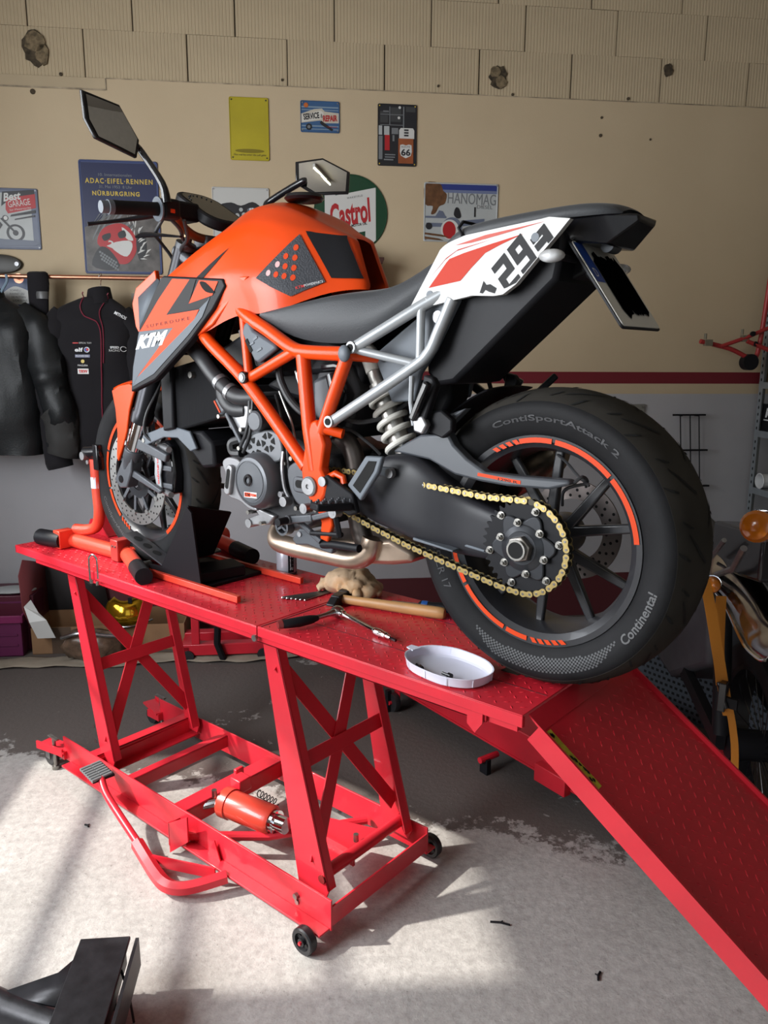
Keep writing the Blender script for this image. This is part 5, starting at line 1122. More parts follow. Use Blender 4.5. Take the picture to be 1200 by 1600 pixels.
for x, z in ((-0.735, 0.535), (-0.655, 0.455), (-0.645, 0.505), (-0.61, 0.525), (-0.60, 0.555), (-0.625, 0.425), (-0.48, 0.43), (-0.455, 0.445), (-0.40, 0.322), (-0.37, 0.325), (-0.625, 0.285), (-0.575, 0.262), (-0.44, 0.32)):
    MB().cyl((x, -0.165, z), (x, -0.12, z), 0.0058, 10).obj('engine_bolt', M_BOLT, eng)
MB().prism([(-0.42, 0.49), (-0.31, 0.50), (-0.265, 0.61), (-0.30, 0.68), (-0.40, 0.67), (-0.44, 0.58)], -0.12, 0.12, 'y').obj('rear_cylinder', MATS['engine_black'], eng, bevel=0.012)
MB().prism([(-0.40, 0.55), (-0.36, 0.52), (-0.30, 0.60), (-0.335, 0.66), (-0.40, 0.64)], -0.14, 0.13, 'y').obj('rear_cylinder_head', M_DKGREY, eng, bevel=0.01)
MB().prism([(-0.62, 0.62), (-0.45, 0.70), (-0.27, 0.69), (-0.28, 0.60), (-0.45, 0.58), (-0.56, 0.60)], -0.10, 0.10, 'y').prism([(-0.80, 0.70), (-0.56, 0.80), (-0.30, 0.72), (-0.33, 0.66), (-0.60, 0.64)], -0.13, 0.13, 'y').obj('airbox_filler', M_BLACK, bike, bevel=0.012)  # black filler as well, closes the dark void inside the frame
MB().tube([(-0.318, -0.155, 0.655), (-0.30, -0.155, 0.615), (-0.325, -0.15, 0.565), (-0.345, -0.148, 0.53)], [0.016, 0.02, 0.02, 0.016], 14).obj('ignition_coil', M_GLOSSBLACK, eng)
MB().tube([(-0.34, -0.16, 0.672), (-0.295, -0.165, 0.676), (-0.275, -0.165, 0.672)], 0.009, 10).tube([(-0.275, -0.165, 0.672), (-0.262, -0.165, 0.655)], 0.007, 8).obj('injector_plug', M_GLOSSBLACK, eng)
for i, (P, r, m) in enumerate([
    ([(-0.50, -0.155, 0.61), (-0.475, -0.16, 0.575), (-0.455, -0.158, 0.535), (-0.45, -0.15, 0.49)], 0.0035, M_BOLT), ([(-0.52, -0.15, 0.60), (-0.49, -0.16, 0.55), (-0.478, -0.155, 0.48), (-0.47, -0.155, 0.41)], 0.004, M_HOSE),
    ([(-0.485, -0.16, 0.46), (-0.482, -0.168, 0.42), (-0.478, -0.165, 0.37), (-0.468, -0.16, 0.345)], 0.005, M_ALU), ([(-0.62, -0.15, 0.60), (-0.612, -0.16, 0.55), (-0.62, -0.165, 0.50), (-0.645, -0.165, 0.46)], 0.005, M_HOSE),
    ([(-0.60, -0.155, 0.60), (-0.597, -0.165, 0.54), (-0.605, -0.168, 0.49), (-0.635, -0.165, 0.445)], 0.0045, M_HOSE), ([(-0.675, -0.14, 0.475), (-0.70, -0.15, 0.465), (-0.695, -0.15, 0.44), (-0.66, -0.15, 0.44)], 0.012, M_HOSE),
    ([(-0.42, -0.15, 0.60), (-0.40, -0.155, 0.56), (-0.38, -0.15, 0.545)], 0.006, M_ALU), ([(-0.30, -0.15, 0.56), (-0.26, -0.13, 0.545), (-0.20, -0.10, 0.56), (-0.15, -0.06, 0.60)], 0.006, M_HOSE),
    ([(-0.34, -0.14, 0.50), (-0.29, -0.14, 0.53), (-0.24, -0.12, 0.50), (-0.215, -0.10, 0.47)], 0.004, M_HOSE), ([(-0.44, -0.155, 0.66), (-0.42, -0.16, 0.62), (-0.425, -0.155, 0.585)], 0.0035, M_BOLT),
    ([(-0.40, -0.15, 0.69), (-0.43, -0.16, 0.655), (-0.42, -0.16, 0.63)], 0.003, M_WPRINT)]):
    MB().tube(smooth(P, 4), r, 8).obj('engine_pipe', m, eng)
MB().cyl((-0.472, -0.155, 0.335), (-0.472, -0.178, 0.335), 0.013, 14).cyl((-0.485, -0.155, 0.352), (-0.485, -0.175, 0.352), 0.008, 10).obj('oil_pressure_fitting', M_ALU, eng)
of = MB().lathe([(0.018, -0.155), (0.024, -0.155), (0.024, -0.13), (0.018, -0.13)], (-0.503, 0, 0.262), 'y', 24)
for k in range(3): a = pi / 2 + 2 * pi * k / 3; of.bar((-0.503, -0.152, 0.262), (-0.503 + 0.02 * cos(a), -0.152, 0.262 + 0.02 * sin(a)), 0.006, 0.006, up=(0, 1, 0))
of.obj('oil_filter_cap', M_DKGREY, eng)
MB().prism([(-0.645, 0.262), (-0.635, 0.245), (-0.56, 0.258), (-0.535, 0.285), (-0.56, 0.29), (-0.62, 0.30), (-0.60, 0.28)], -0.15, -0.12, 'y').obj('engine_mount', M_ALU, eng, bevel=0.004)
MB().cyl((-0.636, -0.155, 0.252), (-0.636, -0.118, 0.252), 0.012, 14).obj('mount_bolt', M_ALU, eng)

# exhaust
MB().tube(smooth([(-0.385, -0.09, 0.53), (-0.345, -0.11, 0.512), (-0.305, -0.11, 0.485), (-0.288, -0.105, 0.44), (-0.287, -0.10, 0.38), (-0.29, -0.095, 0.30), (-0.27, -0.09, 0.24)], 5), 0.025, 18).obj('rear_header_pipe', M_HEADER, bike)
ex = MB().tube(smooth([(-0.60, -0.02, 0.27), (-0.618, -0.05, 0.235), (-0.60, -0.085, 0.200), (-0.53, -0.10, 0.195), (-0.40, -0.10, 0.196), (-0.30, -0.10, 0.200), (-0.255, -0.10, 0.222), (-0.243, -0.095, 0.262)], 6), [0.024] * 49 if False else 0.0255, 20).obj('exhaust_pipe', M_RAWEX, bike)
MB().loft([[(x, -w, zt), (x, w, zt), (x, w, zb), (x, -w, zb)] for x, w, zt, zb in ((-0.56, 0.05, 0.215, 0.175), (-0.44, 0.09, 0.23, 0.172), (-0.28, 0.10, 0.25, 0.19), (-0.20, 0.085, 0.265, 0.198), (-0.145, 0.06, 0.235, 0.208))]).obj('collector_box', M_RAWEX, ex, bevel=0.012)
MB().loft([[(x, 0.135 + 0.055 * cos(a) * f, z + 0.062 * sin(a) * f) for a in [2 * pi * i / 16 for i in range(16)]] for x, z, f in ((0.0, 0.40, 0.7), (0.03, 0.43, 1.0), (0.11, 0.475, 1.0), (0.135, 0.49, 0.8))]).obj('silencer', mat('bronze_silencer', (0.25, 0.20, 0.15), 0.3, metal=0.9, var=0.2), ex)

# ---- foot controls, stands
for s in (-1, 1):
    pg = MB().prism([(-0.318, 0.412), (-0.296, 0.425), (-0.285, 0.418), (-0.215, 0.388), (-0.20, 0.345), (-0.225, 0.335), (-0.30, 0.36)], s * 0.185, s * 0.20, 'y').obj('footrest_bracket', M_BLACK, bike, bevel=0.004)
    MB().cyl((-0.305, s * 0.198, 0.408), (-0.305, s * 0.207, 0.408), 0.012, 16).obj('bracket_bolt', M_ALU, pg)
    p_ = MB().bar((-0.225, s * 0.20, 0.360), (-0.255, s * 0.285, 0.366), 0.042, 0.018).obj('footrest', M_BLACK, pg, bevel=0.004)
    tb_ = MB()
    for k in range(5):
        for d in (-0.017, 0.0, 0.017): tb_.cyl((-0.228 - 0.006 * k + d, s * (0.21 + 0.017 * k), 0.372), (-0.228 - 0.006 * k + d, s * (0.21 + 0.017 * k), 0.379), 0.003, 6)
    tag(tb_.obj('footrest_studs', M_DKGREY, p_), kind='stuff')
    hg = MB().prism([(-0.171, 0.480), (-0.122, 0.482), (-0.134, 0.446), (-0.186, 0.376), (-0.226, 0.408)], s * 0.205, s * 0.19, 'y').obj('heel_guard', M_GREYPL, pg, bevel=0.004)
    MB().prism([(-0.160, 0.470), (-0.137, 0.471), (-0.146, 0.448), (-0.186, 0.395), (-0.207, 0.410)], s * 0.2062, s * 0.188, 'y').obj('heel_guard_window', M_GROOVE, hg)
lv = MB().bar((-0.425, -0.19, 0.298), (-0.345, -0.195, 0.314), 0.016, 0.018).bar((-0.345, -0.195, 0.314), (-0.275, -0.19, 0.336), 0.014, 0.014).cyl((-0.43, -0.175, 0.297), (-0.43, -0.205, 0.297), 0.012, 14).obj('gear_lever', M_DKGREY, bike, bevel=0.003)
MB().cyl((-0.43, -0.205, 0.297), (-0.43, -0.235, 0.297), 0.010, 12).obj('lever_tip', M_BLACK, lv)
for x, z in ((-0.275, 0.336), (-0.372, 0.334)): MB().cyl((x, -0.18, z), (x, -0.204, z), 0.0125, 16).cyl((x, -0.204, z), (x, -0.2045, z), 0.006, 10).obj('lever_pivot', M_ALU, lv)
MB().bar((-0.275, -0.192, 0.33), (-0.268, -0.185, 0.275), 0.014, 0.014).obj('shift_link', M_BLACK, lv, bevel=0.003)
MB().tube([(-0.37, -0.18, 0.27), (-0.27, -0.175, 0.28)], 0.006, 8).obj('shift_rod', M_BLACK, lv)
ss = MB().prism([(-0.455, 0.238), (-0.428, 0.270), (-0.40, 0.272), (-0.355, 0.245), (-0.31, 0.238), (-0.315, 0.222), (-0.40, 0.232), (-0.44, 0.225)], -0.165, -0.145, 'y').obj('side_stand', M_DKGREY, bike, bevel=0.004)
MB().tube(smooth([(-0.345, -0.165, 0.242), (-0.31, -0.168, 0.248), (-0.26, -0.172, 0.252), (-0.215, -0.175, 0.255)], 4), [0.010] * 13, 12).obj('side_stand_leg', M_BLACK, ss)
MB().tube([(-0.425, -0.168, 0.290), (-0.345, -0.17, 0.250)], 0.0075, 10).obj('side_stand_spring', M_DKGREY, ss)
MB().cyl((-0.425, -0.168, 0.256), (-0.425, -0.142, 0.256), 0.007, 10).obj('side_stand_pivot', M_ALU, ss)
for s in (-1, 1):       # passenger footrest hangers
    ph = MB().tube([(-0.085, s * 0.15, 0.655), (-0.075, s * 0.165, 0.60), (-0.062, s * 0.17, 0.552)], 0.0055, 8).obj('passenger_hanger', M_SILVER if s < 0 else M_BLACK, bike)
    MB().prism([(-0.035, 0.66), (-0.012, 0.655), (-0.002, 0.64), (-0.03, 0.565), (-0.048, 0.545), (-0.06, 0.55), (-0.045, 0.60)], s * 0.155, s * 0.175, 'y').obj('hanger_arm', M_BLACK, ph, bevel=0.004)
    MB().prism([(-0.062, 0.572), (-0.035, 0.575), (-0.022, 0.556), (-0.035, 0.535), (-0.058, 0.54)], s * 0.16, s * 0.178, 'y').obj('hanger_knuckle', M_ALU, ph, bevel=0.004)
    MB().bar((-0.058, s * 0.18, 0.565), (-0.012, s * 0.19, 0.645), 0.016, 0.016).obj('folded_footrest', M_GLOSSBLACK, ph, bevel=0.004)
    MB().prism([(-0.035, 0.58), (-0.003, 0.587), (0.026, 0.568), (0.026, 0.545), (0.002, 0.527), (-0.036, 0.538)], s * 0.135, s * 0.155, 'y').obj('hanger_plate', M_BLACK, ph, bevel=0.004)
MB().bar((-0.13, 0.12, 0.69), (-0.07, 0.18, 0.672), 0.03, 0.03).bar((-0.08, 0.185, 0.672), (-0.062, 0.19, 0.66), 0.024, 0.026).bar((-0.066, 0.19, 0.668), (-0.022, 0.20, 0.592), 0.02, 0.018).obj('exhaust_hanger', M_GLOSSBLACK, bike, bevel=0.005)
MB().bar((-0.20, 0.17, 0.665), (-0.085, 0.19, 0.585), 0.018, 0.022).obj('exhaust_hanger', M_GLOSSBLACK, bike, bevel=0.005)
MB().bar((0.02, 0.19, 0.60), (0.066, 0.22, 0.655), 0.022, 0.016).obj('passenger_footrest', M_BLACK, bike, bevel=0.004)

# ---- handlebar, controls, mirrors
bar_p = [(-0.832, -0.385, 1.050), (-0.817, -0.265, 1.060), (-0.845, -0.205, 1.062), (-0.885, -0.145, 1.040), (-0.90, -0.085, 1.020), (-0.905, 0, 1.018)]
bar_p = bar_p + [(p[0], -p[1], p[2]) for p in bar_p[-2::-1]]
M_BAR = mat('bronze_handlebar', (0.34, 0.13, 0.06), 0.35, metal=0.6)
hb_ = MB().tube(smooth(bar_p, 5), 0.0125, 14).obj('handlebar', M_BAR, bike)
MB().box((-0.915, 0, 1.01), (0.06, 0.13, 0.035)).obj('bar_clamp', M_DKGREY, bike, bevel=0.006)
for s in (-1, 1):
    g0, g1 = V((-0.832, s * 0.385, 1.050)), V((-0.817, s * 0.268, 1.060)); d = (g0 - g1).normalized()
    gr = MB().tube([g1, g1 + d * 0.005, g1 + d * 0.10, g0], [0.017, 0.0165, 0.0165, 0.0175], 18).obj('grip', M_RUBBER, hb_)
    MB().tube([g0, g0 + d * 0.012, g0 + d * 0.013, g0 + d * 0.03], [0.0175, 0.0175, 0.015, 0.0145], 18).obj('bar_end', M_GREYPL, gr)
    MB().tube([g1, g1 - d * 0.004], [0.030, 0.030], 20).obj('grip_flange', M_MASK if s < 0 else M_RUBBER, gr)
    sg = MB().box(g1 - d * 0.03, (0.045, 0.05, 0.05)).obj('switch_housing', M_BLACK, hb_, bevel=0.008)
    MB().box(g1 - d * 0.028 + V((0.022, 0, -0.006)), (0.006, 0.014, 0.010)).obj('switch_button', M_ORANGE2, sg, bevel=0.002)
    lv_ = MB().tube(smooth([tuple(g1 - d * 0.03 + V((-0.03, 0, -0.008))), tuple(g1 + d * 0.03 + V((-0.065, 0, -0.018))), tuple(g1 + d * 0.09 + V((-0.078, 0, -0.026))), (-0.925, s * 0.40, 1.018)], 4), [0.010, 0.011, 0.012, 0.0115, 0.010, 0.009, 0.0085, 0.008, 0.0075, 0.007, 0.007, 0.008, 0.009], 10, flat=0.6).obj('clutch_lever' if s < 0 else 'brake_lever', M_BLACK, hb_)
    # mirror
    mc = V((-0.84, s * 0.365, 1.238)) if s < 0 else V((-0.842, 0.36, 1.240))
    P = [(-0.079, 0.056), (0.018, 0.049), (0.070, -0.015), (0.061, -0.055), (-0.05, -0.035), (-0.074, 0.0)] if s < 0 else [(-0.079, 0.044), (0.0, 0.057), (0.079, 0.019), (0.074, -0.042), (-0.026, -0.048), (-0.079, -0.017)]
    if s < 0: nrm = V((1.0, 0.10, -0.02)).normalized()
    else:
        vdir = ((CAM - V((0, 0.218, H))) - mc).normalized(); ldir = (((LAMP_A + LAMP_B) / 2 - V((0, 0.218, H))) - mc).normalized(); nrm = (vdir + ldir).normalized()
    ex_ = V((0, 0, 1)).cross(nrm).normalized(); ez_ = nrm.cross(ex_)
    f = lambda x, z, o: mc + ex_ * x + ez_ * z + nrm * o
    mh = MB().loft([[f(x * k, z * k, o) for x, z in P] for o, k in ((0.003, 1.0), (0.002, 1.07), (-0.006, 1.08), (-0.02, 0.88), (-0.026, 0.5))]).obj('mirror', M_GLOSSBLACK, hb_, bevel=0.002)
    gl = MB(); vs = [f(0, 0, 0.0075)]; fs = []
    for j in range(1, 7):
        for i in range(24):
            q0, q1 = V(P[i // 4]), V(P[(i // 4 + 1) % 6]); q = q0 + (q1 - q0) * (i % 4) / 4; q = q * (0.94 * j / 6)
            vs.append(f(q.x, q.y, 0.0075 - q.length_squared / 2.0))
    for i in range(24): fs.append((0, 1 + i, 1 + (i + 1) % 24))
    for j in range(5):
        for i in range(24): a_ = 1 + j * 24; fs.append((a_ + i, a_ + 24 + i, a_ + 24 + (i + 1) % 24, a_ + (i + 1) % 24))
    gl.add(vs, fs).obj('mirror_glass', M_MIRROR, mh, sharp=180)
    if s < 0: MB().tube(smooth([(-0.845, -0.30, 1.207), (-0.85, -0.283, 1.197), (-0.80, -0.262, 1.120), (-0.795, -0.255, 1.075)], 4), [0.007, 0.008, 0.008, 0.008, 0.0085, 0.0085, 0.009, 0.009, 0.0095, 0.010, 0.011, 0.012, 0.013], 12).obj('mirror_stem', M_GLOSSBLACK, hb_)
    else: MB().tube(smooth([(-0.860, 0.305, 1.226), (-0.880, 0.298, 1.222), (-0.985, 0.275, 1.180), (-1.0, 0.262, 1.158), (-0.985, 0.25, 1.10), (-0.93, 0.23, 1.07)], 4), [0.008, 0.009, 0.0095] + [0.0105] * 18, 12).obj('mirror_stem', M_GLOSSBLACK, hb_)
dash = MB().loft([[V((-0.93, -0.01, 1.100)) + V((0.72, 0.05, -0.42)).normalized() * (x * k) + V((0, 1, 0)) * (y * k) + V((0.46, 0, 0.80)).normalized() * o for x, y in rrect(0.20, 0.145, 0.05, 5)] for o, k in ((0.012, 0.95), (0.008, 1.0), (-0.012, 1.0), (-0.02, 0.9))]).obj('dashboard', M_BLACK, bike)
MB().add([V((-0.93, -0.01, 1.100)) + V((0.72, 0.05, -0.42)).normalized() * x + V((0, 1, 0)) * y + V((0.46, 0, 0.80)).normalized() * 0.0130 for x, y in rrect(0.175, 0.12, 0.04, 5)], [tuple(range(24))]).obj('dash_glass', mat('dash_glass', (0.02, 0.022, 0.025), 0.12), dash, flatshade=True)
dk = MB()
for k in range(9):
    a = radians(120 + k * 18); c = V((-0.955, -0.015, 1.115)) + V((0.72, 0.05, -0.42)).normalized() * (0.045 * cos(a)) + V((0, 1, 0)) * (0.045 * sin(a)) + V((0.46, 0, 0.80)).normalized() * 0.014
    dk.box(c, (0.004, 0.004, 0.001))
dk.obj('dash_scale', M_MASK, dash)
MB().cyl((-1.005, 0.23, 1.085), (-1.005, 0.23, 1.135), 0.028, 20).cyl((-1.005, 0.23, 1.135), (-1.005, 0.23, 1.147), 0.031, 20).obj('brake_reservoir', mat('smoky_reservoir', (0.05, 0.055, 0.065), 0.2), bike)
MB().box((-0.93, -0.12, 1.085), (0.06, 0.10, 0.05)).obj('clutch_reservoir', M_BLACK, bike, bevel=0.008)
for P in ([(-0.80, -0.20, 1.04), (-0.83, -0.17, 1.0), (-0.90, -0.14, 0.985), (-0.95, -0.10, 0.97), (-0.98, -0.06, 0.93)], [(-0.86, -0.22, 1.05), (-0.93, -0.20, 1.02), (-0.985, -0.15, 1.01), (-1.0, -0.10, 0.97), (-1.0, -0.06, 0.90)], [(-0.82, -0.24, 1.05), (-0.82, -0.2, 1.02), (-0.86, -0.16, 1.0), (-0.90, -0.1, 0.99)]):
    MB().tube(smooth(P, 4), 0.005, 8).obj('control_cable', M_HOSE, bike)
MB().tube(smooth([(-1.0, -0.215, 1.014), (-0.96, -0.21, 1.017), (-0.90, -0.205, 1.012), (-0.83, -0.19, 1.003)], 3), [0.004, 0.010, 0.013, 0.014, 0.014, 0.013, 0.010, 0.008, 0.007, 0.006], 8, flat=0.5).obj('indicator', M_GLOSSBLACK, bike)
# ================================================================== THINGS ON THE BACK WALL
def sign(name, label, s, z, w, h, base, group=None, r=0.008, rim=True, poly=None):
    t = wallthing(name, label, 'sign', s, z, 0.0, group)
    P = poly or rrect(w, h, r)
    pl = MB().prism(P, 0.0, -0.005, 'y').obj('sign_plate', base, t, bevel=0.002)
    if rim:
        n = len(P); vs = []; fs = []
        for k, o in ((1.0, -0.0052), (0.988, -0.0075), (0.972, -0.0075), (0.96, -0.0052)): vs += [(x * k, o, y * (1 - (1 - k) * w / h)) for x, y in P]
        for j in range(3): fs += [(j * n + i, j * n + (i + 1) % n, (j + 1) * n + (i + 1) % n, (j + 1) * n + i) for i in range(n)]
        MB().add(vs, fs).obj('sign_rim', base, pl)
    lay = [0]
    def put(nm, P_, m):
        lay[0] += 1; o = -0.0054 - 0.00025 * lay[0]
        return flat(nm, P_, lambda x, y: (x, o, y), m, pl)
    def many(nm, Ps, m):
        lay[0] += 1; o = -0.0054 - 0.00025 * lay[0]
        for q_ in Ps: flat(nm, q_, lambda x, y: (x, o, y), m, pl)
    def wr(s_, cx, cz, w_, h_, m, a=0.0, nm='lettering', **kw):
        lay[0] += 1; o = -0.0054 - 0.00025 * lay[0]
        def fn(x, y): x, y = rot2(x, y, a); return (cx + x, o, cz + y)
        return text(nm, s_, w_, h_, fn, m, pl, **kw)
    return t, pl, put, many, wr
def box4(x0, z0, x1, z1): return [(x0, z0), (x1, z0), (x1, z1), (x0, z1)]
def screws(pl, w, h, m=None, d=0.010):
    for sx in (-1, 1):
        for sz in (-1, 1): MB().cyl((sx * (w / 2 - d), -0.005, sz * (h / 2 - d)), (sx * (w / 2 - d), -0.0085, sz * (h / 2 - d)), 0.0035, 8).obj('sign_screw', m or M_ALU, pl)
P_ = lambda n, c, r=0.35, **k: mat(n, c, r, **k)
C_YEL = P_('sign_yellow', (0.40, 0.33, 0.02), var=0.12, vscale=4); C_NAVY = P_('sign_navy', (0.018, 0.024, 0.075)); C_BLUE = P_('sign_blue', (0.04, 0.10, 0.22), var=0.1)
C_CREAM = P_('sign_cream', (0.50, 0.46, 0.38)); C_LBLUE = P_('sign_light_blue', (0.20, 0.28, 0.36)); C_GREY = P_('sign_grey', (0.40, 0.42, 0.42), var=0.08); C_DK = P_('sign_dark', (0.02, 0.02, 0.024))
C_GREEN = P_('sign_green', (0.012, 0.055, 0.028), 0.2, coat=0.5); C_RED = P_('sign_red', (0.40, 0.02, 0.025)); C_BROWN = P_('sign_brown', (0.12, 0.055, 0.025), var=0.3, vscale=40); C_SLATE = P_('sign_slate', (0.12, 0.14, 0.20), var=0.12)
C_GOLD = P_('sign_gold_print', (0.55, 0.40, 0.06)); C_PALE = P_('sign_pale', (0.58, 0.58, 0.56)); C_MID = P_('sign_mid_grey', (0.17, 0.18, 0.19)); C_RUST = P_('sign_rust', (0.28, 0.08, 0.03), var=0.2)

# yellow tin sign: its cartoon is left out, caption and ground shadow stay
t, pl, put, many, wr = sign('tin_sign', 'yellow upright tin sign left of the blue service and repair sign', -0.703, 2.684, 0.20, 0.302, C_YEL)
put('print', circ(0.075, 28, 0.0, -0.105, 0.010), P_('sign_olive', (0.20, 0.16, 0.012))); wr('Nun mal los unter die Luft gehn', 0.0, -0.125, 0.165, 0.012, C_DK, shear=0.2); screws(pl, 0.2, 0.302, C_DK, 0.013)
# service sign
t, pl, put, many, wr = sign('tin_sign', 'small blue tin sign reading service and repair', -0.339, 2.756, 0.202, 0.152, C_BLUE)
many('print', [box4(-0.095, 0.042, 0.095, 0.049), box4(-0.095, 0.030, 0.095, 0.034), box4(-0.095, -0.048, 0.095, -0.042), box4(-0.095, -0.062, 0.095, -0.058)], C_LBLUE)
put('print', [(-0.097, 0.012), (-0.03, 0.036), (0.01, 0.040), (0.024, 0.026), (0.097, 0.020), (0.097, -0.028), (0.024, -0.030), (0.0, -0.018), (-0.097, -0.032)], C_CREAM)
put('print', [(-0.093, 0.006), (0.004, 0.030), (0.018, 0.02), (0.018, -0.004), (0.0, -0.012), (-0.093, -0.027)], P_('sign_white', (0.62, 0.60, 0.55)))
wr('SERVICE', -0.045, 0.002, 0.082, 0.030, C_DK, 0.14, bold=0.04); wr('&', 0.008, 0.004, 0.012, 0.020, C_DK); wr('REPAIR', 0.052, -0.006, 0.074, 0.030, C_RED, 0.05, bold=0.04)
put('print', [(-0.002, -0.030), (0.006, -0.018), (0.014, -0.024), (0.068, -0.060), (0.06, -0.068), (0.012, -0.042)], C_DK); put('print', circ(0.016, 20, -0.058, -0.050), C_DK); put('print', circ(0.008, 16, -0.058, -0.050), C_MID)
put('print', circ(0.012, 10, -0.072, 0.053), P_('sign_orange', (0.50, 0.13, 0.03))); wr('GARAGE', 0.062, -0.048, 0.05, 0.006, C_RED); screws(pl, 0.202, 0.152)
# petrol pump sign
t, pl, put, many, wr = sign('tin_sign', 'dark upright tin sign showing old petrol pumps and a 66 shield', 0.065, 2.681, 0.207, 0.303, C_DK)
many('print', [box4(-0.09, 0.10, -0.045, 0.115), box4(-0.09, 0.06, -0.05, 0.095), box4(-0.035, 0.065, 0.02, 0.135), box4(0.045, 0.115, 0.095, 0.14)], P_('sign_smoke', (0.05, 0.052, 0.055)))
many('print', [box4(-0.042, 0.05, -0.038, 0.138), box4(-0.09, 0.098, 0.03, 0.101), box4(0.03, 0.03, 0.036, 0.14), box4(-0.09, 0.048, 0.03, 0.051), box4(-0.075, 0.112, -0.045, 0.118)], C_MID)
put('print', circ(0.007, 12, 0.008, 0.085), C_PALE); put('print', circ(0.007, 12, 0.012, 0.135), C_PALE)
many('print', [box4(-0.098, 0.0, -0.08, 0.045), box4(-0.07, 0.0, -0.042, 0.043)], C_GREY); put('print', box4(-0.066, -0.075, -0.04, 0.0), C_RED); put('print', box4(-0.098, -0.12, -0.078, -0.005), C_MID)
many('print', [box4(-0.03, 0.005, 0.005, 0.035), box4(-0.025, -0.03, -0.015, 0.0)], C_MID)
put('print', box4(0.006, -0.138, 0.086, -0.015), C_RUST); put('print', [(0.010, -0.015), (0.090, -0.015), (0.090, 0.025), (0.083, 0.036), (0.018, 0.036), (0.010, 0.025)], C_PALE); many('print', [box4(0.036, 0.022, 0.06, 0.030), box4(0.036, 0.009, 0.06, 0.017), box4(0.036, -0.004, 0.06, 0.004)], C_DK)
put('print', [(0.016, -0.047), (0.03, -0.044), (0.046, -0.049), (0.062, -0.044), (0.076, -0.047), (0.078, -0.08), (0.072, -0.10), (0.046, -0.112), (0.020, -0.10), (0.014, -0.08)], C_PALE); wr('ROUTE', 0.046, -0.056, 0.045, 0.009, C_DK); wr('66', 0.046, -0.083, 0.05, 0.034, C_DK, bold=0.03)
many('print', [box4(-0.065, -0.10, -0.01, -0.094), box4(-0.065, -0.112, -0.012, -0.106), box4(-0.07, -0.125, -0.02, -0.118)], C_MID); screws(pl, 0.207, 0.303, C_GOLD)
# race poster
t, pl, put, many, wr = sign('tin_sign', 'tall dark blue tin poster for a 1953 race at the Nurburgring', -1.369, 2.234, 0.392, 0.556, P_('poster_blue_edge', (0.05, 0.07, 0.17)), r=0.012)
put('print', box4(-0.185, -0.265, 0.185, 0.265), C_NAVY); put('print', [(-0.185, -0.265), (0.185, -0.265), (0.185, 0.0), (0.08, 0.03), (-0.06, 0.015), (-0.185, -0.05)], P_('poster_grey', (0.10, 0.09, 0.085), var=0.55, vscale=14))
wr('10. Internationales', -0.018, 0.208, 0.165, 0.014, C_MID); wr('ADAC·EIFEL·RENNEN', 0.0, 0.178, 0.335, 0.025, C_GOLD, bold=0.02, space=1.25); wr('31. Mai 1953  8 Uhr', -0.018, 0.150, 0.165, 0.014, C_MID); wr('NÜRBURGRING', -0.018, 0.120, 0.235, 0.027, C_GOLD, bold=0.03, space=1.25)
rp = random.Random(8)
many('print', [[(-0.15 + 0.02 * i, -0.10 + rp.uniform(-0.03, 0.03)), (-0.145 + 0.02 * i, -0.095), (-0.06 + 0.025 * i, 0.03 + rp.uniform(-0.02, 0.04)), (-0.066 + 0.025 * i, 0.028)] for i in range(8)], C_MID)
many('print', [[(x + 0.05 * cos(a), z + 0.07 * sin(a)), (x + 0.058 * cos(a + 0.1), z + 0.08 * sin(a + 0.1)), (x + 0.075 * cos(a + 0.35), z + 0.11 * sin(a + 0.35)), (x + 0.062 * cos(a + 0.3), z + 0.095 * sin(a + 0.3))] for x, z, a in [(rp.uniform(-0.04, 0.05), rp.uniform(-0.18, -0.06), rp.uniform(-0.9, 1.2)) for _ in range(14)]], C_PALE)
put('print', smooth([(-0.125, -0.13), (-0.10, -0.06), (-0.03, -0.028), (0.03, -0.04), (0.07, -0.10), (0.065, -0.17), (0.02, -0.225), (-0.04, -0.22), (-0.06, -0.17)], 4, True), C_RED)
many('print', [smooth([(0.0, -0.045), (0.04, -0.075), (0.055, -0.11), (0.02, -0.10)], 3, True), smooth([(-0.06, -0.13), (0.03, -0.11), (0.05, -0.14), (0.02, -0.19), (-0.03, -0.17)], 3, True)], C_PALE)
many('print', [smooth([(-0.02, -0.075), (0.012, -0.06), (0.02, -0.09), (-0.012, -0.10)], 3, True), smooth([(-0.10, -0.09), (-0.06, -0.075), (-0.06, -0.10), (-0.09, -0.115)], 3, True), smooth([(-0.12, -0.15), (-0.07, -0.155), (-0.02, -0.235), (-0.08, -0.26), (-0.16, -0.235)], 3, True), smooth([(0.075, -0.09), (0.11, -0.07), (0.12, -0.16), (0.085, -0.21), (0.07, -0.15)], 3, True)], C_DK)
many('print', [circ(0.006, 8, -0.115 + 0.011 * i + 0.004 * j, -0.17 - 0.012 * i * 0.6 - 0.018 * j) for i in range(8) for j in range(3)], C_MID)
many('print', [[(x + 0.05 * cos(a), z + 0.07 * sin(a)), (x + 0.056 * cos(a + 0.1), z + 0.08 * sin(a + 0.1)), (x + 0.080 * cos(a + 0.35), z + 0.11 * sin(a + 0.35)), (x + 0.060 * cos(a + 0.3), z + 0.09 * sin(a + 0.3))] for x, z, a in [(rp.uniform(0.03, 0.07), rp.uniform(-0.18, -0.06), rp.uniform(-1.1, 1.0)) for _ in range(12)]], C_PALE)
many('print', [[(-0.16 + 0.018 * i, -0.06 + 0.012 * i), (-0.155 + 0.018 * i, -0.05 + 0.012 * i), (-0.10 + 0.022 * i, 0.02 + 0.008 * i), (-0.107 + 0.022 * i, 0.018 + 0.008 * i)] for i in range(6)], C_MID)
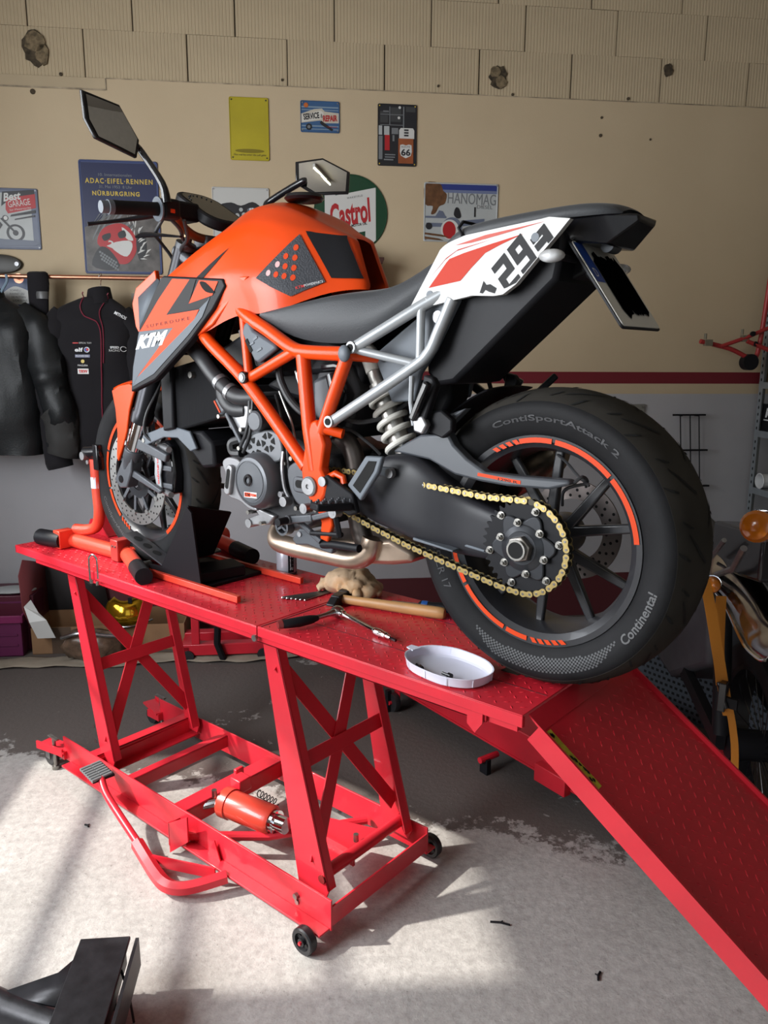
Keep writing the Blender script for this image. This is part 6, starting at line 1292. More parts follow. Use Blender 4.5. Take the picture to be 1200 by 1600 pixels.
wr('25', -0.045, -0.135, 0.06, 0.034, C_PALE, -0.35, bold=0.03)
# garage sign at the left edge
t, pl, put, many, wr = sign('tin_sign', 'blue grey tin sign with an old motorcycle, reading best garage, cut by the left edge', -1.975, 2.217, 0.402, 0.296, C_SLATE)
put('print', box4(-0.18, -0.105, 0.165, 0.125), C_GREY); put('print', [(0.02, 0.06), (0.03, 0.13), (0.185, 0.142), (0.185, 0.105), (0.06, 0.09)], C_DK); put('print', [(0.04, 0.045), (0.045, 0.098), (0.188, 0.122), (0.188, 0.055), (0.05, 0.025)], C_RED)
wr('Best', 0.075, 0.108, 0.09, 0.040, C_PALE, 0.15, bold=0.03, shear=0.3); wr('GARAGE', 0.108, 0.077, 0.11, 0.030, C_PALE, 0.15); wr('for Motorcycles', 0.112, 0.048, 0.105, 0.011, C_PALE, 0.15)
many('print', [[(0.08 + 0.045 * cos(a) * k, -0.068 + 0.042 * sin(a) * k) for a in [2 * pi * i / 28 for i in range(28)]] for k in (1.0,)], C_DK); put('print', circ(0.032, 24, 0.08, -0.068), C_GREY); put('print', circ(0.014, 16, 0.08, -0.068), C_DK)
many('print', [[(0.01, 0.0), (0.02, 0.004), (0.085, -0.065), (0.076, -0.07)], [(-0.16, -0.02), (0.0, -0.005), (0.02, -0.03), (-0.02, -0.085), (-0.14, -0.085)], [(-0.03, 0.02), (0.01, 0.025), (0.01, 0.02), (-0.03, 0.012)]], C_DK); put('print', circ(0.014, 16, 0.035, 0.003), C_DK); put('print', circ(0.010, 16, 0.037, 0.003), C_PALE); put('print', circ(0.02, 16, -0.03, -0.05), C_GREY)
many('print', [[(0.06, 0.01), (0.066, 0.02), (0.185, 0.045), (0.185, 0.03)], [(0.08, -0.006), (0.082, 0.0), (0.18, 0.02), (0.18, 0.012)]], C_DK); put('print', smooth([(-0.19, -0.10), (-0.03, -0.095), (0.03, -0.10), (0.17, -0.105), (0.17, -0.13), (-0.19, -0.13)], 2, True), P_('sign_road', (0.10, 0.12, 0.17))); screws(pl, 0.402, 0.296)
# white sign behind the handlebar
t, pl, put, many, wr = sign('tin_sign', 'white tin sign with a grey motorcycle drawing behind the handlebar clocks', -0.757, 2.25, 0.295, 0.30, P_('sign_offwhite', (0.50, 0.50, 0.48)))
put('print', smooth([(-0.11, 0.06), (-0.05, 0.075), (0.0, 0.06), (0.06, 0.08), (0.10, 0.05), (0.05, 0.0), (-0.05, -0.01), (-0.09, 0.02)], 3, True), C_DK)
for x in (-0.085, 0.085): put('print', circ(0.042, 24, x, -0.005), C_DK); put('print', circ(0.032, 24, x, -0.005), C_GREY); put('print', circ(0.008, 12, x, -0.005), C_DK)
many('print', [circ(0.012, 12, -0.02, 0.01), circ(0.012, 12, 0.015, 0.015), circ(0.01, 12, 0.0, 0.04)], C_GREY); screws(pl, 0.295, 0.30)
# round oil sign
t, pl, put, many, wr = sign('tin_sign', 'round green and white enamel oil sign behind the orange tank', -0.181, 2.286, 0.394, 0.394, C_GREEN, poly=circ(0.197, 56))
put('print', [(-0.138, 0.115), (-0.081, 0.130), (-0.081, 0.088), (0.133, 0.133), (0.135, -0.135), (0.078, -0.172), (0.078, -0.088), (-0.138, -0.133)], P_('enamel_white', (0.60, 0.60, 0.58), 0.2, coat=0.5))
wr('Castrol', 0.0, 0.002, 0.225, 0.125, C_RED, 0.20, bold=0.035, shear=0.28); wr('WAKEFIELD', 0.022, 0.084, 0.085, 0.010, C_DK, 0.20, space=1.3); wr('MOTOR OIL', 0.045, -0.055, 0.085, 0.014, C_DK, 0.18, bold=0.03)
put('print', [(-0.06, -0.065), (-0.035, -0.055), (-0.022, -0.042), (-0.035, -0.068), (-0.05, -0.085)], C_RED)
# tractor sign
t, pl, put, many, wr = sign('tin_sign', 'wide pale tin sign with a red wheeled tractor, partly behind the pillion seat', 0.416, 2.304, 0.407, 0.302, P_('sign_palegrey', (0.40, 0.42, 0.42), var=0.06))
put('print', box4(-0.198, 0.115, 0.198, 0.146), P_('sign_skyblue', (0.03, 0.045, 0.20))); put('print', box4(-0.198, 0.10, 0.198, 0.115), P_('sign_skyfade', (0.15, 0.18, 0.30)))
put('print', smooth([(-0.198, 0.145), (-0.12, 0.146), (-0.10, 0.11), (-0.08, 0.09), (-0.09, 0.045), (-0.12, 0.03), (-0.14, -0.005), (-0.165, -0.01), (-0.155, 0.03), (-0.198, 0.04)], 3, True), C_BROWN)
wr('HANOMAG', 0.058, 0.072, 0.265, 0.056, C_MID, -0.02); wr('DIESEL', 0.13, 0.032, 0.085, 0.018, C_MID, -0.02)
many('print', [box4(-0.195, -0.03, -0.08, -0.02), [(-0.14, -0.02), (-0.12, 0.01), (-0.10, 0.005), (-0.085, -0.02)], box4(-0.19, -0.075, -0.10, -0.055), [(0.0, -0.04), (0.13, -0.028), (0.13, -0.05), (0.01, -0.07)]], C_SLATE); put('print', circ(0.056, 28, -0.048, -0.082, 0.058), C_SLATE); put('print', circ(0.05, 28, -0.060, -0.088, 0.052), C_PALE); put('print', circ(0.036, 24, -0.063, -0.09, 0.045), C_RED)
many('print', [circ(0.018, 16, -0.175, -0.072), smooth([(-0.04, -0.01), (-0.03, 0.025), (-0.012, 0.02), (0.0, -0.02), (-0.02, -0.03)], 3, True), box4(0.072, -0.02, 0.080, 0.03)], C_DK)
many('print', [[(-0.198, -0.105), (-0.10, -0.115), (-0.06, -0.13), (-0.198, -0.115)], [(-0.198, -0.125), (-0.12, -0.135), (-0.09, -0.146), (-0.198, -0.138)]], C_BROWN); screws(pl, 0.407, 0.302)
# comic sign low on the left: only the speech bubble
t, pl, put, many, wr = sign('tin_sign', 'blue tin sign with a white speech bubble behind the hanging leather jacket', -1.98, 1.80, 0.30, 0.26, P_('comic_blue', (0.03, 0.07, 0.20), var=0.2, vscale=3))
put('print', smooth([(0.0, 0.055), (0.05, 0.085), (0.10, 0.075), (0.145, 0.045), (0.125, 0.005), (0.07, -0.005), (0.01, 0.01), (-0.01, 0.035)], 4, True), C_PALE)
for i, ln_ in enumerate(('SCHNELL!', 'KANNST DU', 'DIE MUTTERN', 'LOESEN?')): wr(ln_, 0.066 + (i - 1) * 0.006, 0.066 - i * 0.017, 0.07 if i else 0.055, 0.010, C_DK)
# oval dark plaque
t = wallthing('wall_plaque', 'dark oval plaque with a bolt, above the copper rail at the left edge', 'plaque', -1.985, 1.995)
ov = MB().loft([[(0.112 * k * cos(a), y, 0.048 * k * sin(a)) for a in [2 * pi * i / 32 for i in range(32)]] for k, y in ((1.0, 0.0), (1.0, -0.012), (0.94, -0.020), (0.6, -0.024))]).obj('plaque_body', mat('dark_olive_plaque', (0.03, 0.026, 0.02), 0.4), t); MB().cyl((0.088, -0.016, 0), (0.088, -0.028, 0), 0.011, 12).obj('plaque_bolt', M_ALU, t)
# copper rail
M_COPPER = mat('copper_pipe', (0.62, 0.27, 0.17), 0.3, metal=0.9, var=0.15, vscale=6)
rail = wallthing('copper_rail', 'copper pipe clothes rail on the wall carrying the jackets', 'rail', -1.9, 1.926)
MB().cyl((-0.8, -0.12, 0), (0.95, -0.12, 0), 0.011, 14).obj('pipe', M_COPPER, rail)
for x in (-0.6, 0.0, 0.72): MB().cyl((x, 0.0, 0), (x, -0.12, 0), 0.008, 10).cyl((x, 0.0, 0), (x, -0.006, 0), 0.025, 16).obj('bracket', M_COPPER, rail)
# jackets
def wrinkle(p, amt, sc, seed=0.0):
    v = V(p); n = noise.noise_vector(v * sc + V((seed, 0, 0))); n2 = noise.noise_vector(v * sc * 2.7 + V((seed, 5, 0)))
    return (v.x + (n.x + 0.4 * n2.x) * amt * 0.5, v.y + (n.y + 0.4 * n2.y) * amt, v.z + n.z * amt * 0.3)
def torso(secs, amt, sc, seed, n=28, k=4):
    """secs: (z, centre x, centre y, half width, half depth); squarish ovals"""
    S = smooth(secs, k); out = []
    for z, cx, cy, hw, hd in S:
        ring = []
        for i in range(n):
            a = 2 * pi * i / n; c, s_ = cos(a), sin(a)
            ring.append(wrinkle((cx + hw * (abs(c) ** 0.75) * (1 if c > 0 else -1), cy + hd * (abs(s_) ** 0.8) * (1 if s_ > 0 else -1), z), amt, sc, seed))
        out.append(ring)
    return MB().loft(out)
def sleeve(pts, rad, amt, sc, seed, n=16, flat_=0.75):
    S = smooth([p + (r,) for p, r in zip(pts, rad)], 6); b = MB().tube([s_[:3] for s_ in S], [s_[3] for s_ in S], n, flat=flat_, up=(0, 1, 0))
    b.v = [wrinkle(v, amt, sc, seed) for v in b.v]; return b
def hanger(par, x, zt, y=-0.12):
    MB().tube(smooth([(x - 0.006, y - 0.0125, 1.926 - zt), (x, y - 0.013, 1.942 - zt), (x + 0.004, y + 0.008, 1.945 - zt), (x, y + 0.013, 1.92 - zt), (x - 0.002, y, 1.885 - zt), (x, y, 1.845 - zt)], 4), 0.0022, 6).obj('hanger_hook', M_STEEL, par)
M_CLOTH = mat('black_softshell', (0.010, 0.009, 0.011), 0.85, spec=0.25, bump=0.15, bscale=300, sheen=0.05)
M_LEATHER = mat('black_leather', (0.009, 0.010, 0.011), 0.45, spec=0.35, bump=0.35, bscale=120)
M_PIPING = mat('dark_red_piping', (0.16, 0.012, 0.03), 0.6)
JZ = 1.40; JY = -0.17
jk = wallthing('jacket', 'black racing softshell jacket with red piping and small sponsor logos', 'jacket', -1.50, JZ)
body = torso([(-0.385, 0.01, JY, 0.195, 0.075), (-0.25, 0.0, JY, 0.195, 0.085), (-0.05, 0.0, JY, 0.195, 0.09), (0.15, 0.0, JY, 0.20, 0.09), (0.28, 0.0, JY, 0.205, 0.08), (0.36, 0.0, JY, 0.18, 0.065), (0.405, 0.02, JY, 0.105, 0.055), (0.425, 0.03, JY, 0.065, 0.05)], 0.026, 7, 1.0).obj('jacket_body', M_CLOTH, jk)
MB().loft([[(0.035 + 0.055 * k * cos(a), JY + 0.05 * k * sin(a), z + 0.012 * sin(a * 1.0 + 2.4)) for a in [2 * pi * i / 24 for i in range(24)]] for z, k in ((0.385, 1.25), (0.43, 1.12), (0.465, 1.0), (0.463, 0.85), (0.42, 0.85))]).obj('collar', M_CLOTH, jk)
sleeve([(-0.13, JY, 0.335), (-0.19, JY - 0.01, 0.24), (-0.225, JY - 0.02, 0.05), (-0.23, JY - 0.03, -0.15), (-0.215, JY - 0.03, -0.36), (-0.205, JY - 0.03, -0.43)], [0.07, 0.085, 0.08, 0.075, 0.068, 0.062], 0.03, 9, 2.0).obj('sleeve', M_CLOTH, jk)
sleeve([(0.13, JY, 0.335), (0.20, JY - 0.01, 0.24), (0.235, JY - 0.02, 0.05), (0.24, JY - 0.02, -0.15), (0.22, JY - 0.03, -0.36), (0.21, JY - 0.03, -0.40)], [0.07, 0.085, 0.08, 0.075, 0.068, 0.062], 0.03, 9, 3.0).obj('sleeve', M_CLOTH, jk)
hanger(jk, 0.035, JZ)
jb = bvh_of(body)
def onjk(x, z, o=0.003):
    h, n, i, d = jb.ray_cast(V((x, -1.0, z)), V((0, 1, 0)))
    return (x, (h.y if h else JY - 0.09) - o, z)
pp = [(-0.02, 0.445), (-0.045, 0.38), (-0.03, 0.335), (0.01, 0.315), (0.035, 0.30), (0.048, 0.26), (0.05, 0.20), (0.045, 0.10), (0.04, 0.02), (0.035, -0.10), (0.03, -0.25), (0.03, -0.37)]
MB().tube([onjk(x, z, 0.004) for x, z in smooth(pp, 5)], 0.0032, 6).obj('zip_piping', M_PIPING, jk)
MB().tube([onjk(x, z, 0.004) for x, z in smooth([(0.10, 0.44), (0.06, 0.385), (0.045, 0.345), (0.06, 0.28), (0.062, 0.20), (0.055, 0.10)], 5)], 0.0028, 6).obj('zip_piping', M_PIPING, jk)
def jtext(s, cx, cz, w, h, m, a=0.0, **kw):
    def fn(x, y): x, y = rot2(x, y, a); return onjk(cx + x, cz + y, 0.006)
    return text('logo_lettering', s, w, h, fn, m, jk, **kw)
def jflat(P, m, o=0.005): return flat('logo_patch', P, lambda x, y: onjk(x, y, o), m, jk)
LX = -0.045
jflat(box4(LX - 0.045, 0.196, LX - 0.018, 0.201), M_RPRINT); jtext('OFFICIAL TEAM', LX + 0.015, 0.199, 0.06, 0.008, C_PALE)
jtext('elf', LX - 0.016, 0.166, 0.04, 0.020, M_WPRINT, bold=0.03); jflat(circ(0.0135, 18, LX + 0.022, 0.166), M_WPRINT); jflat(circ(0.010, 18, LX + 0.020, 0.166), M_BLUE, 0.0065); jflat(circ(0.006, 14, LX + 0.025, 0.167), M_RPRINT, 0.0075)
jflat(box4(LX - 0.036, 0.128, LX + 0.036, 0.142), P_('patch_greyblue', (0.14, 0.15, 0.24))); jtext('FUCHS OIL', LX, 0.135, 0.06, 0.008, C_PALE)
jflat(circ(0.009, 16, LX, 0.109), C_GOLD); jtext('MAGURA', LX, 0.089, 0.05, 0.009, C_PALE)
jflat(box4(LX - 0.027, 0.047, LX + 0.027, 0.073), C_PALE); jtext('TRW', LX, 0.060, 0.045, 0.016, M_RPRINT, bold=0.04)
jtext('SPEED', 0.115, 0.178, 0.042, 0.011, M_WPRINT, bold=0.03); jtext('RACING', 0.112, 0.163, 0.05, 0.011, C_PALE); MB().tube([onjk(0.155 + 0.013 * cos(a), 0.170 + 0.012 * sin(a), 0.006) for a in [0.4 + i * 0.45 for i in range(13)]], 0.002, 5).obj('logo_ring', M_WPRINT, jk)
def shoulder(x, y):
    xx, zz = rot2(x, y, -0.5); h, n, i, d = jb.ray_cast(V((0.145 + xx, -1, 0.335 + zz)), V((0, 1, 0))); return (0.145 + xx, (h.y if h else JY - 0.05) - 0.006, 0.335 + zz)
text('logo_lettering', 'MITHOS', 0.062, 0.016, shoulder, M_WPRINT, jk, bold=0.03)
lj = wallthing('jacket', 'black leather motorcycle jacket hanging at the left edge', 'jacket', -1.98, 1.40)
torso([(-0.36, 0.0, -0.19, 0.20, 0.09), (-0.2, 0.0, -0.19, 0.195, 0.10), (0.05, 0.0, -0.19, 0.20, 0.11), (0.25, 0.0, -0.18, 0.21, 0.10), (0.34, 0.0, -0.17, 0.19, 0.075), (0.40, -0.02, -0.16, 0.11, 0.06), (0.44, -0.03, -0.15, 0.07, 0.05)], 0.034, 7, 8.0).obj('jacket_body', M_LEATHER, lj)
sleeve([(0.12, -0.18, 0.33), (0.20, -0.20, 0.26), (0.25, -0.23, 0.08), (0.27, -0.25, -0.02), (0.305, -0.25, -0.16), (0.30, -0.24, -0.32)], [0.08, 0.095, 0.092, 0.085, 0.078, 0.066], 0.036, 10, 11.0).obj('sleeve', M_LEATHER, lj)
sleeve([(0.275, -0.25, -0.12), (0.305, -0.25, -0.17), (0.312, -0.25, -0.30), (0.30, -0.245, -0.36)], [0.084, 0.088, 0.080, 0.074], 0.014, 14, 13.0).obj('forearm_panel', mat('worn_leather', (0.022, 0.021, 0.020), 0.7, bump=0.4, bscale=90), lj)
sleeve([(-0.12, -0.18, 0.33), (-0.2, -0.2, 0.25), (-0.25, -0.22, 0.05), (-0.27, -0.22, -0.3)], [0.08, 0.09, 0.085, 0.07], 0.02, 9, 12.0).obj('sleeve', M_LEATHER, lj)
MB().loft([[(-0.02 + 0.06 * k * cos(a), -0.155 + 0.05 * k * sin(a), z) for a in [2 * pi * i / 20 for i in range(20)]] for z, k in ((0.41, 1.3), (0.46, 1.1), (0.458, 0.9), (0.43, 0.9))]).obj('collar', M_LEATHER, lj)
hanger(lj, -0.02, 1.40); MB().tube(smooth([(0.04, -0.17, 0.44), (0.06, -0.17, 0.47), (0.075, -0.165, 0.50), (0.07, -0.16, 0.53)], 4), 0.007, 8).obj('pale_cord', C_LBLUE, lj)
hs_ = wallthing('back_protector', 'black padded brace with a grey reflective band folded over the copper rail', 'brace', -1.762, 1.83)
br_ = MB().loft([[wrinkle((cx + hw * cos(a), -0.145 + hd * sin(a), z), 0.008, 14, 4.0) for a in [2 * pi * i / 20 for i in range(20)]] for z, cx, hw, hd in ((-0.135, 0.0, 0.030, 0.012), (-0.10, -0.005, 0.045, 0.024), (-0.02, -0.005, 0.05, 0.028), (0.06, 0.0, 0.052, 0.03), (0.11, 0.0, 0.05, 0.034), (0.118, 0.0, 0.04, 0.02))]).obj('brace_body', M_CLOTH, hs_)
MB().loft([[(0.02 + 0.030 * cos(a), -0.165 + 0.018 * sin(a) + dy, z) for a in [2 * pi * i / 16 for i in range(16)]] for z, dy in ((-0.015, 0), (0.005, -0.001), (0.02, 0.002))]).obj('reflective_band', P_('grey_reflective', (0.09, 0.09, 0.09)), hs_)
# beach picture glimpsed behind the jacket collar
t = wallthing('picture', 'small pale picture low behind the racing jacket shoulder', 'picture', -1.27, 1.80)
MB().bx((-0.07, -0.004, -0.06), (0.07, 0, 0.06)).obj('picture_board', P_('picture_sand', (0.28, 0.25, 0.20), var=0.4, vscale=20), t)
# carved wall cabinet
M_WOOD = mat('dark_carved_wood', (0.045, 0.016, 0.012), 0.4, var=0.35, vscale=18, stretch=(1, 1, 0.2), coat=0.2)
cb = wallthing('wall_cabinet', 'dark carved wooden wall cabinet behind the tank and seat', 'cabinet', -0.30, 1.62)
MB().bx((-0.24, -0.19, -0.30), (0.235, 0, 0.36)).obj('carcass', M_WOOD, cb, bevel=0.004)
MB().loft([[(-w, 0, z), (-w, -0.19 - d, z), (w, -0.19 - d, z), (w, 0, z)] for z, w, d in ((0.36, 0.24, 0.0), (0.385, 0.252, 0.012), (0.392, 0.268, 0.03), (0.41, 0.274, 0.034), (0.42, 0.274, 0.034))]).obj('cornice', M_WOOD, cb)
for x in (-0.205, 0.205):
    MB().lathe([(0.0, -0.28)] + [(r, z) for z, r in ((-0.28, 0.026), (-0.24, 0.024), (-0.22, 0.016), (0.0, 0.019), (0.12, 0.020), (0.13, 0.026), (0.15, 0.016), (0.16, 0.024), (0.175, 0.026), (0.19, 0.018), (0.30, 0.018), (0.31, 0.025), (0.35, 0.026))] + [(0.0, 0.35)], (x, -0.20, 0), 'z', 16, False).obj('turned_column', M_WOOD, cb)
MB().prism(rrect(0.30, 0.50, 0.02), -0.19, -0.20, 'y').obj('cabinet_door', M_WOOD, cb, bevel=0.006)
ty = wallthing('toy_car', 'small yellow toy car on top of the dark cabinet', 'toy', -0.155, 2.0405, 0.13)
tb0 = MB().prism([(-0.06, 0.012), (-0.058, 0.03), (-0.03, 0.036), (-0.015, 0.055), (0.02, 0.056), (0.035, 0.035), (0.06, 0.03), (0.06, 0.012)], -0.022, 0.022, 'y').obj('car_body', P_('toy_yellow', (0.55, 0.42, 0.01), 0.25), ty, bevel=0.004); MB().prism([(-0.02, 0.038), (-0.010, 0.051), (0.016, 0.051), (0.027, 0.038)], -0.0235, 0.0235, 'y').obj('car_window', M_DKGREY, ty)
for x in (-0.036, 0.036):
    for y in (-0.022, 0.022): MB().cyl((x, y - 0.005, 0.013), (x, y + 0.005, 0.013), 0.0135, 16).obj('car_wheel', M_GLOSSBLACK, ty)
# wire rack and grey board
wk = wallthing('wire_rack', 'narrow black wire rack hanging on the wall right of the rear wheel', 'rack', 1.80, 0.90, 0.02)
for i, (z, x0, x1) in enumerate(((0.315, -0.105, 0.095), (0.108, -0.07, 0.125), (-0.106, -0.04, 0.155), (-0.325, -0.02, 0.20))): MB().bar((x0 - 0.01 * 0, -0.02, z), (x1, -0.02, z), 0.012, 0.010).obj('rack_bar', M_BLACK, wk)
for x in (-0.06, 0.0, 0.055): MB().cyl((x, -0.02, 0.315), (x + 0.065, -0.022, -0.36), 0.0035, 8).obj('rack_wire', M_BLACK, wk)
MB().cyl((-0.05, 0.02, 0.31), (-0.05, -0.02, 0.31), 0.004, 8).cyl((0.05, 0.02, 0.31), (0.05, -0.02, 0.31), 0.004, 8).obj('rack_hook', M_BLACK, wk)
t = wallthing('grey_board', 'plain grey board on the wall just above the rear tyre', 'board', 1.45, 1.15); MB().bx((-0.085, -0.012, -0.13), (0.085, 0, 0.125)).obj('board_panel', P_('board_grey', (0.17, 0.16, 0.14), 0.6, var=0.15), t, bevel=0.002); MB().cyl((0.07, -0.012, 0.11), (0.07, -0.016, 0.11), 0.004, 8).obj('board_nail', M_BOLT, t)
# steel shelf along the right wall
M_GALV = mat('galvanised_shelf', (0.30, 0.33, 0.35), 0.45, metal=0.5, var=0.12, vscale=10)
SX = 2.2
sh0 = thing('steel_shelf', 'galvanised steel shelf rack with perforated posts at the right edge', 'shelf', room(SX, 0.06, 0), WA)
for y, nm in ((0.0, 0), (-1.05, 1)):
    for x in (0.0, 0.42):
        po = MB().bx((x - 0.002, y - 0.038, 0), (x + 0.002, y, 2.35)).bx((x, y - 0.002, 0), (x + 0.04, y + 0.002, 2.35)).obj('shelf_post', M_GALV, sh0)
        if x == 0.0 and y == 0.0:
            hb2 = MB()
            for k in range(58):
                z = 0.06 + k * 0.04; hb2.add([(-0.0026, -0.019 + 0.006 * cos(a), z + 0.010 * sin(a)) for a in [i * pi / 4 for i in range(8)]], [tuple(range(8))])
            tag(hb2.obj('post_holes', M_GROOVE, po, flatshade=True), kind='stuff')
for z in (0.36, 0.79, 1.125, 1.405, 2.0):
    MB().bx((0.0, -1.06, z - 0.035), (0.42, 0.0, z - 0.03)).bx((-0.003, -1.06, z - 0.035), (0.0, 0.0, z + 0.002)).bx((0.0, -1.06, z), (0.42, 0.0, z + 0.002)).obj('shelf_board', M_GALV, sh0)
t = thing('storage_box', 'black box with white lettering on the right shelf rack', 'box', room(SX + 0.02, 0.085, 1.1275), WA)
MB().bx((0, -0.36, 0), (0.26, 0.0, 0.155)).obj('carton', M_BLACK, t, bevel=0.002); text('box_lettering', 'MIN', 0.135, 0.055, lambda x, z: (-0.0012, -0.10 - x, 0.105 + z), M_WPRINT, t, shear=0.2, bold=0.05); MB().bx((-0.001, -0.35, 0.060), (0, -0.02, 0.066)).obj('box_line', M_WPRINT, t)
t = thing('paper_stack', 'white carton lying on the upper board of the right shelf rack', 'carton', room(SX + 0.03, 0.22, 1.4075), WA); MB().bx((0, -0.3, 0), (0.3, 0.0, 0.06)).obj('carton_body', M_WPRINT, t, bevel=0.002); MB().bx((0.02, -0.28, 0.06), (0.28, -0.02, 0.066)).obj('carton_lid', C_PALE, t)
t = thing('cup', 'white cup lying on its side on the lower board of the right shelf rack', 'cup', room(SX + 0.055, 0.16, 0.792), WA)
MB().lathe([(0.035, -0.055), (0.037, -0.055), (0.042, 0.055), (0.046, 0.058), (0.042, 0.06), (0.039, 0.055), (0.033, -0.045)], (0, 0, 0.046), 'x', 24).obj('cup_wall', M_WPRINT, t).rotation_euler = (0, 0, pi); MB().cyl((0.045, 0, 0.046), (0.05, 0, 0.046), 0.033, 20).obj('cup_base', M_WPRINT, t)
t = thing('storage_box', 'pale brown carton on the upper board of the right shelf rack', 'box', room(SX + 0.04, 0.06, 1.4075), WA); MB().bx((0, -0.12, 0), (0.3, 0.0, 0.22)).obj('carton', mat('carton_brown', (0.22, 0.15, 0.085), 0.8, var=0.15), t, bevel=0.002); MB().bx((0.0, -0.1205, 0.10), (0.3, -0.12, 0.13)).obj('packing_tape', C_MID, t)
# red paddock stand hung from the shelf
M_STAND = mat('stand_red', (0.36, 0.03, 0.03), 0.4, var=0.12)
ps = thing('paddock_stand', 'red tubular paddock stand with black wheels hanging from the right shelf rack', 'stand', room(2.0, 0.16, 1.55), WA)
MB().tube(smooth([(-0.24, 0.0, 0.083), (-0.06, 0.0, 0.043), (0.06, 0.0, -0.008), (0.10, 0.0, 0.0), (0.115, 0.0, 0.08), (0.125, 0.0, 0.20), (0.14, 0.0, 0.45)], 4), 0.013, 12).obj('stand_tube', M_STAND, ps)
MB().tube([(-0.12, -0.005, 0.055), (0.02, -0.02, 0.105), (0.12, -0.03, 0.15), (0.24, -0.03, 0.19)], 0.011, 10).obj('stand_tube', M_STAND, ps); MB().tube([(0.02, -0.03, 0.085), (0.14, -0.04, 0.04), (0.26, -0.04, 0.0)], 0.012, 10).obj('stand_tube', M_STAND, ps)
MB().cyl((0.06, -0.025, -0.03), (0.06, 0.025, -0.03), 0.045, 20).obj('stand_wheel', M_BLACK, ps)
for x, z in ((-0.20, 0.075), (0.015, 0.10)): MB().box((x, -0.012, z), (0.04, 0.03, 0.035)).cyl((x - 0.02, -0.015, z + 0.02), (x - 0.02, -0.015, z + 0.05), 0.008, 8).obj('stand_adapter', mat('brass_bracket', (0.22, 0.20, 0.15), 0.4, metal=0.5), ps)
for x, z in ((0.045, 0.125), (0.065, 0.07)): MB().cyl((x, -0.03, z), (x, -0.045, z), 0.014, 10).obj('stand_knob', M_BLACK, ps)
MB().tube([(0.14, 0.0, 0.44), (0.19, 0.02, 0.455), (0.215, 0.03, 0.44)], 0.006, 8).obj('stand_hook', M_STEEL, ps)
# ================================================================== THINGS ON THE LIFT DECK
M_FRED = mat('stand_orange_red', (0.62, 0.05, 0.025), 0.35, coat=0.2, var=0.08)
M_CHOCK = mat('chock_black', (0.010, 0.008, 0.010), 0.6, spec=0.15)
DZ = H
# front stand and wheel chock
fs = thing('front_stand', 'orange red tubular front paddock stand with black rubber feet lying on the deck', 'stand', (-1.4, 0.2, DZ))
def FS(b): b.v = [(v[0] + 1.4, v[1] - 0.2, v[2] - DZ) for v in b.v]; return b
r0 = 0.026; zt = DZ + r0
FS(MB().tube([(-1.705, 0.128, zt), (-1.42, 0.138, zt)], r0, 18)).obj('stand_tube', M_FRED, fs)
FS(MB().tube([(-1.385, 0.150, zt), (-1.19, 0.066, zt)], r0, 18)).obj('stand_tube', M_FRED, fs)
FS(MB().tube([(-1.20, 0.070, zt), (-1.085, 0.021, zt)], r0 + 0.0015, 18)).obj('rubber_foot', M_BLACK, fs)
FS(MB().tube([(-1.825, 0.065, zt + 0.005), (-1.70, 0.088, zt + 0.005)], 0.030, 18)).obj('rubber_foot', M_BLACK, fs)
FS(MB().box((-1.715, 0.10, DZ + 0.035), (0.045, 0.06, 0.066))).obj('stand_bracket', M_FRED, fs, bevel=0.003)
FS(MB().box((-1.395, 0.145, DZ + 0.04), (0.045, 0.075, 0.075))).obj('stand_bracket', mat('stand_dark_red', (0.30, 0.025, 0.02), 0.4), fs, bevel=0.003)
for dx in (-0.008, 0.008): FS(MB().cyl((-1.395 + dx, 0.105, DZ + 0.055), (-1.395 + dx, 0.111, DZ + 0.055), 0.004, 8)).obj('bracket_bolt', M_BOLT, fs)
FS(MB().cyl((-1.705, 0.068, DZ + 0.03), (-1.705, 0.074, DZ + 0.03), 0.008, 10)).obj('bracket_bolt', M_BOLT, fs)
FS(MB().tube(smooth([(-1.70, 0.14, DZ + 0.066), (-1.64, 0.15, DZ + 0.070), (-1.59, 0.16, DZ + 0.088), (-1.563, 0.16, DZ + 0.14), (-1.565, 0.16, DZ + 0.22), (-1.567, 0.16, DZ + 0.335)], 5), 0.020, 16)).obj('stand_upright', M_FRED, fs)
FS(MB().cyl((-1.566, 0.16, DZ + 0.232), (-1.567, 0.16, DZ + 0.272), 0.0206, 18)).obj('reflective_band', P_('reflector_silver', (0.55, 0.58, 0.62), 0.3), fs)
FS(MB().tube([(-1.62, 0.155, DZ + 0.355), (-1.52, 0.165, DZ + 0.365)], 0.022, 12).box((-1.535, 0.165, DZ + 0.345), (0.03, 0.05, 0.09))).obj('stand_clamp', M_GLOSSBLACK, fs, bevel=0.004)
FS(MB().cyl((-1.605, 0.13, DZ + 0.345), (-1.605, 0.16, DZ + 0.345), 0.015, 12).cyl((-1.58, 0.135, DZ + 0.325), (-1.58, 0.155, DZ + 0.325), 0.008, 8)).obj('clamp_bolt', M_ALU, fs)
FS(MB().tube([(-1.36, 0.150, zt), (-1.36, 0.56, zt)], r0, 16)).obj('stand_tube', M_FRED, fs)
FS(MB().tube([(-1.40, 0.50, zt), (-1.13, 0.43, zt)], r0, 16)).obj('stand_tube', M_FRED, fs)
FS(MB().tube([(-1.15, 0.435, zt), (-1.02, 0.40, zt)], r0 + 0.002, 16)).obj('rubber_foot', M_BLACK, fs)
fst = thing('wheel_stop', 'bright red bent steel wheel stop plate ahead of the front tyre', 'wheel stop', (-1.72, 0.30, DZ))
MB().prism([(-0.19, 0.0), (-0.155, 0.055), (-0.03, 0.066), (0.03, 0.10), (0.06, 0.03), (0.06, 0.0)], -0.004, 0.004, 'y').obj('stop_plate', M_RED, fst, bevel=0.001)
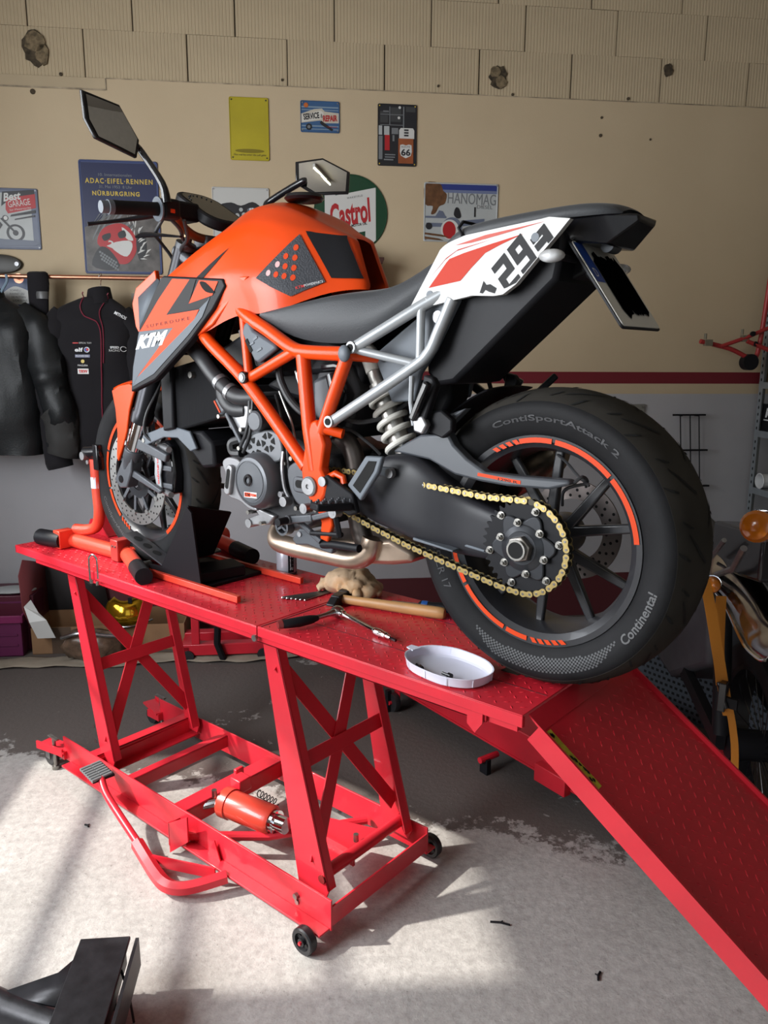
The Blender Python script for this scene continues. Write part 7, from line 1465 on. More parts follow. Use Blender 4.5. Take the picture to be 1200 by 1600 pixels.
MB().loft([[(0.15 + 0.16 * cos(a), y, 0.165 + 0.16 * sin(a)) for a in [pi * 1.02 + i * 0.09 for i in range(12)]] + [(0.15 + 0.165 * cos(a), y, 0.165 + 0.165 * sin(a)) for a in [pi * 1.02 + (11 - i) * 0.09 for i in range(12)]] for y in (-0.06, 0.10)]).obj('stop_cradle', M_RED, fst)
ck = thing('wheel_chock', 'black steel wheel chock with three holes gripping the front tyre', 'wheel chock', (-1.12, 0.218, DZ))
def CK(b): b.v = [(v[0] + 1.12, v[1] - 0.218, v[2] - DZ) for v in b.v]; return b
for s in (-1, 1):
    ya, yb = (0.100, 0.156) if s < 0 else (0.280, 0.336)
    pt = CK(MB().add([(-1.325, ya, DZ + 0.112), (-1.325, yb, DZ + 0.112), (-1.105, yb, DZ + 0.046), (-1.105, ya, DZ + 0.046), (-1.325, ya, DZ + 0.107), (-1.325, yb, DZ + 0.107), (-1.105, yb, DZ + 0.041), (-1.105, ya, DZ + 0.041)], [(0, 1, 2, 3), (7, 6, 5, 4), (0, 4, 5, 1), (1, 5, 6, 2), (2, 6, 7, 3), (3, 7, 4, 0)])).obj('chock_wing', mat('chock_grey_face', (0.045, 0.045, 0.05), 0.4), ck)
    for k in range(3):
        x = -1.275 + k * 0.052; z = DZ + 0.112 - (x + 1.325) * 0.30 + 0.0012; ym = (ya + yb) / 2
        CK(MB().add([(x + 0.017 * cos(a), ym + 0.012 * sin(a), z - 0.017 * cos(a) * 0.30) for a in [i * pi / 7 for i in range(14)]], [tuple(range(14))])).obj('chock_hole', M_GROOVE, pt, flatshade=True)
    yy = ya if s < 0 else yb - 0.03
    if s < 0: CK(MB().prism([(-1.20, DZ + 0.035), (-1.10, DZ + 0.041), (-0.955, DZ + 0.25), (-0.935, DZ + 0.235), (-0.90, DZ + 0.0), (-1.18, DZ + 0.0)], yy - 0.003, yy + 0.003, 'y')).obj('chock_cheek', M_CHOCK, ck)
bk = [(-1.105, 0.10, 0.043), (-1.105, 0.30, 0.043), (-0.985, 0.285, 0.205), (-0.955, 0.10, 0.255)]
CK(MB().add([(x, y, DZ + z) for x, y, z in bk] + [(x + 0.005, y, DZ + z - 0.003) for x, y, z in bk], [(0, 1, 2, 3), (7, 6, 5, 4), (0, 4, 5, 1), (1, 5, 6, 2), (2, 6, 7, 3), (3, 7, 4, 0)])).obj('chock_back', M_CHOCK, ck)
CK(MB().bx((-1.18, 0.10, DZ + 0.0), (-0.90, 0.336, DZ + 0.012))).obj('chock_base', M_CHOCK, ck, bevel=0.003)
CK(MB().prism([(-1.07, 0.10), (-0.93, 0.10), (-0.90, 0.27), (-1.0, 0.30)], DZ + 0.012, DZ + 0.045, 'z')).obj('chock_clamp', M_CHOCK, ck, bevel=0.004)
CK(MB().bx((-1.27, 0.085, DZ + 0.002), (-0.72, 0.10, DZ + 0.022)).bx((-1.27, 0.335, DZ + 0.002), (-0.72, 0.35, DZ + 0.022))).obj('chock_rail', M_FRED, ck, bevel=0.002)
CK(MB().cyl((-1.185, 0.08, DZ + 0.03), (-1.185, 0.11, DZ + 0.03), 0.014, 12)).obj('chock_bolt', M_BOLT, ck)
# spray can
cn = thing('spray_can', 'silver grey spray can standing under the exhaust', 'can', (-0.845, 0.395, DZ))
MB().lathe([(0.0, 0.0), (0.031, 0.0), (0.033, 0.003), (0.033, 0.085), (0.030, 0.090), (0.024, 0.096), (0.012, 0.099), (0.0, 0.099)], (0, 0, 0), 'z', 28, False).obj('can_body', mat('can_label', (0.45, 0.45, 0.50), 0.3, metal=0.3), cn)
MB().lathe([(0.0332, 0.002), (0.0336, 0.002), (0.0336, 0.010), (0.0332, 0.010)], (0, 0, 0), 'z', 28).obj('can_rim', M_DKGREY, cn)
def cy(x, z): a = -0.25 + x / 0.0335; return (0.0337 * cos(a), 0.0337 * sin(a), z)
text('can_lettering', 'ETTE', 0.05, 0.010, lambda x, y: cy(-y, 0.045 + x), M_WPRINT, cn); flats('can_band', [[(-0.012 + i * 0.004, 0.012), (-0.008 + i * 0.004, 0.012), (-0.008 + i * 0.004, 0.082), (-0.012 + i * 0.004, 0.082)] for i in range(5)], lambda x, y: (lambda p: (p[0] * 0.998, p[1] * 0.998, p[2]))(cy(x, y)), M_BLACK, cn)
# hex keys: each key its own thing
M_HEX = mat('dark_tool_steel', (0.22, 0.22, 0.225), 0.3, metal=0.9)
for i in range(6):
    a = radians(68 + i * 4); L_ = 0.15 - i * 0.010; x, y = -0.655 + 0.012 * i, 0.205 + 0.006 * i; r = 0.0042 - i * 0.0003
    hk = thing('hex_key', ('longest and thickest ball end hex key, nearest the ratchet in the row by the glove', 'second longest hex key in the row left of the crumpled glove', 'third hex key of the fanned row, counted from the long thick one', 'fourth hex key of the fanned row, counted from the long thick one', 'second smallest hex key in the row left of the crumpled glove', 'shortest and thinnest hex key, innermost of the row by the glove')[i], 'hex key', (x, y, DZ), a, 'hex keys beside the glove')
    MB().tube([(0, 0, r), (L_, 0, r), (L_ + 0.004, -0.004, r), (L_ + 0.005, -0.03, r)], r, 6).obj('key_shaft', M_HEX, hk, flatshade=True); MB().ball((-0.003, 0, r), r * 1.05, 8).obj('ball_tip', M_STEEL, hk)
# crumpled glove
gv = thing('work_glove', 'crumpled pale tan work glove on the deck behind the hammer', 'glove', (-0.555, 0.375, DZ))
M_GLOVE = mat('tan_leather_glove', (0.42, 0.29, 0.18), 0.8, var=0.25, vscale=14, bump=0.3, bscale=70, dirt=(0.40, 0.17, 0.03), dirt_amt=0.8)
b = MB(); secs = []
for i in range(26):
    f = i / 25; x = -0.085 + 0.19 * f; w = 0.050 * (0.45 + 0.9 * sin(pi * min(1, 0.12 + 0.8 * f))) ; h_ = 0.034 * (0.3 + sin(pi * (0.1 + 0.82 * f)) * 0.9); sec = []
    for k in range(30):
        a = 2 * pi * k / 30; q = V((x, w * cos(a), h_ + h_ * sin(a))); n1 = noise.noise_vector(q * 34); n2 = noise.noise_vector(q * 80); q = q + n1 * 0.014 + n2 * 0.006
        sec.append((q.x, q.y, max(0.0, q.z)))
    secs.append(sec)
b.loft(secs).obj('glove_palm', M_GLOVE, gv, sharp=180)
for j, (x, y, a, l) in enumerate(((0.055, -0.03, -0.7, 0.045), (0.07, 0.01, 0.1, 0.045), (0.05, 0.04, 0.9, 0.04), (-0.05, -0.04, -2.2, 0.03))):
    f = MB().tube(smooth([(x, y, 0.03), (x + l * 0.5 * cos(a), y + l * 0.5 * sin(a), 0.028 - 0.006 * (j % 2)), (x + l * cos(a), y + l * sin(a), 0.013)], 5), [0.016, 0.0165, 0.017, 0.0165, 0.016, 0.015, 0.0145, 0.014, 0.0135, 0.0125, 0.008], 12, flat=0.7)
    f.v = [tuple(V(v) + noise.noise_vector(V(v) * 60) * 0.004) for v in f.v]; f.v = [(v[0], v[1], max(0.0005, v[2])) for v in f.v]; f.obj('glove_finger', M_GLOVE, gv, sharp=180)
# hammer
hm = thing('hammer', 'hammer with a pale wooden handle and black head lying on the deck', 'hammer', (-0.50, 0.275, DZ), atan2(0.09, 0.31))
MB().loft([[(x, y0 + w * cos(a), 0.017 + h_ * sin(a)) for a in [2 * pi * i / 16 for i in range(16)]] for x, w, h_, y0 in ((0.01, 0.010, 0.013, 0), (0.06, 0.010, 0.013, 0), (0.12, 0.0115, 0.0145, 0), (0.22, 0.0135, 0.0165, 0), (0.30, 0.0145, 0.017, 0), (0.315, 0.014, 0.0165, 0), (0.32, 0.011, 0.013, 0))]).obj('hammer_handle', mat('ash_handle', (0.42, 0.22, 0.085), 0.45, var=0.22, vscale=30, stretch=(0.12, 1, 1), dirt=(0.12, 0.07, 0.04), dirt_amt=0.6), hm)
MB().box((0.0, 0.0, 0.017), (0.028, 0.05, 0.030)).bar((0, -0.025, 0.017), (0, -0.055, 0.012), 0.026, 0.026, w2=0.026, h2=0.006).bar((0, 0.025, 0.017), (0, 0.05, 0.017), 0.03, 0.032).obj('hammer_head', mat('black_forged_head', (0.018, 0.018, 0.02), 0.45, metal=0.4), hm, bevel=0.003)
# screwdriver
sd0 = thing('screwdriver', 'screwdriver with a black and blue handle beyond the hammer handle', 'screwdriver', (-0.375, 0.362, DZ), atan2(0.070, 0.205))
MB().cyl((0, 0, 0.014), (0.085, 0, 0.015), 0.0032, 10).obj('blade', M_STEEL, sd0); hd2 = MB().tube([(0.08, 0, 0.015), (0.086, 0, 0.015), (0.10, 0, 0.015), (0.12, 0, 0.015), (0.16, 0, 0.0155), (0.195, 0, 0.0155), (0.20, 0, 0.0155)], [0.006, 0.011, 0.012, 0.0105, 0.0145, 0.0145, 0.010], 14).obj('driver_handle', M_BLACK, sd0)
MB().tube([(0.090, 0, 0.0150), (0.10, 0, 0.015), (0.108, 0, 0.015)], [0.0121, 0.0127, 0.0119], 14).tube([(0.165, 0, 0.0155), (0.185, 0, 0.0155)], [0.0151, 0.0151], 14).obj('blue_grip', P_('tool_blue', (0.02, 0.09, 0.32)), hd2)
# ratchet with extension
ra0 = thing('ratchet', 'black gripped ratchet with a bright socket extension on the deck edge', 'ratchet', (-0.425, 0.185, DZ))
g = [(-0.035, -0.178, 0.02), (-0.028, -0.165, 0.02), (-0.012, -0.13, 0.020), (-0.002, -0.095, 0.020), (0.002, -0.075, 0.020)]
gr0 = MB().tube(g, [0.010, 0.0145, 0.0165, 0.0145, 0.009], 14, flat=0.8).obj('ratchet_grip', M_BLACK, ra0); MB().tube([(-0.036, -0.181, 0.02), (-0.031, -0.170, 0.02)], [0.0115, 0.0140], 14, flat=0.85).obj('grip_cap', P_('grip_red', (0.16, 0.02, 0.02)), gr0)
MB().tube([(0.0, -0.08, 0.02), (0.003, -0.04, 0.020), (0.004, -0.015, 0.02)], [0.007, 0.0065, 0.010], 12).ball((0.004, 0.0, 0.018), 0.020, 16, (1, 1, 0.85)).obj('ratchet_head', M_STEEL, ra0)
MB().tube([(0.010, 0.0, 0.017), (0.03, -0.004, 0.017), (0.034, -0.005, 0.017), (0.16, -0.031, 0.010), (0.165, -0.032, 0.010), (0.168, -0.0326, 0.0105), (0.19, -0.037, 0.0105), (0.193, -0.0376, 0.0105), (0.21, -0.041, 0.0105), (0.211, -0.0413, 0.0105), (0.228, -0.045, 0.0105)], [0.011, 0.011, 0.0072, 0.0072, 0.010, 0.0105, 0.0105, 0.009, 0.009, 0.0062, 0.006], 16).obj('extension_bar', M_CHROME, ra0)
MB().cyl((0.228, -0.045, 0.0105), (0.248, -0.0495, 0.0105), 0.004, 6).obj('bit_tip', M_GLOSSBLACK, ra0)
# translucent tray and the bolts in it
M_TRAY = mat('frosted_plastic', (0.80, 0.80, 0.92), 0.35, trans=0.25, ior=1.3, spec=0.4)
tr = thing('plastic_tray', 'translucent frosted plastic lid used as a parts tray on the deck edge', 'tray', (0.018, 0.082, DZ), radians(-9))
oval = smooth([(-0.105, -0.03), (-0.10, 0.03), (-0.055, 0.066), (0.0, 0.074), (0.06, 0.066), (0.105, 0.03), (0.105, -0.03), (0.06, -0.066), (0.0, -0.074), (-0.06, -0.066)], 4, True); no = len(oval)
def ring(k, z): return [(x * k, y * k, z) for x, y in oval]
MB().loft([ring(0.90, 0.0), ring(0.97, 0.004), ring(1.0, 0.022), ring(1.02, 0.024), ring(1.02, 0.0255), ring(0.985, 0.0245), ring(0.955, 0.006), ring(0.89, 0.0022)]).obj('tray_shell', M_TRAY, tr)
for i in range(0, no, 4):
    x, y = oval[i]; MB().bar((x * 0.975, y * 0.975, 0.005), (x * 0.995, y * 0.995, 0.022), 0.003, 0.003).obj('tray_rib', M_TRAY, tr)
MB().prism([(-0.125, -0.012), (-0.128, 0.006), (-0.10, 0.012), (-0.10, -0.016)], 0.023, 0.0255, 'z').obj('tray_tab', M_TRAY, tr)
for x, y, a, lb_ in ((0.045, 0.045, 2.9, 'black socket head bolt lying in the middle of the plastic tray'), (-0.030, 0.040, 2.6, 'black bolt lying against the left wall of the plastic tray')):
    bt = thing('bolt', lb_, 'bolt', (x, y, DZ + 0.0055), a, None); MB().cyl((0, 0, 0.005), (0.020, 0, 0.004), 0.0035, 10).obj('bolt_shank', M_GLOSSBLACK, bt); MB().cyl((-0.009, 0, 0.006), (0, 0, 0.006), 0.0062, 14).obj('bolt_head', M_GLOSSBLACK, bt)

# ================================================================== LEFT, BY THE WALL
M_CARD = mat('cardboard', (0.27, 0.15, 0.075), 0.85, var=0.15, vscale=6)
M_CARDIN = mat('dark_grey_card', (0.045, 0.040, 0.040), 0.85)
bxo = thing('cardboard_box', 'low brown cardboard box with dark tape, lid flap open, behind the lift', 'box', room(-1.88, 0.34, 0), WA)
MB().bx((0, 0, 0), (0.78, 0.004, 0.145)).bx((0, 0.004, 0), (0.004, 0.30, 0.145)).bx((0.776, 0.004, 0), (0.78, 0.30, 0.145)).bx((0, 0.30, 0), (0.78, 0.304, 0.145)).bx((0, 0, 0), (0.78, 0.30, 0.004)).obj('box_wall', M_CARD, bxo)
MB().bx((0.10, -0.001, 0.0), (0.20, 0, 0.145)).obj('packing_tape', P_('brown_tape', (0.10, 0.065, 0.045)), bxo)
MB().add([(0.0, 0.30, 0.145), (0.33, 0.30, 0.145), (0.28, 0.31, 0.52), (0.07, 0.31, 0.53), (0.0, 0.29, 0.42)], [(0, 1, 2, 3, 4)]).obj('box_flap', M_CARDIN, bxo, solid=0.004)
MB().add([(0.0, 0.0, 0.145), (0.004, 0.30, 0.145), (0.0, 0.29, 0.42), (-0.03, 0.05, 0.50), (-0.05, 0.03, 0.42), (-0.03, -0.01, 0.25)], [(0, 1, 2, 3, 4, 5)]).obj('box_flap', P_('red_card', (0.19, 0.04, 0.045), 0.6), bxo, solid=0.004)
pp_ = thing('paper_sheet', 'folded white paper sticking out of the cardboard box', 'paper', room(-1.83, 0.40, 0.11), WA); MB().add([(0.0, 0, 0.0), (0.09, 0, 0.0), (0.055, -0.01, 0.10), (-0.03, -0.01, 0.09), (0.01, 0.02, 0.13), (-0.025, 0.025, 0.20), (-0.06, 0.02, 0.165)], [(0, 1, 2, 3), (3, 2, 4, 5, 6)]).obj('paper_leaf', C_PALE, pp_, solid=0.001, flatshade=True)
gd = thing('visor', 'gold tinted curved visor shell lying on the cardboard box', 'visor', room(-1.40, 0.30, 0.146), WA)
MB().loft([[(0.115 * k * cos(a), 0.07 * k * sin(a) - 0.0, z + 0.03 * cos(a * 2) * 0.3) for a in [pi + i * pi / 14 for i in range(15)]] for z, k in ((0.0, 1.0), (0.06, 1.0), (0.11, 0.82), (0.14, 0.5))], closed=False, cap=False).obj('visor_shell', mat('gold_visor', (0.55, 0.30, 0.02), 0.12, metal=0.9), gd, solid=0.003)
MB().tube(smooth([(-0.12, -0.005, 0.012), (-0.06, -0.072, 0.008), (0.0, -0.088, 0.006), (0.06, -0.072, 0.008), (0.13, 0.0, 0.012)], 4), 0.006, 8).obj('visor_rim', M_STEEL, gd); MB().box((0.03, -0.045, 0.135), (0.02, 0.004, 0.03)).obj('visor_tag', M_BLACK, gd)
md = thing('parts_bag', 'clear and brown plastic parts bag heaped in the cardboard box', 'bag', room(-1.60, 0.46, 0.006), WA)
b = MB().ball((0.06, 0, 0.085), 0.10, 20, (1.6, 0.8, 0.85)); b.v = [tuple(V(v) + noise.noise_vector(V(v) * 22) * 0.03) for v in b.v]; b.v = [(v[0], v[1], max(0.0, v[2])) for v in b.v]; b.obj('bag_body', P_('smoky_brown_bag', (0.12, 0.075, 0.05), 0.3, var=0.5, vscale=25), md, sharp=180)
MB().tube(smooth([(-0.08, -0.05, 0.14), (0.02, -0.07, 0.17), (0.14, -0.06, 0.15), (0.22, -0.05, 0.14)], 4), 0.010, 8).obj('bag_roll', M_STEEL, md)
pc = thing('plastic_crate', 'purple plastic crate by the wall at the left edge', 'crate', room(-2.42, 0.36, 0), WA)
M_PURPLE = mat('purple_plastic', (0.12, 0.018, 0.07), 0.4)
MB().bx((0, 0, 0), (0.50, 0.012, 0.20)).bx((0.488, 0.012, 0), (0.50, 0.33, 0.20)).bx((0, 0.012, 0), (0.012, 0.33, 0.20)).bx((0, 0.32, 0), (0.50, 0.332, 0.20)).bx((0, 0, 0), (0.5, 0.33, 0.01)).obj('crate_wall', M_PURPLE, pc, bevel=0.003)
MB().bx((-0.012, -0.014, 0.185), (0.512, -0.001, 0.225)).bx((0.501, -0.014, 0.185), (0.514, 0.345, 0.225)).obj('crate_rim', mat('magenta_rim', (0.20, 0.02, 0.09), 0.4), pc, bevel=0.003)
for z in (0.06, 0.115): MB().bx((0.02, -0.006, z), (0.48, 0.0, z + 0.008)).obj('crate_rib', M_PURPLE, pc)
for i, (dx, dy, lb_, m, sc) in enumerate(((0.36, 0.12, 'grey cloth bundle in the purple crate', C_MID, (1.3, 1, 0.7)), (0.44, 0.24, 'yellow rag in the purple crate', P_('rag_yellow', (0.35, 0.24, 0.04), 0.8), (0.7, 0.9, 0.8)))):
    rg = thing('rag', lb_, 'rag', room(-2.42 + dx, 0.36 - dy, 0.0102), WA); b = MB().ball((0, 0, 0.12), 0.075, 16, sc); b.v = [tuple(V(v) + noise.noise_vector(V(v) * 30 + V((i, 0, 0))) * 0.02) for v in b.v]; zmin = min(v[2] for v in b.v); b.v = [(v[0], v[1], (v[2] - zmin) * 1.5) for v in b.v]; b.obj('rag_cloth', m, rg, sharp=180)
pw_ = thing('pouch', 'pale grey flat pouch lying on top of a dark red box at the left edge', 'pouch', room(-2.0, 0.2, 0.301), WA); b = MB().ball((0, 0, 0.014), 0.10, 16, (1.2, 0.7, 0.14)); b.v = [(v[0], v[1], max(0, v[2])) for v in b.v]; b.obj('pouch_cloth', C_GREY, pw_)
rdb = thing('storage_box', 'dark red box under the pouch behind the purple crate', 'box', room(-2.30, 0.32, 0), WA); MB().bx((0, 0.055, 0), (0.42, 0.30, 0.30)).obj('box_body', P_('dark_red_box', (0.09, 0.015, 0.03)), rdb, bevel=0.004); MB().bx((0.0, 0.053, 0.26), (0.42, 0.055, 0.27)).obj('box_edge', M_PURPLE, rdb)
# drop cloth along the wall
dc = thing('drop_cloth', 'crumpled beige drop cloth lying along the foot of the wall', 'cloth', room(-1.3, 0.40, 0.0), WA)
secs = []
for i in range(60):
    x = -1.1 + 2.4 * i / 59; sec = []
    for k in range(9):
        y = -0.02 - 0.13 * k / 8 + 0.02 * sin(x * 9); z = 0.012 + 0.018 * (0.5 + 0.5 * noise.noise(V((x * 7, y * 22, 0)))) * sin(pi * k / 8) + 0.004 * sin(x * 31 + k)
        sec.append((x, y + 0.02 * noise.noise(V((x * 5, 3, 0))), max(0.004, z)))
    secs.append(sec)
MB().loft(secs, closed=False, cap=False).obj('cloth_sheet', mat('beige_cloth', (0.26, 0.22, 0.17), 0.9, var=0.2), dc, solid=0.003, sharp=180)
# low red stand on the floor
rs0 = thing('floor_jack', 'low red floor jack with an upright bar, half hidden under the lift', 'jack', room(-1.10, 0.52, 0), WA)
MB().bx((0, 0, 0.03), (0.46, 0.06, 0.09)).bx((0, 0.18, 0.03), (0.46, 0.24, 0.09)).bx((0, 0.0, 0.04), (0.05, 0.24, 0.08)).obj('jack_beam', M_RED, rs0, bevel=0.004); MB().bx((0.06, 0.0, 0.09), (0.10, 0.03, 0.24)).obj('jack_upright', M_RED, rs0, bevel=0.003)
for x in (0.04, 0.42):
    for y in (-0.012, 0.24): MB().cyl((x, y, 0.03), (x, y + 0.012, 0.03), 0.03, 16).obj('jack_wheel', M_CASTOR, rs0)
MB().tube([(0.20, -0.02, 0.26), (0.19, -0.02, 0.10), (0.22, -0.02, 0.012)], 0.018, 10).obj('jack_handle', M_BLACK, rs0)

# ================================================================== RIGHT, BEHIND THE RAMP
AX = V((-0.53, 0.848, 0)); LT = V((0.848, 0.53, 0))
cl0 = thing('motorcycle', 'classic motorcycle with chrome rear mudguard and amber indicators at the right edge', 'motorcycle', (0.385, 1.137, 0))
CB = V((0.385, 1.137, 0))
def Q(f, l, z): return tuple(AX * f + LT * l + V((0, 0, z)))   # forward, right, up
b = MB(); n = 0
path = smooth([((0.508, 0.801, 0.782)), ((0.488, 0.823, 0.773)), ((0.436, 0.898, 0.769)), ((0.376, 1.021, 0.772)), ((0.295, 1.161, 0.802)), ((0.195, 1.285, 0.831)), ((0.10, 1.45, 0.82)), ((0.0, 1.62, 0.74))], 5)
secs = []
for i, p in enumerate(path):
    f = i / (len(path) - 1); sec = []
    for k in range(13):
        u = k / 12; sec.append(tuple(V(p) - CB + LT * (0.165 * u) + V((0, 0, 0.075 * sin(pi * u) ** 0.8)) + AX * (-0.0)))
    secs.append(sec)
MB().loft(secs, closed=False, cap=False).obj('rear_mudguard', mat('dark_chrome', (0.40, 0.39, 0.40), 0.13, metal=1.0, var=0.4, vscale=9), cl0, solid=0.003, sharp=180)  # chrome darkened in colour to imitate dimmer reflections
mgr = MB().tube([tuple(V(p) - CB) for p in path], 0.0045, 8).obj('mudguard_rim', M_CHROME, cl0)
M_AMBER = mat('amber_lens', (0.72, 0.20, 0.012), 0.15, spec=0.8, trans=0.25, coat=0.5)
def indic(p, r, d, nm='indicator'):
    P = V(p) - CB
    i_ = MB().tube([P - d * 0.03, P - d * 0.028, P + d * 0.0, P + d * 0.012, P + d * 0.018], [r * 0.7, r, r, r * 0.8, r * 0.3], 20).obj(nm, M_AMBER, cl0)
    MB().tube([P - d * 0.036, P - d * 0.029], [r * 1.06, r * 1.06], 20).obj('indicator_bezel', M_CHROME, i_); MB().tube([P - d * 0.09, P - d * 0.07, P - d * 0.036], [r * 0.25, r * 0.7, r * 1.0], 18).obj('indicator_shell', M_CHROME, i_); return i_
dn = V((0.58, -0.78, 0.15)).normalized()
indic((0.432, 0.895, 1.108), 0.043, (dn - LT * 0.75).normalized()); indic((0.262, 1.150, 0.855), 0.026, (dn - LT * 0.3).normalized()); P0 = V((0.52, 0.92, 1.07)) - CB
MB().ball(tuple(P0), 0.045, 18, (1, 1, 0.8)).obj('tail_lamp', mat('red_lens', (0.35, 0.015, 0.02), 0.15, coat=0.5), cl0)
MB().tube([tuple(V((0.40, 0.93, 1.10)) - CB), tuple(V((0.55, 1.02, 1.09)) - CB), tuple(V((0.64, 1.07, 1.10)) - CB)], 0.012, 10).obj('indicator_stalk', M_CHROME, cl0)
seat_c = [V((0.37, 1.06, 1.06)), V((0.25, 1.28, 0.955)), V((0.08, 1.58, 0.90))]
MB().loft([[tuple(c - CB + LT * (0.04 + 0.13 + 0.13 * cos(a)) + V((0, 0, 0.05 * sin(a)))) for a in [2 * pi * i / 20 for i in range(20)]] for c in seat_c]).obj('seat', mat('matt_black_vinyl', (0.006, 0.006, 0.007), 0.7, spec=0.2), cl0, bevel=0.006)
MB().loft([[tuple(c - CB + LT * l + V((0, 0, z))) for l, z in ((0.03, 0.12), (0.20, 0.12), (0.20, -0.03), (0.03, -0.03))] for c in (V((0.40, 0.98, 0.96)), V((0.30, 1.16, 0.92)), V((0.14, 1.42, 0.88)))]).obj('tail_unit', M_GLOSSBLACK, cl0, bevel=0.01)
MB().tube([tuple(V((0.38, 1.00, 1.02)) - CB), tuple(V((0.33, 1.10, 0.93)) - CB), tuple(V((0.24, 1.26, 0.86)) - CB)], 0.010, 8).tube([tuple(V((0.27, 1.20, 0.99)) - CB), tuple(V((0.20, 1.33, 0.90)) - CB)], 0.008, 8).obj('mudguard_stay', M_ALU, cl0)
wc = CB + LT * 0.083 + AX * 0.05
for nm, m, prof in (('rear_tyre', M_RUBBER, [(0.25, -0.045), (0.29, -0.058), (0.32, -0.05), (0.338, -0.025), (0.342, 0), (0.338, 0.025), (0.32, 0.05), (0.29, 0.058), (0.25, 0.045)]), ('wheel_rim', M_GLOSSBLACK, [(0.235, -0.04), (0.255, -0.045), (0.255, 0.045), (0.235, 0.04)])):
    w = MB().lathe(prof, (0, 0, 0), 'x', 48); T = Matrix(((LT.x, AX.x, 0, 0), (LT.y, AX.y, 0, 0), (0, 0, 1, 0), (0, 0, 0, 1))); w.xf(Matrix.Translation(V((wc.x - CB.x, wc.y - CB.y, 0.343))) @ T); w.obj(nm, m, cl0)
sp = MB()
for k in range(18):
    a = 2 * pi * k / 18; o = V((wc.x - CB.x, wc.y - CB.y, 0.343)); sp = MB().cyl(tuple(o + AX * 0.04 * cos(a + 0.5) + V((0, 0, 0.04 * sin(a + 0.5)))), tuple(o + AX * 0.245 * cos(a) + V((0, 0, 0.245 * sin(a)))), 0.0018, 5); sp.obj('spoke', M_GLOSSBLACK, cl0)
MB().cyl(tuple(V((wc.x - CB.x, wc.y - CB.y, 0.343)) - LT * 0.10), tuple(V((wc.x - CB.x, wc.y - CB.y, 0.343)) + LT * 0.10), 0.05, 20).obj('drum_hub', M_BLACK, cl0)
for s in (-1, 1):
    o = V((wc.x - CB.x, wc.y - CB.y, 0.343)) + LT * (0.12 * s)
    MB().bar(tuple(o), tuple(o + AX * 0.5 + V((0, 0, 0.05))), 0.03, 0.05).obj('swingarm', M_BLACK, cl0); MB().tube([tuple(o + V((0, 0, 0.03))), tuple(o + AX * 0.10 + V((0, 0, 0.42)))], 0.028, 14).obj('shock_absorber', M_BLACK, cl0)
MB().loft([[tuple(AX * f + LT * (0.083 + w_2 * c) + V((0, 0, z + h2 * d))) for c, d in ((-1, -1), (1, -1), (1, 1), (-1, 1))] for f, w_2, z, h2 in ((0.35, 0.10, 0.60, 0.12), (0.6, 0.16, 0.55, 0.22), (0.95, 0.16, 0.55, 0.24), (1.25, 0.10, 0.75, 0.12))]).obj('engine_block', M_DKGREY, cl0, bevel=0.02)
MB().lathe([(0.25, -0.04), (0.30, -0.05), (0.335, -0.02), (0.335, 0.02), (0.30, 0.05), (0.25, 0.04)], (0, 0, 0), 'x', 40).xf(Matrix.Translation(V((wc.x - CB.x, wc.y - CB.y, 0.335)) + AX * 1.45) @ Matrix(((LT.x, AX.x, 0, 0), (LT.y, AX.y, 0, 0), (0, 0, 1, 0), (0, 0, 0, 1)))).obj('front_tyre', M_RUBBER, cl0)
# strap
M_STRAP = mat('orange_webbing', (0.55, 0.20, 0.02), 0.7, bump=0.3, bscale=250)
sp0 = thing('ratchet_strap', 'orange ratchet strap hanging from the classic motorcycle to the floor', 'strap', (0.40, 0.95, 0))
def ribbon(P, w, nm, m):
    secs = []; n_ = len(P)
    for p in smooth(P, 5):
        c = V(p) - V((0.40, 0.95, 0)); sec = [tuple(c - LT * w * 0.5), tuple(c + LT * w * 0.5), tuple(c + LT * w * 0.5 + AX * 0.003), tuple(c - LT * w * 0.5 + AX * 0.003)]; secs.append(sec)
    return MB().loft(secs).obj(nm, m, sp0)
ribbon([(0.245, 1.10, 0.90), (0.29, 1.04, 0.83), (0.345, 0.965, 0.72), (0.385, 0.925, 0.615), (0.405, 0.92, 0.55)], 0.032, 'strap_web', M_STRAP)
ribbon([(0.305, 1.10, 0.84), (0.318, 1.06, 0.79), (0.345, 0.985, 0.705), (0.375, 0.93, 0.63)], 0.030, 'strap_web', M_STRAP)
ribbon([(0.400, 0.925, 0.575), (0.42, 0.915, 0.52), (0.44, 0.90, 0.40), (0.46, 0.88, 0.0)], 0.020, 'strap_web', M_STRAP)
MB().box(tuple(V((0.385, 0.918, 0.605)) - V((0.40, 0.95, 0))), (0.022, 0.03, 0.085)).tube([tuple(V((0.37, 0.915, 0.645)) - V((0.40, 0.95, 0))), tuple(V((0.40, 0.908, 0.575)) - V((0.40, 0.95, 0)))], 0.007, 8).obj('ratchet_buckle', M_GLOSSBLACK, sp0, bevel=0.003); MB().box(tuple(V((0.405, 0.918, 0.59)) - V((0.40, 0.95, 0))), (0.04, 0.012, 0.03)).obj('strap_keeper', M_BLACK, sp0)
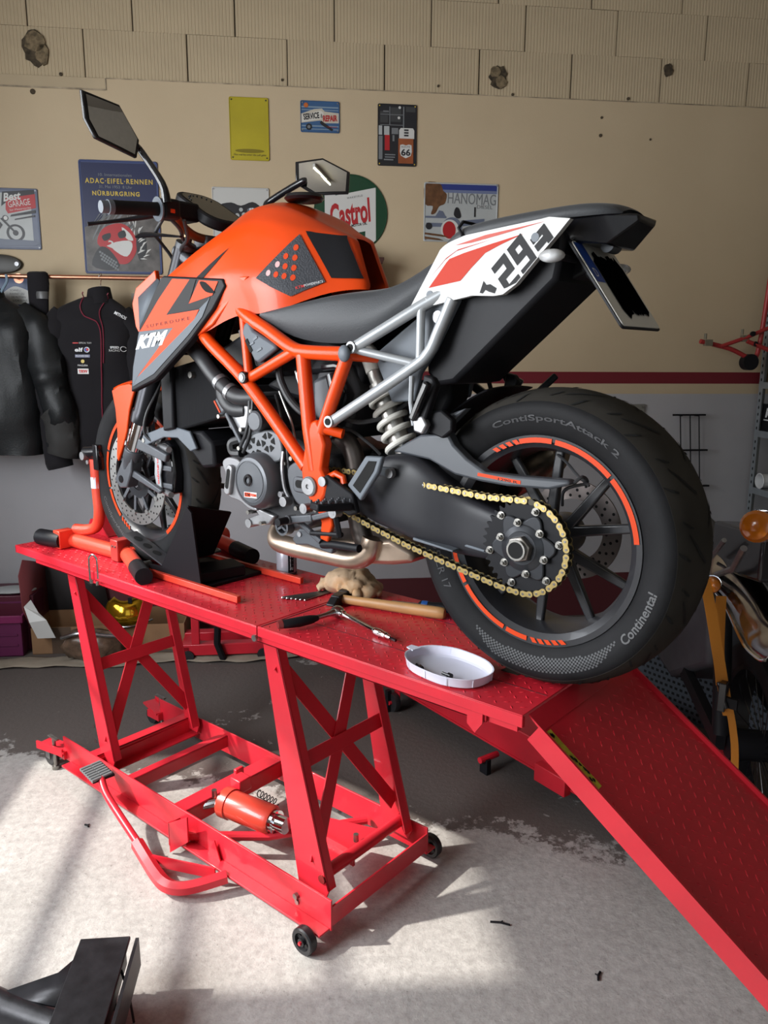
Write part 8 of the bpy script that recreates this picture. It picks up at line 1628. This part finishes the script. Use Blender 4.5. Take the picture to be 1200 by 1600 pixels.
# perforated crate
M_CRATE = mat('blue_grey_crate', (0.065, 0.075, 0.092), 0.5)
cr = thing('plastic_crate', 'dark blue grey perforated plastic crate behind the ramp', 'crate', (-0.28, 2.03, 0), radians(-15))
MB().bx((0, 0, 0), (0.62, 0.012, 0.26)).bx((0, 0.40, 0), (0.62, 0.412, 0.26)).bx((0, 0.012, 0), (0.012, 0.4, 0.26)).bx((0.608, 0.012, 0), (0.62, 0.4, 0.26)).bx((0, 0, 0), (0.62, 0.4, 0.01)).obj('crate_wall', M_CRATE, cr)
MB().bx((-0.012, -0.014, 0.255), (0.632, 0.0, 0.305)).bx((-0.012, 0.412, 0.255), (0.632, 0.426, 0.305)).bx((-0.012, 0.0, 0.255), (0.0, 0.412, 0.305)).bx((0.62, 0.0, 0.255), (0.632, 0.412, 0.305)).obj('crate_rim', mat('crate_rim_grey', (0.10, 0.12, 0.15), 0.45), cr, bevel=0.003)
hbx = MB()
for i in range(24):
    for j in range(9):
        x, z = 0.025 + i * 0.0248 + (0.012 if j % 2 else 0), 0.02 + j * 0.0265
        if x < 0.60: hbx.add([(x - 0.007, -0.0008, z - 0.006), (x + 0.007, -0.0008, z - 0.006), (x + 0.007, -0.0008, z + 0.006), (x - 0.007, -0.0008, z + 0.006)], [(0, 1, 2, 3)])
tag(hbx.obj('crate_holes', M_GROOVE, cr, flatshade=True), kind='stuff')
for i, (x, y, lb_, m, rr) in enumerate(((0.12, 0.12, 'grey metal fitting in the perforated crate, left of the strap', M_ALU, 0.06), (0.30, 0.14, 'black hose coil in the perforated crate', M_BLACK, 0.085), (0.48, 0.12, 'pale plastic bottle in the perforated crate', C_LBLUE, 0.05))):
    a = radians(-15); it = thing(('metal_fitting', 'hose_coil', 'bottle')[i], lb_, ('fitting', 'hose', 'bottle')[i], (-0.28 + x * cos(a) - y * sin(a), 2.03 + x * sin(a) + y * cos(a), 0.0102))
    if i == 0: MB().tube([(0, 0, 0), (0, 0, 0.25), (0.01, 0, 0.29), (0.06, 0, 0.30)], 0.035, 12).obj('fitting_pipe', m, it); MB().cyl((0.05, 0, 0.30), (0.075, 0, 0.30), 0.045, 6).obj('fitting_nut', M_BOLT, it)
    elif i == 1: MB().tube([(rr * cos(k * 0.5), rr * sin(k * 0.5), 0.03 + k * 0.0055) for k in range(52)], 0.022, 8).obj('hose_loops', m, it); MB().cyl((rr, 0, 0.0), (rr, 0, 0.06), 0.024, 10).obj('hose_end', M_ALU, it)
    else: MB().lathe([(0.0, 0), (rr, 0), (rr, 0.2), (0.02, 0.26), (0.02, 0.29), (0.0, 0.29)], (0, 0, 0), 'z', 20, False).obj('bottle_body', m, it); MB().cyl((0, 0, 0.285), (0, 0, 0.315), 0.024, 14).obj('bottle_cap', M_WPRINT, it)
# ================================================================== FOREGROUND STAND
M_FGB = mat('worn_black_steel', (0.028, 0.027, 0.030), 0.38, metal=0.3, var=0.3, vscale=30, bump=0.15, bscale=150)
fgd = thing('steel_stand', 'black welded steel stand arm in the bottom left foreground', 'stand', (-0.55, -0.55, 0))
O_ = V((0.55, 0.55, 0))
def FG(b): b.v = [tuple(V(v) + O_) for v in b.v]; return b
A0, A1 = V((-0.604, -0.446, 0.155)), V((-0.30, -0.75, 0.135)); dd = (A1 - A0).normalized()
fpl = FG(MB().bar(A0, A1, 0.118, 0.010)).obj('arm_plate', M_FGB, fgd, bevel=0.002)
sdv = dd.cross(V((0, 0, 1)))
FG(MB().bar(A0 - V((0, 0, 0.035)) + dd * 0.01, A1 - V((0, 0, 0.035)), 0.10, 0.06)).obj('arm_beam', M_FGB, fgd, bevel=0.004)
FG(MB().bar(A0 + sdv * -0.075 - V((0, 0, 0.04)), A1 + sdv * -0.075 - V((0, 0, 0.04)), 0.008, 0.08)).obj('arm_web', M_FGB, fgd)
FG(MB().tube([(-0.50, -0.60, 0.075), (-0.66, -0.66, 0.075), (-0.95, -0.74, 0.07)], 0.034, 18)).obj('cross_tube', M_FGB, fgd)
FG(MB().add([tuple(A0 + sdv * 0.055 - V((0, 0, 0.03))), tuple(A0 + dd * 0.16 + sdv * 0.055 - V((0, 0, 0.03))), (-0.70, -0.665, 0.10), (-0.62, -0.56, 0.13)], [(0, 1, 2, 3)])).obj('gusset_plate', M_FGB, fgd, solid=0.006)
FG(MB().bx((-0.37, -0.72, 0), (-0.29, -0.64, 0.075)).bx((-1.0, -0.80, 0), (-0.92, -0.70, 0.05)).bx((-0.61, -0.53, 0), (-0.55, -0.46, 0.10))).obj('stand_foot', M_FGB, fgd)
FG(MB().tube([(-0.50, -0.47, 0.145), (-0.49, -0.46, 0.08), (-0.485, -0.455, 0.0)], 0.003, 6)).obj('wire_end', M_GLOSSBLACK, fgd)
# twigs and cable bits on the floor
for i, (x, y, a, l, lb_) in enumerate(((-0.02, 0.37, 0.5, 0.055, 'short dark twig on the floor right of the castor'), (0.30, 0.37, 1.9, 0.03, 'small dark twig on the floor near the ramp foot'), (-1.30, -0.12, 0.2, 0.02, 'tiny dark chip on the sunlit floor by the pedal'))):
    tw = thing('twig', lb_, 'twig', (x, y, 0), a); MB().tube([(0, 0, 0.003), (l * 0.5, 0.002, 0.004), (l, -0.002, 0.003)], 0.003, 6).obj('twig_stem', M_BLACK, tw); MB().tube([(l * 0.5, 0.002, 0.004), (l * 0.62, 0.010, 0.003)], 0.0018, 5).obj('twig_spur', M_BLACK, tw)
